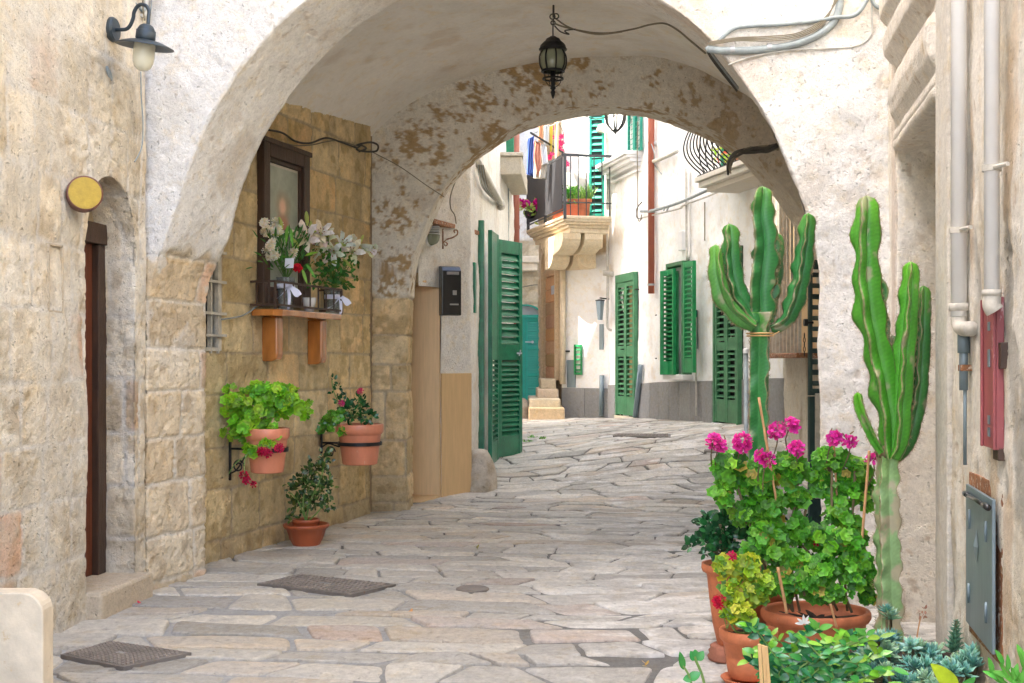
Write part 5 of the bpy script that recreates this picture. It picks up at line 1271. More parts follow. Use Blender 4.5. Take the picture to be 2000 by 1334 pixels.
# rusty canopy bar on scroll bracket
cb = thing('canopy_bar', tuple(P(890, 455, 12.4)), 'rust-stained flat canopy over the travertine doorway with a scrolled bracket', 'canopy')
a, b = P(848, 436, 11.75), P(936, 459, 13.0); mb = MB(); q = Vector((0, 0, .045)); wv = Vector((-.3, .12, 0))
mb.hexa([a, b, a + wv, b + wv, a + q, b + q, a + wv + q, b + wv + q]); mb.build('canopy_slab', M['rust'], cb, bevel=.004)
mb = MB(); Yq = 11.98
mb.tube([P(865, 447, Yq), P(865, 486, Yq)], .008, 8); mb.tube(smooth_pts([P(865, 476, Yq), P(872, 468, Yq), P(884, 464, Yq), (P(893, 458, Yq)), P(893, 450, Yq), P(887, 450, Yq), P(888, 455, Yq)], 5), .007, 8)
mb.tube(smooth_pts([P(865, 472, Yq), P(870, 480, Yq), P(874, 476, Yq), P(870, 473, Yq)], 5), .006, 8); mb.build('bracket', M['rust'], cb, smooth=True)
for k, (a, b) in enumerate((((878, 300), (890, 436)), ((884, 300), (880, 430)))):
    pass
wire('wall_wire', [(905, 318, 12.3), (882, 375, 12.1), (880, 405, 12.05), (888, 420, 12.1), (891, 437, 12.1)], .006, M['browncable'], None, 'thin wire curving down the white wall to the rusty canopy', 'cable')
# narrow green slot shutter
mb = MB(); q0, q1 = P(925, 612, 12.9), P(925, 515, 12.9); fr_, _ = fr2((-.43, 12.5), (-.37, 13.2))
mb.fb(fr_, .22, .34, .0, .03, q0.z, q1.z); o = mb.build('slot_shutter', M['green'], None, bevel=.004); tag(o, 'tall narrow green slot on the white wall between letterbox and folding shutters', 'shutter')

def louvred(name, parent, fr, L, z0, z1, mat, regions, th=.04, stile=.055, b0=0, slat=.034, tilt=.95, label=None, solid=None):
    """a framed leaf; regions = [(za, zb, pitch)] louvred openings as fractions of height"""
    mb = MB(); Hh = z1 - z0
    mb.fb(fr, 0, stile, b0, b0 + th, z0, z1); mb.fb(fr, L - stile, L, b0, b0 + th, z0, z1)
    edges = [0.0]
    for za, zb, _ in regions: edges += [za, zb]
    edges.append(1.0)
    for i in range(0, len(edges), 2):
        a, b = edges[i], edges[i + 1]
        if b - a > .001: mb.fb(fr, stile, L - stile, b0 + .004, b0 + th - .004, z0 + a * Hh, z0 + b * Hh)
    o = mb.build(name, mat, parent, bevel=.004)
    if label: o['label'] = label
    for za, zb, pitch in regions:
        sb = MB(); n = max(1, int((zb - za) * Hh / pitch)); p = (zb - za) * Hh / n
        for k in range(n):
            z = z0 + za * Hh + (k + .5) * p; bm = b0 + th / 2; hw = slat / 2; t2 = .004
            tj = tilt + RG.gauss(0, .06); cs = math.cos(tj); sn = math.sin(tj); z += RG.gauss(0, .0015)
            vs = []
            for w_ in (-t2, t2):
                for d_ in (-hw, hw):
                    for a in (stile - .002, L - stile + .002):
                        vs.append(fr(a, bm - d_ * sn * 1 + w_ * cs * 0 + 0, z + d_ * cs + w_))
            sb.hexa(vs)
        sb.build('slats', mat, o)
    return o
# big green folding shutters
gs = thing('folding_shutter', (-.3, 14.0, float(gz(0, 14)) + .02), 'tall glossy dark green folding louvred shutter standing open off the left wall', 'shutter')
a, b = P(967, 0, 14.02), P(1014, 0, 14.5); fr_, L = fr2((a.x, a.y), (b.x, b.y)); z0, z1 = P(0, 893, 14.02).z, P(0, 467, 14.02).z
louvred('shutter_leaf', gs, fr_, L, z0, z1, M['green'], [(.095, .445, .055), (.52, .94, .075)], th=.045, stile=.075, slat=.085, tilt=.55)
mb = MB(); mb.fb(fr_, .06, L - .06, .008, .016, z0 + .1, z0 + (z1 - z0) * .45); mb.build('inner_blind', pmat('dull olive blind', (.10, .11, .07), .8, var=.3), gs)
a, b = P(953, 0, 13.45), P(967, 0, 14.02); fr_, L = fr2((a.x, a.y), (b.x, b.y)); z1b = P(0, 449, 13.45).z
louvred('shutter_leaf', gs, fr_, L, float(gz(0, 13.7)) + .03, z1b, M['green'], [(.095, .445, .055)], th=.045, stile=.07, slat=.05)
mb = MB(); q = P(1011, 690, 14.4); mb.fb(Fr(q, (1, 0, 0), (0, -1, 0)), -.01, .05, .0, .05, -.01, .01); mb.tube([q + Vector((.02, -.05, -.03)), q + Vector((.035, -.05, .04))], .008, 6); mb.build('latch', M['steel'], gs)
a, b = P(944, 0, 13.3), P(953, 0, 14.2); fr_, L = fr2((-.372, 13.2), (-.345, 13.75)); mb = MB(); mb.fb(fr_, 0, .10, .005, .07, float(gz(0, 13.3)), P(0, 432, 13.3).z); mb.build('door_jamb', M['green'], gs, bevel=.004)
# guard stone at the cladding foot
def boulder(name, c, rx, ry, rz_, seed, mat, label, cat='stone'):
    th = np.linspace(0, 2 * math.pi, 41); ph = np.linspace(.0, math.pi / 2, 20)
    Pt = np.array([[(c[0] + rx * math.cos(t) * math.cos(p) ** .8, c[1] + ry * math.sin(t) * math.cos(p) ** .8, c[2] - .06 + (rz_ + .06) * math.sin(p) ** .9) for p in ph] for t in th])
    n = fbm(Pt, 5, 3, seed) - .5; ctr_ = np.array(c); Pt = ctr_ + (Pt - ctr_) * (1 + n * .35)[..., None]; Pt[-1] = Pt[0]
    C = np.ones(Pt.shape) * np.array((.62, .56, .46)); C = mixc(C, (.42, .33, .22), sstep(.45, .65, fbm(Pt, 9, 4, seed + 2)) * .7)
    o = grid(name, Pt[::1, ::1], C, mat, None, org=tuple(c)); tag(o, label, cat); return o
g0 = G(935, 955)
boulder('guard_stone', (g0.x, g0.y + .05, g0.z), .20, .26, (958 - 882) / F * 12.5, 3, M['stone'], 'rounded whitewashed guard stone at the foot of the left wall beside the travertine panel')
g0 = G(1022, 818)
boulder('guard_stone', (g0.x, g0.y, g0.z), .13, .2, .36, 9, M['stone'], 'small rounded guard stone far off beside the stone steps, left of the portal')
# balcony slab of the left house, green door on it, brown pipe, conduit
bs = thing('stone_balcony', tuple(P(990, 380, 16.5)), 'thick plain stone balcony slab with stained underside, high on the left wall', 'balcony')
mb = MB(); Y1, Y2 = 16.2, 18.2; zt_ = P(0, 305, Y1).z; zb1 = P(0, 341, Y1).z
xr = P(1019, 0, Y1).x; mb.hexa([(-1, Y1, zb1), (xr, Y1, zb1), (-1, Y2, zb1 - .0), (P(1030, 0, Y2).x, Y2, zb1), (-1, Y1, zt_), (xr, Y1, zt_), (-1, Y2, zt_), (P(1030, 0, Y2).x, Y2, zt_)], (.55, .5, .4)); mb.build('slab', M['stone'], bs, bevel=.015)
mb = MB(); mb.box((-1, Y1 - .03, zt_), (xr + .02, Y2, zt_ + .05), (.6, .55, .45)); mb.build('coping', M['stone'], bs, bevel=.01)
mb = MB(); mb.box((-.5, 17.1, zt_ + .05), (xr - .1, 17.16, zt_ + 2.2)); o = mb.build('balcony_door', M['green'], bs, bevel=.01)
bp = thing('drain_pipe', tuple(P(1005, 560, 18.7)), 'thick brown painted drain pipe rising behind the green folding shutter', 'pipe')
q = P(1006, 0, 18.7); mb = MB(); mb.tube([(q.x, q.y, .4), (q.x, q.y, 7)], .068, 16); mb.build('pipe', M['brownpipe'], bp, smooth=True)
mb = MB(); mb.lathe([(.068, 0), (.076, .0), (.076, .05), (.068, .05)], (q.x, q.y, P(0, 447, 18.7).z), 20); mb.build('collar', M['brownpipe'], bp)
cc = thing('corner_conduit', tuple(P(955, 360, 15)), 'lumpy grey plastered conduit sloping along the top of the left wall', 'pipe')
wire('conduit', [(932, 318, 12.9), (946, 340, 13.8), (961, 368, 14.9), (977, 398, 15.8)], .045, M['dirtywhite'], cc, n=10)
for k in range(6): wire('cable', [(934 + k * 2, 322, 12.8), (936 + k * 3, 345 + k * 3, 13), (946 + k * 2, 372, 13.8), (974, 398 + k, 15.7)], .005, M['browncable'] if k % 2 else M['cable'], cc)
mb = MB(); mb.tube([P(977, 398, 15.75), P(979, 404, 15.8)], .06, 10); mb.build('junction', M['dirtywhite'], cc)
wire('thin_pipe', [(993, 340, 17.5), (993, 420, 17.5), (992, 520, 17.5)], .012, M['cable'], None, 'slim grey pipe running down just left of the brown drain pipe', 'pipe')

# a few weeds in the joints by the folding shutter
for (x, y, lab) in ((1040, 858, 'tiny weed tuft in the paving joints right of the folding shutter'), (1058, 861, 'second tiny weed tuft farther right in the far paving joints'), (1030, 866, 'small weed sprig nearest the foot of the folding shutter')):
    g = G(x, y); mb = MB()
    for k in range(12): leaf_oval(mb, g + Vector((RG.uniform(-.05, .05), RG.uniform(-.05, .05), .01)), Vector((RG.uniform(-1, 1), RG.uniform(-1, 1), .7)), Vector((0, -.3, 1)), .06, .02, vary((.14, .32, .05), .3))
    o = mb.build('weed', M['leaf'], None, org=tuple(g)); tag(o, lab, 'weed')
# ================================================================== FACADE F
def openingF(px0, px1, ytop, ybot, pa=None):
    s0, s1 = sorted((sF(px0, .06), sF(px1, .06))); mid = (px0 + px1) / 2
    return s0, s1, zF(mid, ybot), zF(mid, ytop)
fF = Fr(frF.o, frF.u, frF.n)
def subfr(fr, s, b=0): return Fr(fr(s, b, 0), fr.u, fr.n)
# door 1 (two leaves)
def double_door(px0, px1, yt, yb, label, mat, sill=None, nm='louvred_door', curtain=False):
    s0, s1, z0, z1 = openingF(px0, px1, yt, yb)
    t = thing(nm, tuple(fF((s0 + s1) / 2, .02, z0)), label, 'door')
    mb = MB(); mb.fb(fF, s0, s1, .006, .018, z0, z1); mb.build('dark_gap', M['void'], t)
    if curtain:
        mb = MB(); mb.fb(fF, s0 + .06, s0 + (s1 - s0) * .42, .019, .024, z0 + .1, z1 - .1, (.42, .30, .14)); mb.build('curtain', M['fabric'], t)
    mb = MB(); w = .05; mb.fb(fF, s0, s0 + w, .018, .085, z0, z1); mb.fb(fF, s1 - w, s1, .018, .085, z0, z1); mb.fb(fF, s0 + w, s1 - w, .018, .085, z1 - .13, z1)
    mb.build('door_frame', mat, t, bevel=.005)
    m = (s0 + s1) / 2; zt = z1 - .135
    for a, b in ((s0 + w + .004, m - .003), (m + .003, s1 - w - .004)):
        louvred('door_leaf', t, subfr(fF, a), b - a, z0 + .02, zt, mat, [(.14, .44, .075), (.52, .965, .075)], th=.045, stile=.055, b0=.030, slat=.045, tilt=.95)
    mb = MB(); q = fF(m + .02, .08, z0 + (zt - z0) * .50); mb.tube([q, q + fF.n * .04, q + fF.n * .04 + fF.u * .07], .008, 6); mb.build('handle', M['iron'], t)
    mb = MB(); mb.fb(fF, s0, s1, .0, .10, z0 - .08, z0); mb.build('threshold', M['bench'] if sill else M['stone'], t)
    return t
double_door(1204, 1241, 536, 812, 'double louvred green door beneath the stone balcony corner, left one of the white house', M['green2'], True, curtain=True)
double_door(1395, 1444, 487, 827, 'double louvred green door partly hidden by the left cactus', M['green2'])
# window with open shutters
s0, s1, z0, z1 = openingF(1313, 1341, 522, 731)
wt = thing('shuttered_window', tuple(fF((s0 + s1) / 2, .05, z0)), 'window of the white house with bright green louvred shutters folded open', 'window')
mb = MB(); mb.fb(fF, s0, s1, -.02, .012, z0, z1, (.8, .78, .72)); mb.build('inner_shutter', M['white'], wt)
mb = MB(); 
for q in range(3): a = s0 + .05 + q * (s1 - s0 - .1) / 3; mb.fb(fF, a + .02, a + (s1 - s0 - .1) / 3 - .02, .012, .024, z0 + .12, z1 - .12)
mb.build('panels', M['white'], wt, bevel=.006)
mb = MB(); w = .055; mb.fb(fF, s0 - w, s0, .0, .14, z0, z1 + w); mb.fb(fF, s1, s1 + w, 0, .14, z0, z1 + w); mb.fb(fF, s0, s1, 0, .14, z1, z1 + w); mb.build('frame', M['green2'], wt, bevel=.005)
mb = MB(); mb.fb(fF, s0 - .12, s1 + .12, 0, .16, z0 - .07, z0); mb.build('sill', M['white'], wt, bevel=.006)
# leaves : right (near) one folded flat towards the viewer, left one two-fold
a = PL(1357, 0, LF); b = PL(1335, 0, LF)
sa, sb = sF(1357, .19), sF(1337, .19); zb, zt = zF(1346, 727), zF(1346, 517)
louvred('shutter_leaf', wt, subfr(fF, min(sa, sb), .17), abs(sb - sa), zb, zt, M['bright'], [(.13, .95, .062)], th=.045, stile=.05, slat=.04)
sa, sb = sF(1318, .17), sF(1292, .17); zb, zt = zF(1305, 731), zF(1305, 532)
louvred('shutter_leaf', wt, subfr(fF, min(sa, sb), .15), abs(sb - sa), zb, zt, M['bright'], [(.13, .95, .062)], th=.045, stile=.05, slat=.04)
f2 = Fr(fF(sF(1319, .1), .05, 0), fF.u * .35 + fF.n * .9); louvred('shutter_leaf', wt, f2, .26, zb, zt - .02, M['bright'], [(.13, .95, .062)], th=.04, stile=.045)
for x, y in ((1293, 616), (1293, 700), (1362, 582), (1370, 668)): q = F3(x, y, .1); mb = MB(); mb.tube([q, q - fF.u * .12 + fF.n * .03], .010, 6); mb.build('stay', M['iron'], wt)
mb = MB(); q0, q1 = F3(1362, 682, .03), F3(1362, 606, .03); sx = sF(1362); mb.fb(fF, sx - .06, sx + .05, .02, .05, q0.z, q1.z); o = mb.build('meter_box', M['green'], None, bevel=.004); tag(o, 'small dark green box on the white wall right of the window shutters', 'box')
# upper window with sill
s0, s1, z0, z1 = openingF(1226, 1252, 195, 303)
uw = thing('upper_window', tuple(fF((s0 + s1) / 2, .02, z0)), 'upper window with teal louvred shutters and a deep sill, left of the red pipe', 'window')
m = (s0 + s1) / 2
for a, b in ((s0, m - .004), (m + .004, s1)): louvred('shutter_leaf', uw, subfr(fF, a), b - a, z0, z1, M['teals'], [(.06, .95, .075)], th=.04, stile=.045, b0=.03)
s0, s1 = sorted((sF(1197), sF(1256))); za = zF(1226, 330); n = (s1 - s0)
mb = MB(); zq = z0
for (d0, d1, za_, zb_) in ((0, .30, -.06, 0), (0, .26, -.10, -.06), (0, .20, -.16, -.10), (0, .12, -.22, -.16), (0, .08, -.30, -.27)): mb.fb(fF, s0 + .0 + (.30 - d1) * .3, s1 - (.30 - d1) * .3, d0, d1, z0 + za_, z0 + zb_)
mb.build('sill', M['white'], uw, bevel=.008)
# red downpipe
rp = thing('red_downpipe', tuple(F3(1272, 575, .08)), 'brick red downpipe on the white house ending halfway down the wall', 'pipe')
s = sF(1272, .08); zb = zF(1272, 575); mb = MB(); mb.tube([fF(s, .08, zb), fF(s, .08, 8)], .048, 16); mb.build('pipe', M['redpipe'], rp, smooth=True)
mb = MB()
for y in (560, 420): z = zF(1272, y); mb.lathe([(.048, 0), (.056, 0), (.056, .03), (.048, .03)], fF(s, .08, z), 20)
mb.build('clamp', M['steel'], rp)
# grey conduits at street level
for x0, y0, x1, y1, lab in ((1249, 814, 1260, 713, 'broad pale grey metal conduit cover rising from the paving between the green doors'), (1173, 812, 1175, 733, 'narrow pale grey conduit cover at the corner left of the louvred green door')):
    if x1 > 1200: p0, p1 = F3(x0, y0, .07), F3(x1, y1, .07)
    else: p0, p1 = PL(x0, y0, LG) + Vector((0, -.08, 0)), PL(x1, y1, LG) + Vector((0, -.08, 0))
    mb = MB(); mb.tube([p0, p0 + (p1 - p0) * .5, p1], .04, 14); o = mb.build('conduit_cover', M['zinc'], None, smooth=True); tag(o, lab, 'pipe')
# cables across the facade
cf = thing('facade_cables', tuple(F3(1360, 390, .05)), 'bundled cables and conduit running across the white house from the red pipe to the arch', 'cable')
wire('conduit', [F3(1266, 413, .12), F3(1290, 411, .1), F3(1340, 396, .1), F3(1400, 370, .1), F3(1460, 343, .1)], .022, M['cable'], cf)
wire('cable', [F3(1262, 426, .08), F3(1300, 417, .08), F3(1340, 407, .08), F3(1345, 402, .08), F3(1400, 380, .06), F3(1470, 348, .05)], .012, M['pvcdirt'], cf)
wire('cable', [F3(1258, 238, .1), F3(1257, 300, .1), F3(1258, 380, .1), F3(1258, 425, .1), F3(1262, 432, .1), F3(1268, 420, .12)], .009, M['browncable'], cf)
wire('cable', [F3(1266, 395, .1), F3(1256, 408, .1), F3(1256, 425, .1), F3(1266, 428, .1)], .009, M['dkcable'], cf)
for x in (1310, 1316): wire('cable', [F3(x, 404, .1), F3(x + 2, 412, .12), F3(x + 4, 404, .1)], .008, M['cable'], cf)
vc = thing('vertical_conduit', tuple(F3(1350, 520, .05)), 'off-white vertical conduit down the white house between the red pipe and the curved balcony', 'pipe')
wire('conduit', [F3(1348, 330, .05), F3(1348, 420, .05), F3(1349, 510, .05)], .022, M['pvcdirt'], vc); wire('conduit', [F3(1352, 330, .05), F3(1352, 420, .05), F3(1353, 505, .05)], .018, M['pvc'], vc)
wire('thin_conduit', [F3(1382, 395, .04), F3(1382, 430, .04), F3(1382, 470, .04)], .008, M['browncable'], None, 'short rusty conduit on the white wall right of the off-white vertical pipes', 'pipe')
wire('thin_conduit', [F3(1368, 812, .06), F3(1368, 760, .06), F3(1367, 690, .06), F3(1368, 620, .06)], .014, M['pvcdirt'], None, 'slim pipe up the wall between the shuttered window and the second green door', 'pipe')
mb = MB(); s = sF(1337); zb, zt = zF(1337, 489), zF(1337, 452); mb.fb(fF, s - .07, s + .07, .0, .07, zb, zt); o = mb.build('junction_box', M['white'], None, bevel=.008); tag(o, 'small white junction box high on the white house over the window', 'box')
wire('wall_conduit', [F3(1275, 318, .06), F3(1300, 310, .06), F3(1330, 296, .06)], .03, M['pvcdirt'], None, 'short sloping plastered conduit right of the red pipe near the arch crown', 'pipe')
wc = thing('wall_insulator', tuple(F3(1281, 280, .1)), 'small metal cable fitting with a loop of wire right of the red pipe', 'fitting')
mb = MB(); mb.tube([F3(1283, 282, 0), F3(1281, 276, .12)], .035, 10); mb.build('fitting', M['steel'], wc); wire('wire', [F3(1281, 272, .1), F3(1288, 300, .08), F3(1284, 320, .05), F3(1296, 340, .03)], .008, M['cable'], wc)
for x, y in ((1252, 565),): q = F3(x, y, .0); mb = MB(); mb.tube([q + fF.u * .06, q + fF.u * .06 + fF.n * .08, q - fF.u * .1 + fF.n * .08], .008, 6); o = mb.build('shutter_hook', M['iron'], None); tag(o, 'small black iron stay on the white wall right of the first green door', 'hook')

# curved balcony on F
bc = thing('curved_balcony', tuple(F3(1400, 360, 0)), 'white stone balcony with a bellied black iron railing at the upper right, under the arch', 'balcony')
s_far, s_near = sF(1352), sF(1500); zt = zF(1420, 347) ; D = .55
# the balcony's front edge: unproject on a plane D in front
def offl(line, fr, D): a = fr(0, D, 0); b = fr(LFlen, D, 0); return ((a.x, a.y), (b.x, b.y))
LFD = offl(LF, fF, D)
def sFD(px): Y = onl(px, LFD); q = P(px, 0, Y); return (Vector((q.x, q.y, 0)) - Vector((fF.o.x, fF.o.y, 0))).dot(fF.u)
zt = PL(1356, 352, LFD).z; sfar = sFD(1356)
mb = MB(); mb.fb(fF, -.9, sfar, 0, D, zt - .03, zt + .03, (.7, .67, .6)); mb.fb(fF, -.87, sfar - .03, 0, D - .04, zt - .10, zt - .03, (.7, .67, .6)); mb.fb(fF, -.84, sfar - .10, 0, D - .12, zt - .16, zt - .10, (.68, .63, .55)); mb.build('slab', M['softplaster'], bc, bevel=.008)
bal = MB(); prof = [(0, .04), (0, .08), (.10, .16), (.19, .27), (.21, .40), (.16, .56), (.06, .76), (.02, .98)]
def bal_pt(s, b): return [fF(s, D - .04 + x if b is None else b, zt + z) for x, z in prof]
n = 20
for k in range(n + 1):
    s = -.8 + (sfar - .06 + .8) * k / n
    bal.tube(smooth_pts([fF(s, D - .05 + x, zt + z) for x, z in prof], 3), .009, 6)
for k in range(1, 6):
    b = (D - .05) * k / 6; bal.tube(smooth_pts([fF(sfar - .04 + x, b, zt + z) for x, z in prof], 3), .009, 6)
bal.build('balusters', M['iron'], bc, smooth=True)
mb = MB()
for z in (.04, .98): mb.fb(fF, -.84, sfar - .04, D - .07, D - .03, zt + z - .012, zt + z + .012); mb.fb(fF, sfar - .06, sfar - .02, 0, D - .03, zt + z - .012, zt + z + .012)
mb.build('rails', M['iron'], bc)
tr_ = thing('flower_trough', tuple(fF(sfar - 1.2, D - .2, zt + .03)), 'flower troughs with yellow-green plants and red blooms on the curved balcony', 'planter')
mb = MB(); mb.fb(fF, sfar - 2.4, sfar - 1.0, D - .28, D - .10, zt + .04, zt + .2); mb.build('trough', M['terra'], tr_, bevel=.01)
lf = MB()
for k in range(260):
    s = RG.uniform(sfar - 2.5, sfar - .45); c = fF(s, D - .18 + RG.uniform(-.12, .14), zt + .12 + RG.uniform(0, .32) * (1 if s < sfar - 1 else .6)); red = RG.random() < .14
    leaf_oval(lf, c, rv() + Vector((0, -.2, .4)), Vector((0, -1, .6)) + rv() * .3, .07, .03, vary((.75, .08, .04) if red else RG.choice([(.30, .48, .03), (.45, .52, .04), (.12, .32, .03)]), .2))
lf.build('foliage', M['leaf'], tr_)
# teal shutter behind that balcony
s0 = .9; louvred('balcony_shutter', bc, subfr(fF, sF(1440) - .5), .9, zt + .03, zt + 2.2, M['teals'], [(.06, .95, .075)], th=.04, stile=.05, b0=.02)

# ================================================================== CORNER HOUSE G items
fG = frG
w0, w1 = sorted((sG(1124), sG(1139))); z0, z1 = zG(1131, 732), zG(1131, 673)
vg = thing('small_louvred_window', tuple(fG((w0 + w1) / 2, .02, z0)), 'small square green louvred shutter low on the white corner wall', 'window')
louvred('shutter_leaf', vg, subfr(fG, w0), w1 - w0, z0, z1, M['bright'], [(.08, .92, .085)], th=.04, stile=.022, b0=.02)
w0, w1 = sorted((sG(1109), sG(1125))); z0, z1 = zG(1117, 757), zG(1117, 703)
mb = MB(); mb.fb(fG, w0, w1, 0, .03, z0, z1); o = mb.build('meter_hatch', M['zinc'], None, bevel=.004); tag(o, 'plain grey metal meter door low on the white corner wall above the grey base', 'hatch')
wb = thing('wall_lantern', tuple(P(1172, 625, 20.1)), 'grey tapered wall lantern on the white corner wall beside the first green door', 'lamp')
Yw = 20.1; mb = MB(); k = Yw / F; a = P(1172, 625, Yw); b = P(1172, 588, Yw)
for (z, r) in ((a.z, .045), (b.z, .078)): pass
mb.lathe([(0, 0), (.04, 0), (.07, b.z - a.z), (0, b.z - a.z)], (a.x, a.y, a.z), 4); mb.build('lantern_body', M['zinc'], wb)
mb = MB(); mb.lathe([(.075, 0), (.08, .015), (.02, .03), (0, .03)], (b.x, b.y, b.z), 4); mb.tube([b + Vector((0, 0, .05)), P(1189, 584, 20.3)], .012, 6); mb.build('cap', M['iron'], wb)
mb = MB(); mb.fb(fG, *sorted((sG(1172), sG(1180))), .0, .03, zG(1176, 683), zG(1176, 633)); o = mb.build('number_plate', M['zinc'], None, bevel=.003); tag(o, 'narrow grey plate below the wall lantern on the white corner wall', 'plate')
mb = MB(); q = PL(1107, 686, LG); mb.fb(Fr(q, (1, 0, 0), (0, -1, 0)), -.05, .05, 0, .06, -.012, .012); o = mb.build('shutter_hook', M['iron'], None); tag(o, 'small black iron stay on the white corner wall above the grey meter door', 'hook')
cpipe = thing('corner_pipe', tuple(P(1187, 640, 20.3)), 'thin off-white pipe running down the corner between the balcony and the first green door', 'pipe')
wire('pipe', [P(1186, 440, 20.25), P(1186, 500, 20.25), P(1187, 530, 20.25), P(1186, 600, 20.25), P(1187, 640, 20.25), P(1204, 645, 20.2)], .022, M['pvcdirt'], cpipe); mb = MB(); mb.tube([P(1178, 533, 20.2), P(1200, 535, 20.2)], .045, 10); mb.build('joint', M['dirtywhite'], cpipe)
# vertical pipes above
wire('upper_pipe', [P(1186, 225, 20.3), P(1187, 330, 20.3), P(1187, 410, 20.3)], .03, M['pvcdirt'], None, 'off-white pipe up the corner right of the balcony railing', 'pipe')
wire('upper_pipe', [P(1198, 235, 20.2), P(1199, 300, 20.2), P(1200, 375, 20.2)], .016, M['pvc'], None, 'thin white pipe left of the upper window sill', 'pipe')

# stone balcony
B0, B1 = Vector((.81, 19.5, 0)), Vector((1.60, 19.68, 0)); B2_ = Vector((.25, 21.8, 0)); zs = P(0, 420, 19.5).z
sb_ = thing('carved_stone_balcony', (.9, 20.2, zs), 'honey stone corner balcony on scrolled corbels at the end of the lane', 'balcony')
def bquad(mb, inset, z0, z1, c=(1, 1, 1)):
    u = (B1 - B0).normalized(); v = (B2_ - B0).normalized()
    p = [B0 + u * inset + v * inset, B1 + v * inset, B2_ + u * inset, B2_ + (B1 - B0) * 1.0]
    mb.hexa([Vector((q.x, q.y, z0)) for q in p] + [Vector((q.x, q.y, z1)) for q in p], c)
mb = MB(); cc_ = (.78, .66, .47)
for ins, z0, z1 in ((0, -.05, 0), (.02, -.09, -.05), (.06, -.13, -.09), (.12, -.18, -.13), (.16, -.26, -.18)): bquad(mb, ins, zs + z0, zs + z1, cc_)
mb.build('slab', M['stone'], sb_, bevel=.012)
u = (B1 - B0).normalized(); v = (B2_ - B0).normalized()
def corbel(o, dir_in, width_dir, w, depth, hgt):
    mb = MB(); pr = [(0, 0)] + [(0, -.10)] + [(depth * (1 - math.cos(a)) * .62 + 0.02, -.10 - hgt * .5 * math.sin(a)) for a in np.linspace(0, math.pi / 2, 8)] + [(depth * .62 + depth * .36 * (1 - math.cos(a)), -.10 - hgt * .5 - hgt * .5 * math.sin(a)) for a in np.linspace(0, math.pi / 2, 8)] + [(depth + .1, -.1 - hgt), (depth + .1, 0)]
    pts = [o + dir_in * a + Vector((0, 0, b)) for a, b in pr]; q = width_dir * w; n = len(pts)
    mb.add([p for p in pts] + [p + q for p in pts], [tuple(range(n)), tuple(range(2 * n - 1, n - 1, -1))] + [(i, n + i, n + (i + 1) % n, (i + 1) % n) for i in range(n)], cc_)
    mb.build('corbel', M['stone'], sb_, bevel=.01)
zc = zs - .26
for t in (.06, .52): corbel(Vector((0, 0, zc)) + B0 + u * (.80 * t) + v * .18, v, u, .30, 1.0, .42)
for t in (.30, .70): corbel(Vector((0, 0, zc)) + B0 + v * (2.3 * t) + u * .16, u, v, .34, .5, .42)
mb = MB(); bquad(mb, .45, zc - .22, zc, (.74, .61, .42)); mb.build('soffit_block', M['stone'], sb_, bevel=.03)
# railing: dark slatted screen on the lane side, open bars at the near end
rlg = thing('balcony_railing', (.9, 20.2, zs + .01), 'grey iron balcony railing with a dark slatted privacy screen along the lane side', 'railing')
fb1 = Fr((B0.x, B0.y, 0), u, -v); fb2 = Fr((B0.x, B0.y, 0), v, -u)
L1 = (B1 - B0).length; L2 = (B2_ - B0).length; zr = zs + (420 - 299) / F * 19.5
mb = MB(); mb.fb(fb1, -.02, L1, -.045, -.01, zr - .04, zr); mb.fb(fb1, 0, L1, -.04, -.02, zs + .2, zs + .22); mb.fb(fb2, .0, L2, -.045, -.01, zr - .04, zr); mb.fb(fb2, 0, L2, -.04, -.02, zs + .08, zs + .10)
mb.build('rails', M['greyiron'], rlg)
mb = MB()
for k in range(1, 7): a = L1 * k / 6.2; mb.fb(fb1, a - .007, a + .007, -.037, -.023, zs, zr - .04)
mb.build('bars', M['greyiron'], rlg)
for a, b in ((0, None), (L2 * .5, None), (L2 - .04, None)):
    mb = MB(); mb.fb(fb2, a - .01, a + .035, -.055, -.01, zs - .06, zr - .0); mb.build('post', M['greyiron'], rlg, bevel=.003)
mb = MB(); n = 46
for k in range(n): a = .05 + (L2 - .1) * k / n; mb.fb(fb2, a, a + (L2 - .1) / n * .8, -.010, .008, zs + .11, zr - .06, (1, 1, 1))
mb.build('slat_screen', M['screenm'], rlg)
# long planter at the foot of the screen, pot on the balcony
lp = thing('window_box', tuple(B0 + v * .5 + u * .1 + Vector((0, 0, zs))), 'orange plastic trough showing below the balcony screen', 'planter')
mb = MB(); fbp = Fr((B0.x, B0.y, 0), v, -u); mb.fb(fbp, .12, .85, -.28, -.06, zs + .004, zs + .19); mb.build('trough', M['orange'], lp, bevel=.01); mb = MB(); mb.fb(fbp, .15, .82, -.26, -.08, zs + .18, zs + .195); mb.build('soil', M['soil'], lp)
bpz = P(1133, 418, 19.75); bt = thing('balcony_pot', (bpz.x, bpz.y, zs), 'square orange terracotta planter with grassy herbs on the stone balcony', 'planter')
mb = MB(); k = 19.8 / F; cx_, cy_ = bpz.x, 19.95; hh = 36 * k
def taper(mb, cx, cy, z, w0, w1, h, d=.8, c=(1, 1, 1)): mb.hexa([(cx + a * w, cy + b * w * d, zz) for w, zz in ((w0, z), (w1, z + h)) for b in (-1, 1) for a in (-1, 1)], c)
taper(mb, cx_, cy_, zs + .004, 18 * k, 21 * k, hh); taper(mb, cx_, cy_, zs + hh * .8, 23 * k, 24 * k, hh * .2); mb.build('pot_body', M['terra'], bt, bevel=.01)
lf = MB()
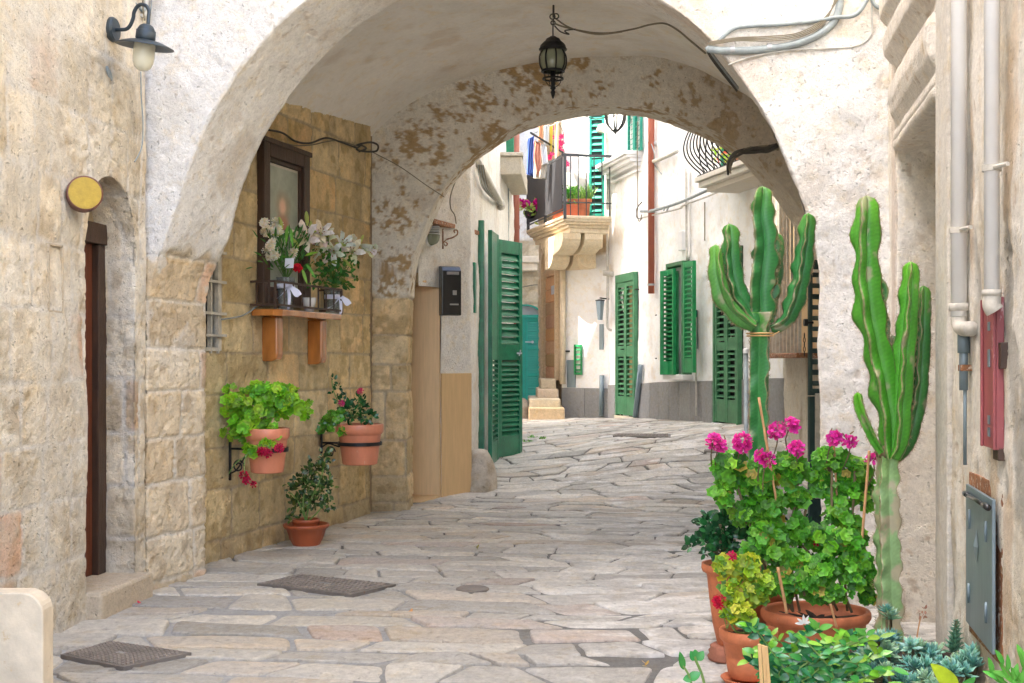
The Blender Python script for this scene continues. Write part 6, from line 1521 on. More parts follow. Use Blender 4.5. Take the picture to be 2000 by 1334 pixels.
for kk in range(220): 
    c = Vector((cx_ + RG.uniform(-.19, .19), cy_ + RG.uniform(-.12, .12), zs + hh)); leaf_oval(lf, c, Vector((RG.uniform(-.5, .5), RG.uniform(-.4, .3), 1)), Vector((0, -1, .2)) + rv() * .4, RG.uniform(.08, .28), .014, vary(RG.choice([(.16, .34, .04), (.10, .22, .05), (.28, .42, .08)]), .2), .2)
lf.build('foliage', M['leaf'], bt)
gp2 = thing('balcony_bush', (B0.x + .12, 20.0, zs), 'bright green bushy plant in a pot at the corner of the stone balcony', 'plant')
mb = MB(); rim_pot(mb, Vector((B0.x + .16, 19.9, zs + .004)), .07, .10, .14, .03, .008); mb.build('pot_body', M['terra'], gp2, smooth=True)
lf = MB()
for kk in range(140): c = Vector((B0.x + .16 + RG.gauss(0, .06), 19.88 + RG.gauss(0, .05), zs + .16 + RG.uniform(0, .35))); leaf_oval(lf, c, rv(), rv() + Vector((0, -1, 0)), .06, .03, vary((.10, .40, .04), .3))
lf.build('foliage', M['leaf'], gp2)
# magenta flowers left of the balcony
mf = thing('petunia_basket', tuple(P(1038, 425, 21.2)), 'trailing magenta petunias in an iron wall ring at the left end of the balcony', 'plant')
lf = MB(); fl = MB()
for kk in range(90): c = P(RG.gauss(1038, 14), RG.gauss(407, 7), 21.2 + RG.uniform(-.15, .15)); leaf_oval(lf, c, rv(), rv() + Vector((0, -1, 0)), .09, .04, vary((.30, .42, .08), .3))
for (x, y) in ((1055, 388), (1048, 393), (1058, 396), (1053, 402), (1031, 398), (1020, 394), (1035, 417), (1046, 397), (1024, 402), (1012, 390), (998, 395), (996, 388), (1038, 414), (1028, 395), (1052, 407)): petal_flower(fl, P(x, y, 21.1 + RG.uniform(-.1, .1)), Vector((0, -1, .2)) + rv() * .4, .055, RG.choice([(.62, .0, .30), (.50, .0, .12)]), (.2, 0, .05), 5, cup=.1, w=1.0)
lf.build('foliage', M['leaf'], mf); fl.build('blooms', M['petal'], mf)
mb = MB(); mb.lathe([(.08, 0), (.12, .12), (.11, .12), (0, .02)], P(1036, 426, 21.25), 20); mb.build('basket', M['iron'], mf)

# balcony doors behind the railing
for (x0, x1, yt, yb, Yd, lab) in ((1151, 1181, 205, 412, 20.25, 'tall teal louvred shutter of the balcony door, behind the stone balcony railing'),):
    a, b = P(x0, 0, Yd), P(x1, 0, Yd - .05); fr_, L = fr2((a.x, a.y), (b.x, b.y)); t = thing('tall_shutter', (a.x, a.y, zs + .01), lab, 'shutter')
    mb = MB(); mb.fb(fr_, .02, L - .02, -.03, -.012, zs + .02, P(0, yt, Yd).z); mb.build('dark_gap', M['dkgreen'], t)
    louvred('shutter_leaf', t, fr_, L, zs + .01, P(0, yt, Yd).z, M['teals'], [(.05, .46, .10), (.52, .96, .10)], th=.04, stile=.04, b0=.0, slat=.06, tilt=.6)
mb = MB(); a = P(1112, 380, 20.6); mb.box((P(1103, 0, 20.7).x, 20.55, P(0, 420, 20.7).z), (P(1150, 0, 20.7).x, 20.6, P(0, 340, 20.7).z), (.65, .62, .56)); o = mb.build('balcony_cupboard', M['softplaster'], None, bevel=.01); tag(o, 'low white cupboard against the wall behind the stone balcony railing', 'cupboard')
sc_ = thing('wall_sconce', tuple(P(1175, 262, 20.1)), 'cream wall light with a yellowed shade on the wall by the teal balcony shutter', 'lamp')
mb = MB(); c = P(1177, 258, 20.05); mb.lathe([(0, 0), (.09, .0), (.10, .05), (.06, .12), (0, .13)], c, 20); mb.build('shade', M['opal'], sc_, smooth=True); mb = MB(); mb.box((c.x - .02, c.y, c.z + .02), (c.x + .08, c.y + .25, c.z + .06)); mb.build('arm', M['dirtywhite'], sc_)
# street lantern frame (iron, seen below the arch)
ll = thing('iron_lantern_frame', tuple(P(1202, 265, 14)), 'empty grey iron lantern frame hanging just beyond the crown of the inner arch', 'lantern')
Yq = 14.0; k = Yq / F; o0 = Vector((P(1202, 0, Yq).x, Yq, 0)); mb = MB()
for a in range(6):
    an = a * math.pi / 3 + .3; mb.tube(smooth_pts([o0 + Vector((math.cos(an) * r * k, math.sin(an) * r * k, P(0, y, Yq).z)) for r, y in ((20, 195), (21, 228), (17, 242), (9, 252), (2, 258))], 4), .010, 6)
mb.lathe([(0, P(0, 250, Yq).z), (5 * k, P(0, 253, Yq).z), (4 * k, P(0, 258, Yq).z), (1 * k, P(0, 262, Yq).z), (0, P(0, 268, Yq).z)], o0, 14); mb.lathe([(20 * k, P(0, 195, Yq).z), (22 * k, P(0, 192, Yq).z), (10 * k, P(0, 170, Yq).z), (0, P(0, 165, Yq).z)], o0, 12); mb.build('frame', M['greyiron'], ll, smooth=True)
wire('wire', [P(1138, 225, Yq), P(1160, 232, Yq), P(1180, 230, Yq), P(1202, 226, Yq)], .006, M['dkcable'], ll)

# laundry on a rod
rod = thing('clothes_rod', tuple(P(1070, 270, 20.4)), 'dark drying rod slanting out from the balcony with laundry on it', 'rod')
mb = MB(); mb.tube([P(1036, 259, 20.0), P(1100, 298, 20.5)], .018, 8); mb.build('rod_body', M['iron'], rod); wire('line', [P(1040, 262, 20.6), P(1075, 246, 20.3), P(1100, 236, 20.2)], .006, M['cable'], rod)
def cloth(name, poly, Y, col, label, folds=3, amp=.03, cat='laundry', stripes=None):
    # outline given in picture units at its own distance; a folded sheet with real thickness
    ys = [p[1] for p in poly]; y0, y1 = min(ys), max(ys); n = 16; m = 12; V_ = np.zeros((n, m, 3)); C = np.zeros((n, m, 3))
    for i in range(n):
        y = y0 + (y1 - y0) * (i + .001) / (n - .998); xs = []
        for a, b in zip(poly, poly[1:] + poly[:1]):
            if (a[1] - y) * (b[1] - y) <= 0 and a[1] != b[1]: xs.append(a[0] + (b[0] - a[0]) * (y - a[1]) / (b[1] - a[1]))
        x0, x1 = (min(xs), max(xs)) if xs else (poly[0][0], poly[0][0] + 1)
        for j in range(m):
            t = j / (m - 1); q = P(x0 + (x1 - x0) * t, y, Y); q.y += amp * math.sin(t * folds * 6.28 + i * .15) ; V_[i, j] = q; C[i, j] = np.array(col) * (1 + .12 * math.sin(t * folds * 6.28 + 1))
    o = grid(name, V_, C, M['fabric'], None, org=tuple(V_[n - 1, m // 2])); s = o.modifiers.new('solid', 'SOLIDIFY'); s.thickness = .006
    tag(o, label, cat, 'laundry on the balcony rod'); return o
cloth('blue_shorts', [(1031, 272), (1043, 266), (1042, 345), (1028, 344)], 20.0, (.05, .10, .32), 'navy blue trousers hanging at the left end of the laundry')
cloth('pink_top', [(1044, 275), (1056, 276), (1058, 325), (1050, 345), (1040, 305)], 20.1, (.66, .30, .20), 'salmon pink top hanging next to the navy blue trousers')
cloth('white_shirt', [(1054, 280), (1067, 284), (1071, 320), (1060, 322)], 20.15, (.75, .78, .80), 'short white shirt hanging over a beige cloth in the laundry')
cloth('beige_cloth', [(1043, 325), (1069, 318), (1068, 350), (1042, 348)], 20.2, (.60, .56, .46), 'pale beige cloth at the bottom of the hanging laundry')
cloth('orange_towel', [(1052, 240), (1061, 240), (1060, 276), (1051, 275)], 20.25, (.66, .34, .18), 'apricot towel hanging high on the laundry line')
cloth('white_towel', [(1063, 246), (1073, 244), (1072, 284), (1062, 284)], 20.3, (.7, .72, .7), 'white towel between the apricot towel and the yellow cloth')
cloth('yellow_cloth', [(1074, 246), (1080, 245), (1078, 296), (1074, 296)], 20.3, (.75, .60, .08), 'narrow yellow cloth hanging on the laundry line')
cloth('tan_strap', [(1083, 238), (1091, 238), (1091, 322), (1084, 322)], 20.2, (.55, .32, .2), 'long narrow tan strip hanging nearest the railing corner', 1)
bg_ = thing('bougainvillea_vine', tuple(P(1092, 300, 20.6)), 'loose vine with bright pink flowers behind the laundry on the balcony', 'plant')
fl = MB()
for (x, y) in ((1097, 266), (1092, 278), (1098, 279), (1094, 282), (1082, 250), (1084, 268), (1075, 305), (1072, 310), (1097, 295), (1078, 300), (1106, 318), (1108, 322), (1096, 270), (1086, 300), (1093, 290)): petal_flower(fl, P(x, y, 20.7), Vector((0, -1, .2)) + rv() * .5, .045, (.80, .05, .22), (.6, .02, .1), 5, w=.9)
fl.build('blooms', M['petal'], bg_); mb = MB(); mb.tube(smooth_pts([P(1090, 237, 20.7), P(1101, 262, 20.7), P(1098, 285, 20.7), P(1103, 300, 20.7), P(1106, 345, 20.7)], 4), .006, 5); mb.tube(smooth_pts([P(1080, 240, 20.7), P(1084, 270, 20.7), P(1075, 310, 20.7)], 4), .006, 5); mb.build('stems', M['stem'], bg_)

# ================================================================== PORTAL, STEPS, FAR DOOR
fP = frP
# carved surround: two engaged shafts and a round arch over a pink panel
z_b, z_s, z_t = PL(1085, 742, LP).z, PL(1080, 515, LP).z, PL(1080, 495, LP).z
pa, pb = sP(1095), sP(1066); mid = (pa + pb) / 2; hw = abs(pb - pa) / 2
mb = MB(); mb.fb(fP, min(pa, pb) + .08, max(pa, pb) - .08, .0, .012, z_b, z_s + .1, (.62, .34, .19)); 
for k in range(9): z = z_b + (z_s - z_b) * k / 9; mb.fb(fP, min(pa, pb) + .09, max(pa, pb) - .09, .012, .03, z + .01, z + (z_s - z_b) / 9 - .01, vary((.60, .36, .20), .15))
mb.build('inner_panel', M['stone'], portal, bevel=.006)
def archband(mb, r0, r1, b0, b1, c):
    pts = [(mid - hw * r1, z_b), (mid - hw * r1, z_s)] + [(mid - hw * r1 * math.cos(a), z_s + hw * r1 * .55 * math.sin(a)) for a in np.linspace(0.1, math.pi - .1, 16)] + [(mid + hw * r1, z_s), (mid + hw * r1, z_b)]
    pin = [(mid - hw * r0, z_b), (mid - hw * r0, z_s)] + [(mid - hw * r0 * math.cos(a), z_s + hw * r0 * .55 * math.sin(a)) for a in np.linspace(0.1, math.pi - .1, 16)] + [(mid + hw * r0, z_s), (mid + hw * r0, z_b)]
    for i in range(len(pts) - 1):
        q = [pin[i], pts[i], pin[i + 1], pts[i + 1]]; mb.hexa([fP(s, b0, z) for s, z in q] + [fP(s, b1, z) for s, z in q], c)
mb = MB(); archband(mb, .78, .90, 0, .06, (.66, .52, .36)); archband(mb, .90, 1.02, 0, .10, (.70, .56, .38)); archband(mb, 1.02, 1.12, 0, .05, (.64, .50, .34)); mb.build('arch_surround', M['stone'], portal)
mb = MB(); q = fP(min(pa, pb) + .25, .035, PL(1078, 560, LP).z); mb.fb(Fr(q, fP.u, fP.n), -.12, .26, 0, .02, -.15, .0); mb.build('intercom', M['steel'], portal, bevel=.004)
mb = MB(); mb.tube([P(1099, 500, 20.85), P(1099, 750, 20.85)], .05, 12); mb.build('shaft', M['bench'], portal, smooth=True)
stp = thing('stone_steps', tuple(G(1070, 815)), 'flight of worn peach stone steps below the carved portal', 'steps')
zg = float(gz(.7, 20.3))
for (xl, xr, yt, yb, Yf) in ((1033, 1103, 797, 820, 19.9), (1034, 1095, 779, 797, 20.25), (1050, 1091, 760, 779, 20.6), (1056, 1086, 740, 760, 20.85)):
    z1 = P(0, yt, Yf).z; mb = MB(); mb.box((P(xl, 0, Yf).x, Yf, zg - .15), (P(xr, 0, Yf).x, 22.2, z1), vary((.74, .58, .40), .06)); mb.build('step', M['stone'], stp, bevel=.02)
# teal door with fanlight
td = thing('teal_door', tuple(P(1036, 783, YT - .1)), 'teal louvred double door with an arched fanlight at the far end of the lane', 'door')
cxp = 1026; k = YT / F; x0, x1 = P(993, 0, YT).x, P(1059, 0, YT).x; zz0, zz1, zz2 = P(0, 783, YT).z, P(0, 617, YT).z, P(0, 595, YT).z
mb = MB(); mb.box((x0, YT - .06, zz0), (x1, YT - .03, zz1)); mb.build('dark_gap', M['void'], td)
m_ = (x0 + x1) / 2; fr_ = Fr((x0 + .05, YT - .07, 0), (1, 0, 0), (0, -1, 0))
for a in (0, m_ - x0 - .05): louvred('door_leaf', td, Fr((x0 + .05 + a, YT - .07, 0), (1, 0, 0), (0, -1, 0)), (x1 - x0 - .1) / 2 - .004, zz0, zz1 - .05, M['teal'], [(.03, .30, .05), (.34, .62, .05), (.66, .96, .05)], th=.04, stile=.05, b0=.0, slat=.05, tilt=.35)
mb = MB(); mb.box((x0, YT - .14, zz1 - .05), (x1, YT - .03, zz1 + .02)); mb.box((x0, YT - .14, zz0), (x0 + .05, YT - .03, zz1)); mb.box((x1 - .05, YT - .14, zz0), (x1, YT - .03, zz1))
hw_ = (x1 - x0) / 2
for i in range(20):
    a, b = math.pi * i / 20, math.pi * (i + 1) / 20; q = [(m_ + math.cos(t) * hw_ * r, zz1 + math.sin(t) * (zz2 - zz1) * r) for t in (a, b) for r in (.88, 1)]
    mb.hexa([(x, YT - .03, z) for x, z in q] + [(x, YT - .14, z) for x, z in q])
mb.build('door_frame', M['teal'], td)
mb = MB(); vs = [(m_, YT - .04, zz1)] + [(m_ + math.cos(math.pi * i / 20) * hw_ * .9, YT - .04, zz1 + math.sin(math.pi * i / 20) * (zz2 - zz1) * .9) for i in range(21)]
mb.add(vs, [(0, i, i + 1) for i in range(1, 21)], (.35, .36, .36)); mb.build('fanlight', M['attrm'], td)
mb = MB(); q = P(1040, 668, YT - .16); mb.tube([q, q + Vector((-.16, 0, 0))], .012, 6); mb.lathe([(0, 0), (.03, 0), (.03, .01), (0, .01)], q, 12, ax=(0, -1, 0)); mb.build('handle', M['steel'], td)
ws = thing('window_ledge', tuple(P(1030, 530, YT - .2)), 'pale window ledge on the far house over the teal door', 'ledge')
mb = MB(); mb.box((-.2, YT - .32, P(0, 515, YT).z), (P(1053, 0, YT).x, YT, P(0, 502, YT).z)); mb.box((-.2, YT - .25, P(0, 530, YT).z), (P(1049, 0, YT).x, YT, P(0, 515, YT).z)); mb.build('ledge_stone', M['bench'], ws, bevel=.02)
wire('far_cable', [P(1015, 562, YT - .05), P(1040, 557, YT - .05), P(1060, 556, YT - .05)], .012, M['browncable'], None, 'thin cable crossing the far stone wall above the teal door', 'cable')

# ================================================================== RIGHT SIDE, PAST THE ARCH
gw = thing('barred_window', tuple(P(1555, 690, 12.9)), 'projecting window cage of pale wooden bars on the flaking wall behind the left cactus', 'window')
xw = 3.05; y0, y1 = 12.15, 13.85; z0, z1 = P(0, 690, 12.9).z, P(0, 400, 12.9).z
mb = MB()
for k in range(11): y = y0 + (y1 - y0) * k / 10; mb.box((xw - .22, y - .012, z0), (xw - .19, y + .012, z1 + .6))
mb.build('bars', M['dirtywhite'], gw)
mb = MB(); mb.box((xw - .25, y0 - .05, z0 - .05), (xw, y1 + .05, z0)); mb.build('sill', M['rust'], gw, bevel=.01)
mb = MB(); mb.box((xw - .02, y0, z0), (xw + .02, y1, z1 + .6)); mb.build('back', M['tan'], gw)
# dark louvred leaf at the pier, with its pale lower panel
dl = thing('dark_louvred_door', (P(1590, 0, 10.3).x, 10.3, .02), 'blackened green louvred door leaf squeezed behind the right white pier', 'door')
a, b = P(1577, 0, 10.3), P(1640, 0, 10.35); fr_, L = fr2((a.x, a.y), (b.x, b.y))
louvred('door_leaf', dl, fr_, L, P(0, 772, 10.3).z, P(0, 508, 10.3).z, M['dkgreen'], [(.05, .93, .085)], th=.04, stile=.03, slat=.06)
mb = MB(); mb.fb(fr_, 0, L, 0, .04, .03, P(0, 774, 10.3).z); mb.build('lower_panel', M['dkgreen'], dl, bevel=.005)
mb = MB(); mb.fb(fr_, .045, L, .042, .06, .25, P(0, 768, 10.3).z, ); mb.build('pale_board', M['dirtywhite'], dl, bevel=.006)
mb = MB(); q = P(1570, 630, 10.2); mb.tube([q, q + Vector((.03, 0, 0))], .03, 14); mb.tube([q, q + Vector((.08, 0, 0))], .01, 8); mb.build('knob', M['iron'], dl)
mb = MB(); qs = [P(1571, 655 + 9 * i, 10.2) for i in range(5)]
for i, q in enumerate(qs): mb.tube([q + Vector(((math.cos(t) * .009 if i % 2 else 0), (0 if i % 2 else math.cos(t) * .009), math.sin(t) * .02)) for t in np.linspace(0, 6.3, 12)], .003, 5)
o = mb.build('chain', M['iron'], None); tag(o, 'short dark chain hanging beside the blackened louvred door', 'chain')
wp = thing('white_pole', tuple(G(1460, 1080)), 'thin white metal pole standing beside the left cactus trunk', 'pole')
Yp = 6.25; mb = MB(); mb.tube([(P(1459, 0, Yp).x, Yp, .0), (P(1457, 0, Yp).x, Yp, P(0, 690, Yp).z)], .012, 12); mb.build('pole_body', M['cable'], wp, smooth=True); mb = MB(); mb.lathe([(0, 0), (.016, 0), (.016, .02), (0, .03)], P(1457, 690, Yp), 12); mb.build('cap', M['white'], wp)
# dark bracket and cable mass on the underside of the inner arch, right
ab = thing('arch_cable_mass', tuple(P(1430, 305, 11.2)), 'thick black taped cable bundle crossing the right haunch of the inner arch', 'cable')
pts = [P(1424, 332, 11.7), P(1424, 318, 11.5), P(1436, 300, 11.2), P(1465, 292, 11.0), P(1495, 289, 10.8), P(1522, 283, 10.6)]
wire('cable', pts, .022, M['dkcable'], ab, n=10)
for q in range(6): wire('cable', [p + Vector((RG.uniform(-.02, .02), 0, RG.uniform(-.045, .02))) for p in pts], RG.uniform(.006, .012), M['dkcable'] if q % 2 else M['browncable'], ab)

# ================================================================== RIGHT HOUSE FITTINGS
def C3(px, py, off=0): return frC(sC(px), off, zC(px, py))
p1 = thing('white_downpipe', tuple(C3(1880, 640, .04)), 'white plastic downpipe nearest the carved surround, with an elbow at its foot', 'pipe')
s = sC(1873, .05); z = P(0, 618, frC(s, .05, 0).y).z
mb = MB(); mb.tube([frC(s, .05, z), frC(s, .05, 5)], .029, 18); mb.build('pipe', M['pvc'], p1, smooth=True)
mb = MB(); mb.tube(smooth_pts([frC(s, .05, z + .03), frC(s, .05, z - .02), frC(s - .03, .045, z - .045), frC(s - .13, .03, z - .05)], 5), .028, 16); mb.lathe([(.031, 0), (.036, 0), (.036, .03), (.031, .03)], frC(s, .05, z + .02), 20); mb.build('elbow', M['dirtywhite'], p1, smooth=True)
mb = MB(); zz = zC(1885, 463); mb.lathe([(.03, 0), (.035, 0), (.035, .02), (.03, .02)], frC(s, .05, zz), 20); mb.tube([frC(s - .03, .05, zz + .01), frC(s - .12, .03, zz + .01)], .008, 8); mb.build('clip', M['dirtywhite'], p1)
p2 = thing('white_downpipe', tuple(C3(1935, 600, .04)), 'white plastic downpipe nearest the right edge, ending over the red metal strip', 'pipe')
s2 = sC(1937, .06); z2 = P(0, 590, frC(s2, .06, 0).y).z
mb = MB(); mb.tube([frC(s2, .06, z2), frC(s2, .06, 5)], .024, 18); mb.build('pipe', M['pvc'], p2, smooth=True)
mb = MB(); mb.tube(smooth_pts([frC(s2, .06, z2 + .03), frC(s2, .06, z2 - .01), frC(s2, .05, z2 - .03)], 5), .029, 16); mb.lathe([(.026, 0), (.031, 0), (.031, .02), (.026, .02)], frC(s2, .06, z2 + .02), 20); mb.build('elbow', M['dirtywhite'], p2, smooth=True)
mb = MB(); zz = zC(1940, 357); mb.lathe([(.025, 0), (.031, 0), (.031, .02), (.025, .02)], frC(s2, .06, zz), 20); mb.tube([frC(s2 - .02, .06, zz + .01), frC(s2 - .09, .03, zz + .01)], .008, 8); mb.build('clip', M['dirtywhite'], p2)
p3 = thing('steel_conduit', tuple(C3(1884, 760, .03)), 'slim steel conduit with a dented coupling under the elbow of the nearer-to-arch white pipe', 'pipe')
s = sC(1882, .035); mb = MB(); mb.tube([frC(s, .035, zC(1882, 760)), frC(s, .035, zC(1882, 640))], .016, 12); mb.lathe([(.017, 0), (.022, 0), (.022, .08), (.017, .08)], frC(s, .035, zC(1882, 690)), 16); mb.tube([frC(s, .03, zC(1882, 900)), frC(s, .03, zC(1882, 715))], .007, 8); mb.build('conduit', M['zinc'], p3, smooth=True)
mb = MB(); mb.box(tuple(frC(s, .03, zC(1882, 718)) - Vector((.02, .02, .012))), tuple(frC(s, .03, zC(1882, 718)) + Vector((.03, .02, .012)))); mb.build('clamp', M['rust'], p3, bevel=.003)
rs = thing('red_metal_strip', tuple(C3(1932, 880, .02)), 'faded red slotted metal strip fixed upright on the right wall', 'strip')
a, b = sorted((sC(1920, .035), sC(1946, .035))); z0, z1 = zC(1931, 868), zC(1931, 588)
mb = MB(); mb.fb(frC, a, b, .01, .035, z0, z1); mb.fb(frC, a, a + .01, .035, .045, z0, z1); mb.fb(frC, b - .01, b, .035, .045, z0, z1); mb.build('strip_body', M['redmetal'], rs, bevel=.003)
mb = MB(); m = (a + b) / 2
for y, h_ in ((640, .03), (700, .06), (815, .03), (838, .03)): z = zC(1931, y); mb.fb(frC, m - .015, m + .015, .036, .039, z - h_ / 2, z + h_ / 2)
mb.build('slots', M['zinc'], rs)
mb = MB(); mb.fb(frC, a + .0, a + .08, .0, .03, z0 - .035, z0 + .01); mb.fb(frC, a - .04, a - .005, .0, .03, zC(1950, 720), zC(1950, 670)); mb.build('hinge', M['dkwood'], rs, bevel=.003)
# grey hatch
ht = thing('metal_hatch', tuple(C3(1912, 1200, .02)), 'dented grey sheet-metal utility hatch low on the right wall', 'hatch')
a, b = sorted((sC(1884, .03), sC(1945, .03))); z0, z1 = .425, .94
fh = Fr(frC(b, .014, 0), (frC(a, .03, 0) - frC(b, .014, 0)), None); fh.n = frC.n.copy(); Lh = (frC(a, .03, 0) - frC(b, .014, 0)).length
mb = MB(); mb.fb(fh, 0, Lh, 0, .012, z0, z1); mb.build('hatch_door', M['zinc'], ht, bevel=.003)
mb = MB(); zc = (z0 + z1) / 2; m = Lh / 2
for (x, z, r1_, r2_) in ((m - .02, zc + .06, .04, .06),): 
    vs = [fh(x - r1_, .014, z), fh(x, .014, z - r2_), fh(x + r1_, .014, z), fh(x, .014, z + r2_), fh(x, .026, z)]; mb.add(vs, [(0, 1, 4), (1, 2, 4), (2, 3, 4), (3, 0, 4)])
mb.build('emblem_ridge', M['zinc'], ht)
for (x, z) in ((.10, z1 - .12), (Lh - .10, z1 - .12), (.08, z0 + .12), (Lh - .10, z0 + .12)):
    mb = MB(); mb.tube([fh(x, .014, z - .035), fh(x, .016, z), fh(x, .014, z + .035)], .005, 8); mb.build('rivet_ridge', M['zinc'], ht, smooth=True)
mb = MB(); mb.fb(frC, a - .015, b + .015, -.0, .012, z0 - .04, z1 + .045); mb.build('frame', M['rust'], ht, bevel=.003)
mb = MB(); mb.tube([fh(.08, .025, z1 - .03), fh(Lh + .0, .028, z1 - .025)], .007, 10); mb.tube([fh(.06, .025, z1 - .03), fh(.12, .025, z1 - .03)], .010, 10); mb.tube([fh(Lh - .06, .028, z1 - .025), fh(Lh + .02, .028, z1 - .025)], .011, 10); mb.build('bolt', M['black'], ht, smooth=True)
# ================================================================== CACTI
def cactus_column(mb, spn, path, radii, nf=3, phase=0, seed=1, A=(.035, .17, .03), B=(.09, .30, .06), edge=(.36, .27, .15), star=.80, wave=.16, wl=.11, tip=True, spines=True, woody=0):
    """path of points, radius per point; a winged column with scalloped ridges"""
    rg = random.Random(seed)
    pts = [Vector(p) for p in path]; k = 14; sp = smooth_pts(pts, k)
    rad = np.interp(np.linspace(0, len(radii) - 1, len(sp)), range(len(radii)), radii)
    L = [0.0]
    for i in range(1, len(sp)): L.append(L[-1] + (sp[i] - sp[i - 1]).length)
    tot = L[-1]; n = max(20, int(tot / .009)); Li = np.linspace(0, tot, n)
    arr = np.array([tuple(p) for p in sp]); C_ = np.stack([np.interp(Li, L, arr[:, q]) for q in range(3)], -1); Rr = np.interp(Li, L, rad)
    M_ = nf * 18; vs = []; cs = []; up = Vector((0, 1, 0)); ph = [rg.uniform(0, 6.28) for _ in range(nf)]
    wl_ = wl * rg.uniform(.85, 1.2)
    for i in range(n):
        c = Vector(C_[i]); t = Vector(C_[min(i + 1, n - 1)] - C_[max(i - 1, 0)]).normalized()
        u = (up - t * up.dot(t)).normalized(); w = t.cross(u); f = Li[i] / tot
        r = Rr[i]
        e = (tot - Li[i])
        if tip and e < r * 1.1: r *= max(.02, math.sqrt(max(0, 1 - (1 - e / (r * 1.1)) ** 2)))
        scr = rg.random() < .0
        for j in range(M_):
            th = 2 * math.pi * j / M_; fi = j // 18; loc = (j % 18) / 18.0
            d = min(loc, 1 - loc) * 2            # 0 at crest, 1 in the valley
            q = fi if loc < .5 else (fi + 1) % nf
            wv = math.sin(Li[i] / wl_ * 6.28 + ph[q]) * .6 + math.sin(Li[i] / wl_ * 3.1 + ph[q] * 2) * .5
            tooth = abs(math.sin(Li[i] / .030 * 3.14 + ph[q]))
            rr = r * (star * (1 - d) ** 1.45 + (1 - star)) * (1 + wave * 1.35 * wv * (1 - d)) + (1 - d) ** 6 * .0035 * tooth
            sw = .16 * wv * (1 - d) ** .7
            a = th + phase + sw
            vs.append(c + u * math.cos(a) * rr + w * math.sin(a) * rr)
            m = rg.uniform(.93, 1.07); stripe = .5 + .5 * math.sin(Li[i] / .018 * 6.28 + d * 9)
            mid = math.exp(-((d - 1) / .3) ** 2)
            col = [A[z] * (1 - .0) + (B[z] - A[z]) * (.25 + .3 * stripe * (1 - mid) + .55 * mid * .6) for z in range(3)]
            if j % 18 == 0: col = [edge[z] * (.35 + .5 * tooth) + A[z] * (.65 - .5 * tooth) for z in range(3)]
            fresh = max(0, 1 - e / .16)
            col = [col[0] + .05 * fresh, col[1] + .10 * fresh, col[2] + .0 * fresh]
            cs.append(tuple(x * m for x in col))
        if spines:
            for q in range(nf):
                if rg.random() < .45:
                    p = vs[-M_ + q * 18]; o = (p - c).normalized()
                    for sgn in (-1, 1): spn.tube([p - o * .001, p + (o * .8 + t * sgn * .6).normalized() * .013], [.0014, .0004], 3, (.24, .15, .08), False)
    va = np.array([tuple(q) for q in vs]); sc_ = fbm(va, 14, 4, seed); wd_ = fbm(va, 30, 4, seed + 3)
    ca_ = np.array(cs); ca_ = ca_ * (.82 + .36 * wd_)[:, None]
    sm = np.clip(sstep(.66 - woody * .22, .74 - woody * .14, sc_) * (.7 + woody), 0, .9); ca_ = ca_ * (1 - sm)[:, None] + np.array((.34, .29, .19)) * sm[:, None]
    cs = [tuple(q) for q in ca_]
    fs = []
    for i in range(n - 1):
        for j in range(M_):
            j2 = (j + 1) % M_; fs.append((i * M_ + j, i * M_ + j2, (i + 1) * M_ + j2, (i + 1) * M_ + j))
    fs.append(tuple((n - 1) * M_ + j for j in range(M_)))
    mb.add(vs, fs, cs)
def stem_px(pl, Y): return [P(p[0], p[1], p[2] if len(p) > 2 else Y) for p in pl]
YC = 6.0; kC = YC / F
cl = G(1482, 1265); cl.y = YC; cl.z = 0
cacL = thing('candelabra_cactus', (P(1482, 0, YC).x, YC, .22), 'tall many-armed cactus on the left, its trunk tied with string', 'cactus')
def arm(name, par, path, rad, Y, **kw):
    mb = MB(); sp = MB(); cactus_column(mb, sp, stem_px(path, Y), [r * .97 * Y / F for r in rad], **kw)
    b = len(mb.v); mb.v += sp.v; mb.f += [tuple(b + q for q in f) for f in sp.f]; mb.c += [(.34, .24, .13)] * len(sp.v); return mb.build(name, M['cactus'], par, smooth=True)
gA = (.016, .105, .03); gB = (.05, .25, .055)
arm('trunk', cacL, [(1484, 1230), (1482, 1100), (1480, 950), (1482, 800), (1484, 660), (1484, 610)], [22, 23, 24, 24, 25, 27], YC, nf=4, phase=.5, seed=2, A=gA, B=gB, tip=False, wave=.10, star=.5, woody=.2)
arm('main_arm', cacL, [(1484, 630), (1482, 560), (1490, 480), (1484, 420), (1490, 364)], [28, 32, 30, 26, 26], YC, nf=3, phase=2.4, seed=3, A=gA, B=gB, wave=.15)
arm('arm', cacL, [(1478, 632), (1462, 605), (1437, 570), (1426, 510), (1424, 437)], [14, 20, 24, 22, 20], YC - .02, nf=3, phase=.6, seed=4, A=gA, B=gB, wave=.10)
arm('arm', cacL, [(1474, 638), (1450, 622), (1420, 590), (1404, 540), (1398, 478)], [12, 18, 22, 20, 15], YC - .08, nf=3, phase=1.2, seed=5, A=(.04, .17, .03), B=(.12, .34, .07), wave=.10)
arm('arm', cacL, [(1492, 640), (1502, 600), (1510, 540), (1514, 500), (1518, 455)], [14, 20, 22, 21, 17], YC + .08, nf=3, phase=.9, seed=6, A=(.018, .10, .03), B=(.05, .2, .07), wave=.16)
arm('arm', cacL, [(1494, 600), (1500, 560), (1503, 500), (1502, 440)], [16, 22, 20, 14], YC + .03, nf=3, phase=2.0, seed=16, A=(.018, .10, .03), B=(.05, .2, .07), wave=.2)
arm('arm', cacL, [(1506, 640), (1530, 630), (1552, 585), (1566, 520), (1574, 460), (1579, 416)], [7, 17, 22, 22, 19, 15], YC - .02, nf=3, phase=2.8, seed=7, A=gA, B=gB, wave=.14)
mb = MB(); c = P(1484, 656, YC)
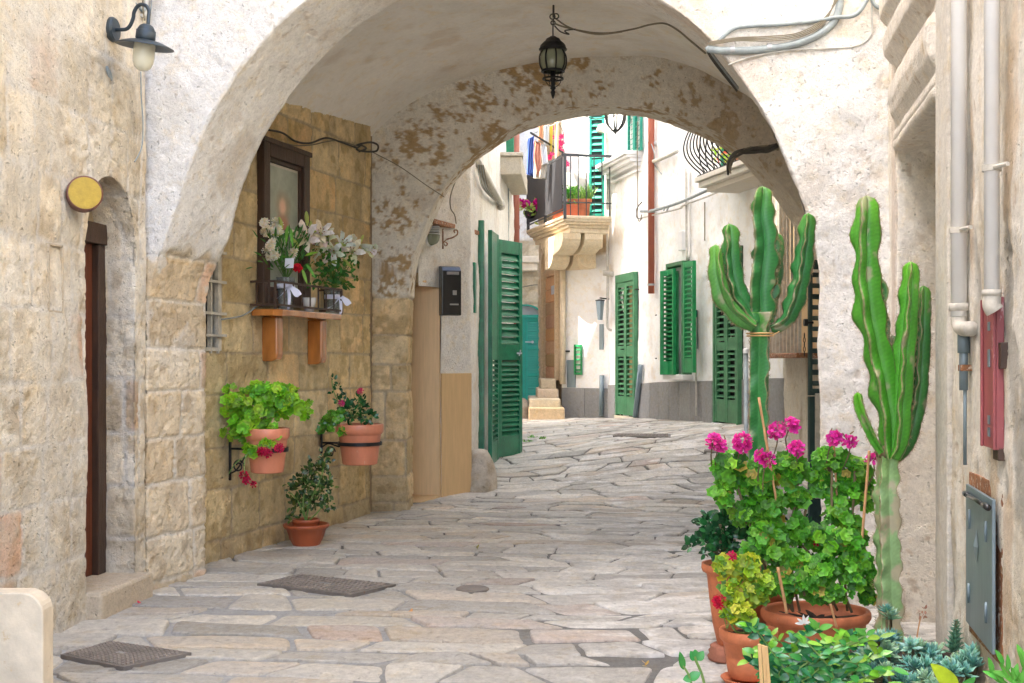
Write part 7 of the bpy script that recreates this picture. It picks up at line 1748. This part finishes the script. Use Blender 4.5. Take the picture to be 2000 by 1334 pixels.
for k in range(2): mb.lathe([(25 * kC, k * .012 - .004), (28 * kC, k * .012), (25 * kC, k * .012 + .004)], c, 20)
mb.tube([c + Vector((.05, -.04, 0)), c + Vector((.085, -.05, .02))], .003, 5)
mb.build('string_tie', M['palewood'], cacL)
pt_ = thing('round_pot', (P(1482, 0, YC).x, YC, 0), 'round terracotta pot of the left cactus, hidden behind the geraniums', 'flowerpot')
mb = MB(); rim_pot(mb, Vector((P(1482, 0, YC).x, YC + .0, .004)), .12, .17, .30, .05, .012); mb.build('pot_body', M['terra'], pt_, smooth=True); mb = MB(); disc(mb, Vector((P(1482, 0, YC).x, YC, .27)), .155, rough=.005); mb.build('soil', M['soil'], pt_)

YD = 5.25; cacR = thing('candelabra_cactus', (P(1737, 0, YD).x, YD, .0), 'stout cactus with a scarred pale trunk and upright arms, before the right white pier', 'cactus')
hA = (.03, .17, .014); hB = (.10, .38, .03)
arm('trunk', cacR, [(1740, 1345), (1738, 1230), (1735, 1100), (1732, 980), (1733, 890)], [27, 28, 27, 27, 22], YD, nf=4, phase=.78, seed=12, A=(.15, .26, .10), B=(.24, .38, .16), edge=(.40, .32, .22), tip=False, wave=.08, star=.42, woody=.85)
arm('main_arm', cacR, [(1738, 895), (1736, 830), (1722, 740), (1700, 640), (1690, 560), (1688, 470), (1692, 382)], [20, 32, 33, 34, 33, 31, 27], YD - .03, nf=3, phase=2.6, seed=13, A=hA, B=hB, wave=.14, wl=.15)
arm('arm', cacR, [(1742, 895), (1745, 850), (1735, 760), (1722, 650), (1714, 540)], [14, 24, 26, 25, 19], YD + .06, nf=3, phase=1.5, seed=14, A=(.015, .12, .03), B=(.05, .22, .08), wave=.10)
arm('arm', cacR, [(1742, 895), (1755, 850), (1760, 760), (1768, 660), (1776, 580), (1779, 511)], [16, 25, 26, 25, 21, 18], YD - .05, nf=3, phase=2.8, seed=15, A=hA, B=hB, wave=.10, wl=.14)
arm('arm', cacR, [(1744, 895), (1770, 860), (1790, 780), (1798, 680), (1802, 600), (1803, 558)], [14, 20, 21, 20, 17, 15], YD + .03, nf=3, phase=.6, seed=17, A=(.02, .11, .02), B=(.06, .22, .05), wave=.08)
arm('arm', cacR, [(1738, 890), (1752, 820), (1748, 740), (1742, 655)], [12, 18, 18, 13], YD + .09, nf=3, phase=.3, seed=18, A=(.01, .10, .04), B=(.04, .18, .08))
arm('side_shoot', cacR, [(1722, 884), (1706, 860), (1690, 825), (1678, 795), (1675, 766)], [8, 10, 11, 12, 11], YD - .05, nf=4, phase=.4, seed=19, A=hA, B=hB, wave=.10, wl=.08)
mb = MB(); c = P(1734, 884, YD); mb.lathe([(0, -.03), (.045, -.02), (.056, 0), (.05, .02), (.03, .03), (0, .032)], c, 20); mb.build('scar', M['stem'], cacR, smooth=True)

# ================================================================== POTS ON THE RIGHT
Yj = 5.72; c = P(1428, 1285, Yj); c.z = .03
js = thing('pot_saucer', (c.x, c.y, .012), 'old ridged terracotta foot under the tall jade plant pot', 'saucer')
mb = MB(); mb.lathe([(0, 0), (.105, 0), (.11, .015), (.10, .025), (.105, .04), (.095, .05), (.098, .062), (.085, .07), (0, .07)], (c.x, c.y, .012), 40); mb.build('saucer_body', M['oldterra'], js, smooth=True)
jp = thing('tall_pot', (c.x, c.y, .08), 'tall narrow reddish terracotta pot holding the jade plant', 'flowerpot')
zr = P(0, 1100, Yj).z; h = zr - .082
mb = MB(); o = Vector((c.x, c.y, .082)); mb.lathe([(0, 0), (.060, 0), (.066, .01), (.085, h * .25), (.100, h * .55), (.112, h * .85), (.114, h * .88), (.132, h * .90), (.138, h * .94), (.136, h), (.124, h), (.118, h * .93), (0, h * .93)], o, 48); mb.build('pot_body', M['terra'], jp, smooth=True)
mb = MB(); disc(mb, Vector((o.x, o.y, o.z + h * .95)), .118, rough=.004); mb.build('soil', M['soil'], jp)
jd = thing('jade_plant', (c.x, c.y, zr), 'dense dark green jade plant with glossy round leaves in the tall terracotta pot', 'plant')
lf = MB(); pt = MB()
bush(lf, [(1408, 1035, Yj, 46, 38, 45), (1385, 1060, Yj - .04, 30, 28, 30), (1430, 1012, Yj, 34, 26, 35), (1380, 1020, Yj, 22, 20, 22), (1410, 1075, Yj - .08, 34, 22, 30), (1352, 1065, Yj - .05, 12, 8, 10), (1445, 1060, Yj, 30, 40, 30)], 520, .020, [(.012, .075, .022), (.02, .11, .03), (.01, .055, .018), (.04, .15, .05)], 'oval', W=.62, shell=.4)
for k in range(10): e = P(RG.uniform(1370, 1440), RG.uniform(1010, 1070), Yj + RG.uniform(-.08, .08)); pt.tube(smooth_pts([Vector((c.x, c.y, zr - .02)), (Vector((c.x, c.y, zr)) + e) / 2 + rv() * .01, e], 3), .006, 6)
lf.build('foliage', M['gloss'], jd, smooth=True); pt.build('stems', M['stem'], jd)

Yo = 5.55; c = P(1593, 0, Yo); zr = P(0, 1190, Yo).z; rx = 106 * Yo / F
op = thing('large_pot', (c.x, Yo, .012), 'large wide terracotta pot with a rolled rim, crowded with geraniums', 'flowerpot')
h = zr - .012; o = Vector((c.x, Yo, .012))
mb = MB(); mb.lathe([(0, 0), (rx * .72, 0), (rx * .74, .01), (rx * .84, h * .45), (rx * .848, h * .46), (rx * .86, h * .48), (rx * .91, h * .80), (rx * .96, h * .82), (rx * 1.0, h * .88), (rx * 1.0, h * .96), (rx * .975, h), (rx * .93, h), (rx * .90, h * .95), (rx * .88, h * .85), (0, h * .82)], o, 72, sy=.85); mb.build('pot_body', M['terra'], op, smooth=True)
mb = MB(); disc(mb, Vector((o.x, o.y, o.z + h * .84)), rx * .89, 48, sy=.85, rough=.006); mb.build('soil', M['soil'], op)
Yy = 5.3; c2 = P(1462, 0, Yy); zr2 = P(0, 1228, Yy).z
yp = thing('round_pot', (c2.x, Yy, .03), 'smaller round terracotta pot with the yellow-green geranium, standing in front of the tall pot', 'flowerpot')
o2 = Vector((c2.x, Yy, .035)); mb = MB(); rim_pot(mb, o2, .085, .118, zr2 - .035, .055, .008, n=48, grooves=(.6,)); mb.build('pot_body', M['terra'], yp, smooth=True)
mb = MB(); disc(mb, Vector((o2.x, o2.y, zr2 - .03)), .105, rough=.005); mb.build('soil', M['soil'], yp)
ss = thing('pot_saucer', (c2.x, Yy, .012), 'thin terracotta saucer under the smaller round pot', 'saucer')
mb = MB(); mb.lathe([(0, 0), (.10, 0), (.12, .022), (.115, .024), (.098, .008), (0, .008)], (c2.x, Yy, .014), 40); mb.build('saucer_body', M['terra'], ss, smooth=True)

# yellow-green geranium
def stems(mb, base, ends, r=.005):
    for e in ends: m = (base + e) / 2 + rv() * .03; mb.tube(smooth_pts([base + rv() * .03 * Vector((1, 1, 0)).length * .5, m, e], 4), r, 6)
yg = thing('geranium_plant', (c2.x, Yy, zr2), 'yellow-green geranium with a crimson bloom spilling over the smaller round pot', 'plant')
lf = MB(); pt = MB(); fl = MB()
bush(lf, [(1455, 1110, Yy, 34, 34, 30), (1430, 1165, Yy - .06, 22, 40, 20), (1480, 1150, Yy - .04, 30, 36, 24), (1452, 1200, Yy - .1, 30, 20, 20), (1415, 1105, Yy - .03, 22, 22, 16), (1420, 1205, Yy - .1, 14, 14, 12)], 190, .024, [(.22, .42, .015), (.38, .50, .02), (.14, .34, .02), (.48, .52, .03)], petiole=pt, up=.4, cam=.9)
b0 = Vector((c2.x, Yy, zr2 - .03)); stems(pt, b0, [P(1455, 1120, Yy), P(1430, 1150, Yy - .05), P(1480, 1140, Yy), P(1420, 1200, Yy - .12), P(1470, 1090, Yy)])
umbel(fl, P(1405, 1174, Yy - .12), .028, 12, .02, (.70, .01, .05), (.12, 0, .02)); umbel(fl, P(1429, 1086, Yy - .05), .014, 5, .018, (.72, .02, .12), (.3, 0, .04)); pt.tube(smooth_pts([b0, P(1430, 1200, Yy - .12), P(1410, 1180, Yy - .12)], 4), .003, 5)
lf.build('foliage', M['leaf'], yg, smooth=True); pt.build('stems', stm, yg); fl.build('blooms', M['petal'], yg)

# the two tall geraniums in the wide pot
GC = [(.08, .32, .018), (.12, .42, .025), (.05, .23, .015), (.20, .50, .03)]
def geranium(label, blobs, n, Y, base, sticks, blooms, r=.027, name='geranium_plant', cols=GC):
    t = thing(name, tuple(base), label, 'plant'); lf = MB(); pt = MB(); fl = MB()
    bush(lf, blobs, n, r, cols, petiole=pt, up=.45, cam=.75, shell=.35)
    for st_ in sticks: pt.tube(smooth_pts([base + Vector((RG.uniform(-.06, .06), RG.uniform(-.04, .04), -.02))] + [P(*q) for q in st_], 4), .006, 7)
    for (x, y, Yb_, R_, k_) in blooms:
        umbel(fl, P(x, y, Yb_), R_ * 1.1, int(k_ * 1.3), .030, MAG, MAGD); q = P(x, y, Yb_); pt.tube(smooth_pts([q, q + Vector((RG.uniform(-.02, .02), .03, -.06)), q + Vector((RG.uniform(-.02, .02), .08, -.15))], 3), .003, 5)
        for _ in range(3): bud(fl, q + rv() * .03, rv() + Vector((0, 0, 1)), .02, (.30, .20, .10))
    lf.build('foliage', M['leaf'], t, smooth=True); pt.build('stems', M['stem'], t); fl.build('blooms', M['petal'], t); return t
YG = 5.5; bL = P(1545, 1185, YG); bR = P(1640, 1185, YG)
geranium('tall leggy geranium with seven magenta flower heads on the left side of the wide pot',
    [(1430, 915, YG, 38, 34, 40), (1415, 960, YG, 26, 26, 30), (1480, 935, YG, 38, 40, 40), (1540, 920, YG, 34, 36, 40), (1500, 985, YG, 42, 36, 40), (1455, 1000, YG, 30, 30, 30), (1555, 970, YG, 26, 24, 30), (1495, 1045, YG - .06, 40, 36, 34), (1520, 1085, YG - .08, 40, 30, 34), (1470, 1080, YG - .05, 28, 28, 30), (1545, 900, YG, 22, 16, 20), (1500, 1140, YG - .08, 24, 24, 24), (1530, 1140, YG - .1, 34, 30, 26), (1555, 1040, YG - .02, 26, 34, 26)], 900, YG, bL,
    [[(1520, 1100, YG), (1500, 1000, YG), (1490, 930, YG)], [(1530, 1080, YG), (1550, 1000, YG), (1560, 930, YG)], [(1500, 1120, YG), (1470, 1040, YG), (1440, 950, YG)], [(1545, 1100, YG), (1565, 1040, YG), (1580, 960, YG)]],
    [(1394, 862, YG - .05, .022, 7), (1408, 868, YG - .05, .016, 4), (1450, 866, YG - .08, .036, 16), (1518, 842, YG - .02, .026, 9), (1545, 832, YG - .02, .026, 9), (1555, 876, YG - .1, .024, 9), (1500, 898, YG - .16, .022, 7), (1488, 892, YG - .14, .018, 4)])
geranium('geranium with three magenta flower heads on the right side of the wide pot',
    [(1620, 900, YG + .05, 36, 26, 34), (1665, 920, YG + .05, 36, 32, 34), (1640, 960, YG + .05, 40, 34, 36), (1690, 960, YG + .05, 16, 40, 20), (1600, 940, YG + .05, 24, 30, 24), (1650, 1060, YG - .04, 48, 40, 44), (1600, 1115, YG - .1, 44, 34, 36), (1670, 1110, YG - .08, 38, 44, 38), (1640, 1010, YG, 40, 22, 30), (1570, 1140, YG - .12, 26, 22, 24), (1695, 1160, YG - .04, 16, 26, 20), (1560, 1095, YG - .06, 26, 22, 20), (1600, 1050, YG, 26, 30, 24), (1620, 1160, YG - .12, 50, 16, 26)], 900, YG, bR,
    [[(1630, 1100, YG), (1625, 1000, YG), (1625, 920, YG)], [(1650, 1100, YG), (1665, 1000, YG), (1670, 920, YG)], [(1600, 1120, YG), (1580, 1080, YG), (1560, 1060, YG)]],
    [(1628, 856, YG - .05, .024, 8), (1660, 861, YG - .05, .018, 5), (1705, 900, YG - .1, .015, 4)])
rb = thing('red_bloom_stem', tuple(bL + Vector((.05, .05, 0))), 'dark leafy shoot with one small red bloom between the two tall geraniums', 'plant')
lf = MB(); fl = MB(); pt = MB(); bush(lf, [(1568, 1055, YG + .12, 30, 36, 20), (1548, 1020, YG + .15, 20, 20, 20)], 60, .03, [(.012, .06, .02), (.02, .09, .03)], 'oval', W=.3)
umbel(fl, P(1594, 1057, YG - .02), .014, 6, .018, (.70, .01, .06), (.2, 0, .02)); pt.tube(smooth_pts([bL, P(1560, 1100, YG), P(1592, 1060, YG)], 4), .004, 6); pt.tube(smooth_pts([bL, P(1560, 1100, YG + .1), P(1560, 1040, YG + .12)], 4), .004, 6)
lf.build('foliage', M['gloss'], rb, smooth=True); fl.build('blooms', M['petal'], rb); pt.build('stems', M['stem'], rb)
for (a, b, Y_, r_, lab) in (((1482, 776), (1520, 1000), YG - .06, .0055, 'long bamboo cane leaning past the left cactus trunk into the geraniums'), ((1519, 1108), (1537, 1198), YG - .24, .0065, 'bamboo cane standing in the wide pot among the lower geranium leaves'), ((1698, 880), (1683, 1060), YG - .12, .006, 'bamboo cane at the right side of the wide pot, beside the cactus trunk'), ((1622, 1180), (1634, 1225), YG - .30, .005, 'weathered grey cane leaning on the front rim of the wide pot'), ((1627, 840), (1636, 1000), YG + .02, .005, 'bamboo cane among the magenta blooms right of the dark louvred door')):
    p0, p1 = P(a[0], a[1], Y_), P(b[0], b[1], Y_); mb = MB(); n = 12; mb.tube([p0 + (p1 - p0) * i / n for i in range(n + 1)], [r_ * (1.12 if i % 4 == 0 else 1) for i in range(n + 1)], 8); o = mb.build('bamboo_cane', M['bamboo'], None, smooth=True); tag(o, lab, 'cane')

# ================================================================== SUCCULENT BED AND FOREGROUND
pl_ = thing('stone_planter', (1.35, 4.75, 0), 'rough grey stone planter bed at the bottom right, covered by succulents', 'planter')
x0 = P(1640, 0, 4.6).x
mb = MB(); 
W_ = ((1.02, 4.05), (1.58, 4.05), (1.86, 5.02), (1.22, 5.02))
vs = [(x, y, 0) for x, y in (W_[0], W_[1], W_[3], W_[2])] + [(x, y, .20) for x, y in (W_[0], W_[1], W_[3], W_[2])]; mb.hexa(vs, (.35, .33, .3)); mb.build('planter_body', M['stone'], pl_, bevel=.02)
mb = MB(); vs = [(x, y, .2) for x, y in ((1.05, 4.08), (1.56, 4.08), (1.24, 4.99), (1.83, 4.99))] + [(x, y, .225) for x, y in ((1.05, 4.08), (1.56, 4.08), (1.24, 4.99), (1.83, 4.99))]; mb.hexa(vs); mb.build('soil', M['soil'], pl_)
def rosette(mb, c, ax, r, cols, rg, n=22):
    ax = ax.normalized(); u = ax.orthogonal().normalized(); v = ax.cross(u); ga = 2.39996
    base = rg.choice(cols)
    for k in range(n):
        f = k / n; a = k * ga; el = .15 + 1.25 * f; d = (u * math.cos(a) + v * math.sin(a)) * math.cos(el) + ax * math.sin(el); L = r * (1.0 - .5 * f) * rg.uniform(.85, 1.1)
        b = c + ax * (f * r * .35 - r * .2); s = d.cross(ax).normalized() if d.cross(ax).length > .01 else u; nn = s.cross(d).normalized(); w = L * .17; th = L * .09
        col = vary(base, .1, rg); tipc = (col[0] * 1.5 + .04, col[1] * 1.25 + .03, col[2] * 1.2 + .03)
        vs = [b - s * w * .5, b + nn * th, b + s * w * .5, b - nn * th * .6]; m = b + d * L * .62
        vs += [m - s * w, m + nn * th * .6, m + s * w, m - nn * th]; vs += [b + d * L + ax * L * .08]
        mb.add(vs, [(0, 1, 5, 4), (1, 2, 6, 5), (2, 3, 7, 6), (3, 0, 4, 7), (4, 5, 8), (5, 6, 8), (6, 7, 8), (7, 4, 8)], [tuple(x * .7 for x in col)] * 4 + [col] * 4 + [tipc])
SC = [(.12, .33, .26), (.17, .40, .31), (.22, .44, .34), (.09, .26, .21), (.24, .42, .26)]
rgs = random.Random(5)
# one plant per clump, each named by where it sits
clumps = [
 ((1738, 1195), 5.0, 30, 3, 'blue-green succulent rosette growing against the foot of the pale cactus trunk'),
 ((1690, 1262), 4.75, 34, 12, 'low clump of blue-green succulents below the wide terracotta pot'),
 ((1750, 1262), 4.85, 34, 12, 'clump of blue-green succulents directly before the cactus trunk foot'),
 ((1808, 1278), 4.8, 34, 12, 'clump of blue-green succulents behind the tall pointed succulent shoot'),
 ((1700, 1305), 4.4, 40, 14, 'nearer clump of blue-green succulents at the lower left of the stone planter'),
 ((1770, 1315), 4.35, 40, 14, 'clump of blue-green succulents at the bottom edge, middle of the stone planter'),
 ((1845, 1312), 4.35, 40, 14, 'clump of blue-green succulents at the bottom edge beside the broad yellow-green leaf'),
 ((1895, 1290), 4.5, 28, 10, 'dark blue-green succulent clump nearest the right wall under the grey hatch'),
 ((1640, 1285), 4.6, 30, 9, 'sparse succulent clump at the left end of the stone planter')]
for (x, y), Y, sp_, n, lab in clumps:
    c = P(x, y, Y); t = thing('succulent_plant', (c.x, c.y, max(.21, c.z - .05)), lab, 'succulent', 'succulents in the stone planter'); mb = MB(); st_ = MB()
    for k in range(n):
        q = P(x + rgs.uniform(-sp_, sp_), y + rgs.uniform(-sp_ * .6, sp_ * .8), Y + rgs.uniform(-.15, .15)) if n > 3 else P(x + rgs.uniform(-8, 8), y + rgs.uniform(-6, 12), Y)
        rosette(mb, q, Vector((rgs.uniform(-.5, .5), rgs.uniform(-.8, .2), 1)), rgs.uniform(.040, .066), SC, rgs)
        st_.tube(smooth_pts([Vector((q.x * .5 + c.x * .5, q.y * .5 + c.y * .5, .2)), q], 3), .006, 6, (.2, .25, .12))
    mb.build('leaves', M['cactus'], t, smooth=False); st_.build('stems', M['stem'], t)
# pointed shoot
c = P(1862, 1270, 4.7); t = thing('succulent_plant', tuple(c), 'tall pointed succulent shoot with stacked leaves in front of the right wall', 'succulent', 'succulents in the stone planter'); mb = MB()
for k in range(7): q = P(1862 + k * 1.0, 1270 - k * 9, 4.7); rosette(mb, q, Vector((.1, -.15, 1)), .058 * (1 - k * .1), [(.11, .27, .17)], rgs, 18)
mb.build('leaves', M['cactus'], t); mb = MB(); mb.tube([P(1860, 1310, 4.7), P(1868, 1212, 4.7)], .006, 6); mb.build('stems', M['stem'], t)
t = thing('dried_flower_stalk', tuple(P(1794, 1240, 4.9)), 'dry pinkish-brown curled flower stalk rising from the succulents', 'plant'); mb = MB(); mb.tube(smooth_pts([P(1791, 1244, 4.9), P(1796, 1215, 4.9), P(1799, 1204, 4.9)], 4), .003, 6)
mb.build('stalk', M['bamboo'], t); mb = MB()
for k in range(14): c = P(1800 + RG.uniform(-8, 10), 1200 + RG.uniform(-14, 10), 4.9); leaf_oval(mb, c, rv(), rv(), .018, .01, (.36, .20, .14))
mb.build('dry_florets', M['leaf'], t)

# leafy creeper in front
lv = thing('creeper_plant', tuple(P(1560, 1330, 4.3)), 'glossy-leaved creeper with a white flower, tangled across the bottom in front of the pots', 'plant')
lf = MB(); pt = MB(); rgf = random.Random(9)
_xt = [[(rgf.uniform(1520, 1660), 1348), (rgf.uniform(1480, 1700), rgf.uniform(1300, 1330)), (rgf.uniform(1450, 1730), rgf.uniform(1240, 1310))] for _ in range(14)]
tw = [[(1560, 1345), (1520, 1290), (1480, 1235), (1462, 1222)], [(1580, 1345), (1600, 1290), (1640, 1250), (1668, 1240)], [(1600, 1345), (1660, 1300), (1720, 1275)], [(1540, 1345), (1500, 1310), (1462, 1290)], [(1620, 1345), (1580, 1280), (1555, 1240)], [(1640, 1345), (1700, 1320), (1745, 1305)], [(1500, 1345), (1490, 1300), (1500, 1262)], [(1560, 1345), (1545, 1290), (1560, 1250), (1600, 1228)], [(1590, 1345), (1620, 1310), (1640, 1290), (1690, 1290)], [(1530, 1350), (1560, 1310), (1600, 1300), (1650, 1270)]]
for i, t_ in enumerate(tw + _xt):
    Y_ = 4.15 + .07 * (i % 5); pp = smooth_pts([P(x, y, Y_) for x, y in t_], 6); pt.tube(pp, .003, 5)
    bright = i in (1, 2, 5, 8)
    for j, q in enumerate(pp[1:]):
        for sgn in (-1, 1):
            if rgf.random() < .9:
                d = Vector((sgn * rgf.uniform(.3, 1), rgf.uniform(-.7, .2), rgf.uniform(-.2, .8))); col = rgf.choice([(.14, .38, .03), (.22, .42, .04), (.07, .26, .04)]) if (bright and rgf.random() < .6) or j > len(pp) - 4 else rgf.choice([(.015, .11, .035), (.02, .16, .05), (.05, .24, .05)])
                leaf_oval(lf, q, d, Vector((0, -.9, .7)) + rv(rgf) * .4, rgf.uniform(.03, .058), rgf.uniform(.016, .028), vary(col, .2, rgf), rgf.uniform(0, .4), .15, 6)
lf.build('foliage', M['gloss'], lv, smooth=True); pt.build('stems', stm, lv)
fl = MB(); c = P(1570, 1218, 4.4)
for a, b in ((-.6, .5), (-.1, 1), (.9, .3), (.4, .8), (-1, .1)): leaf_oval(fl, c, Vector((a, -.3, b)), Vector((0, -1, .3)), .035, .011, (.8, .8, .76), .1)
fl.build('bloom', M['petal'], lv)
sp1 = thing('young_shoot', tuple(P(1372, 1340, 4.5)), 'young shoot with round glossy leaves poking up at the bottom, left of the terracotta pots', 'plant')
lf = MB(); pt = MB(); Ys_ = 4.5
pt.tube(smooth_pts([P(1378, 1345, Ys_), P(1370, 1315, Ys_), P(1360, 1292, Ys_), P(1357, 1282, Ys_)], 4), .005, 6); pt.tube(smooth_pts([P(1352, 1340, Ys_), P(1345, 1318, Ys_), P(1334, 1300, Ys_)], 4), .004, 6)
for (x, y, dx, dz, L, W) in ((1358, 1290, -.5, 1, .04, .032), (1362, 1290, .6, 1, .042, .032), (1358, 1284, -.05, 1, .03, .028), (1335, 1308, -.2, 1, .07, .026), (1345, 1326, .8, .5, .05, .035), (1352, 1324, -.9, -.1, .035, .03)): leaf_oval(lf, P(x, y, Ys_), Vector((dx, -.2, dz)), Vector((.1, -1, .5)), L, W, vary((.05, .26, .06), .1), .1, .2, 6)
lf.build('foliage', M['gloss'], sp1, smooth=True); pt.build('stems', stm, sp1)
cn = thing('cane_bundle', tuple(P(1497, 1345, 4.05)), 'three split canes standing together at the bottom, in front of the smaller round pot', 'cane')
for k, (x0_, x1_) in enumerate(((1483, 1494), (1490, 1503), (1496, 1511))):
    mb = MB(); a, b = P(x0_, 1258 + k * 2, 4.02), P(x1_, 1450, 4.02 + k * .004); u_ = Vector((.0052, 0, 0)); w_ = Vector((0, .004, 0)); mb.hexa([b - u_ - w_, b + u_ - w_, b - u_ + w_, b + u_ + w_, a - u_ - w_, a + u_ - w_, a - u_ + w_, a + u_ + w_]); mb.build('cane', M['palewood'], cn, bevel=.001)
br = thing('broad_leaf_plant', tuple(P(1860, 1345, 3.9)), 'broad curved yellow-green leaf rising at the bottom among the succulents', 'plant')
lf = MB(); leaf_oval(lf, P(1868, 1362, 3.9), Vector((-.55, -.1, 1)), Vector((.5, -.9, .3)), .125, .075, (.42, .56, .03), .25, .25, 10); leaf_oval(lf, P(1868, 1358, 3.95), Vector((.7, .1, .6)), Vector((0, -.9, .5)), .09, .03, (.06, .28, .05), .2, .2, 8); leaf_oval(lf, P(1780, 1345, 3.95), Vector((-.9, .1, .35)), Vector((0, -.8, .6)), .07, .02, (.20, .48, .05), .3, .2, 8); lf.build('leaf_blade', M['leaf'], br, smooth=True)
cr = thing('corner_shrub', tuple(P(1985, 1345, 3.7)), 'green divided leaves reaching in at the bottom right corner of the photo', 'plant')
lf = MB(); pt = MB()
for (a, b) in (((1990, 1350), (1960, 1300)), ((1995, 1345), (2000, 1292)), ((1985, 1350), (1938, 1318)), ((1998, 1350), (1972, 1322))):
    p0, p1 = P(*a, 3.7), P(*b, 3.7); pt.tube([p0, p1], .003, 5)
    for k in range(5): q = p0 + (p1 - p0) * (k / 4); leaf_oval(lf, q, (p1 - p0) + Vector((RG.uniform(-.06, .06), -.02, RG.uniform(-.02, .05))), Vector((0, -.9, .6)) + rv() * .3, .055, .02, vary((.10, .36, .05), .2), .2, .2, 6)
lf.build('foliage', M['gloss'], cr, smooth=True); pt.build('stems', stm, cr)
# fallen bits on the paving
for (x, y, col, lab) in ((276, 1186, (.6, .02, .06), 'red petal fallen on the paving at the foot of the left pier'), (1320, 820, (.62, .05, .08), 'pink petal lying far up the lane before the grey stone base'), (800, 1203, (.45, .25, .1), 'dry orange leaf fallen on the paving in the middle of the lane'), (1262, 1311, (.6, .4, .15), 'yellow leaf fallen on the paving at the bottom, left of the pots'), (932, 1078, (.2, .18, .04), 'tiny withered leaf on the grey mortar in mid lane')):
    c = G(x, y); c.z += .022; mb = MB()
    for k in range(3): leaf_oval(mb, c + rv() * .008, rv() + Vector((0, 0, .05)), Vector((0, 0, 1)), .035, .02, vary(col, .2), -.2)
    o = mb.build('fallen_petal', M['leaf'], None, org=tuple(c)); tag(o, lab, 'petal')
# ================================================================== LIGHT, CAMERA
w = bpy.data.worlds.new('World'); S.world = w; w.use_nodes = True
nt = w.node_tree; bg = nt.nodes['Background']
sky = nt.nodes.new('ShaderNodeTexSky'); sky.sky_type = 'NISHITA'; sky.sun_disc = False
SUN_EL = 55; SUN_AZ = -112                # azimuth of the sun measured from +Y towards +X
sky.sun_elevation = R(SUN_EL); sky.sun_rotation = R(SUN_AZ); sky.air_density = .8; sky.dust_density = 3.6; sky.ozone_density = .4
nt.links.new(sky.outputs[0], bg.inputs['Color']); bg.inputs['Strength'].default_value = .15
sd = bpy.data.lights.new('sun', 'SUN'); sd.energy = 2.6; sd.angle = R(.5); sd.color = (1, .95, .87)
so = bpy.data.objects.new('sun', sd); COL.objects.link(so)
dv = Vector((math.sin(R(SUN_AZ)) * math.cos(R(SUN_EL)), math.cos(R(SUN_AZ)) * math.cos(R(SUN_EL)), math.sin(R(SUN_EL))))
so.rotation_euler = dv.to_track_quat('Z', 'Y').to_euler(); so.location = (0, 10, 12)
cd = bpy.data.cameras.new('camera'); cam = bpy.data.objects.new('camera', cd); COL.objects.link(cam)
cam.location = (0, 0, H); cam.rotation_euler = (R(90), 0, 0)
cd.sensor_width = 36; cd.lens = 36 * F / 2000; cd.shift_y = (HOR - 667) / 2000; cd.clip_end = 500; cd.clip_start = .05
S.camera = cam
S.view_settings.view_transform = 'Standard'; S.view_settings.look = 'None'; S.view_settings.exposure = 3.25; S.view_settings.gamma = 1
S.cycles.max_bounces = 10; S.cycles.diffuse_bounces = 6; S.cycles.use_denoising = True
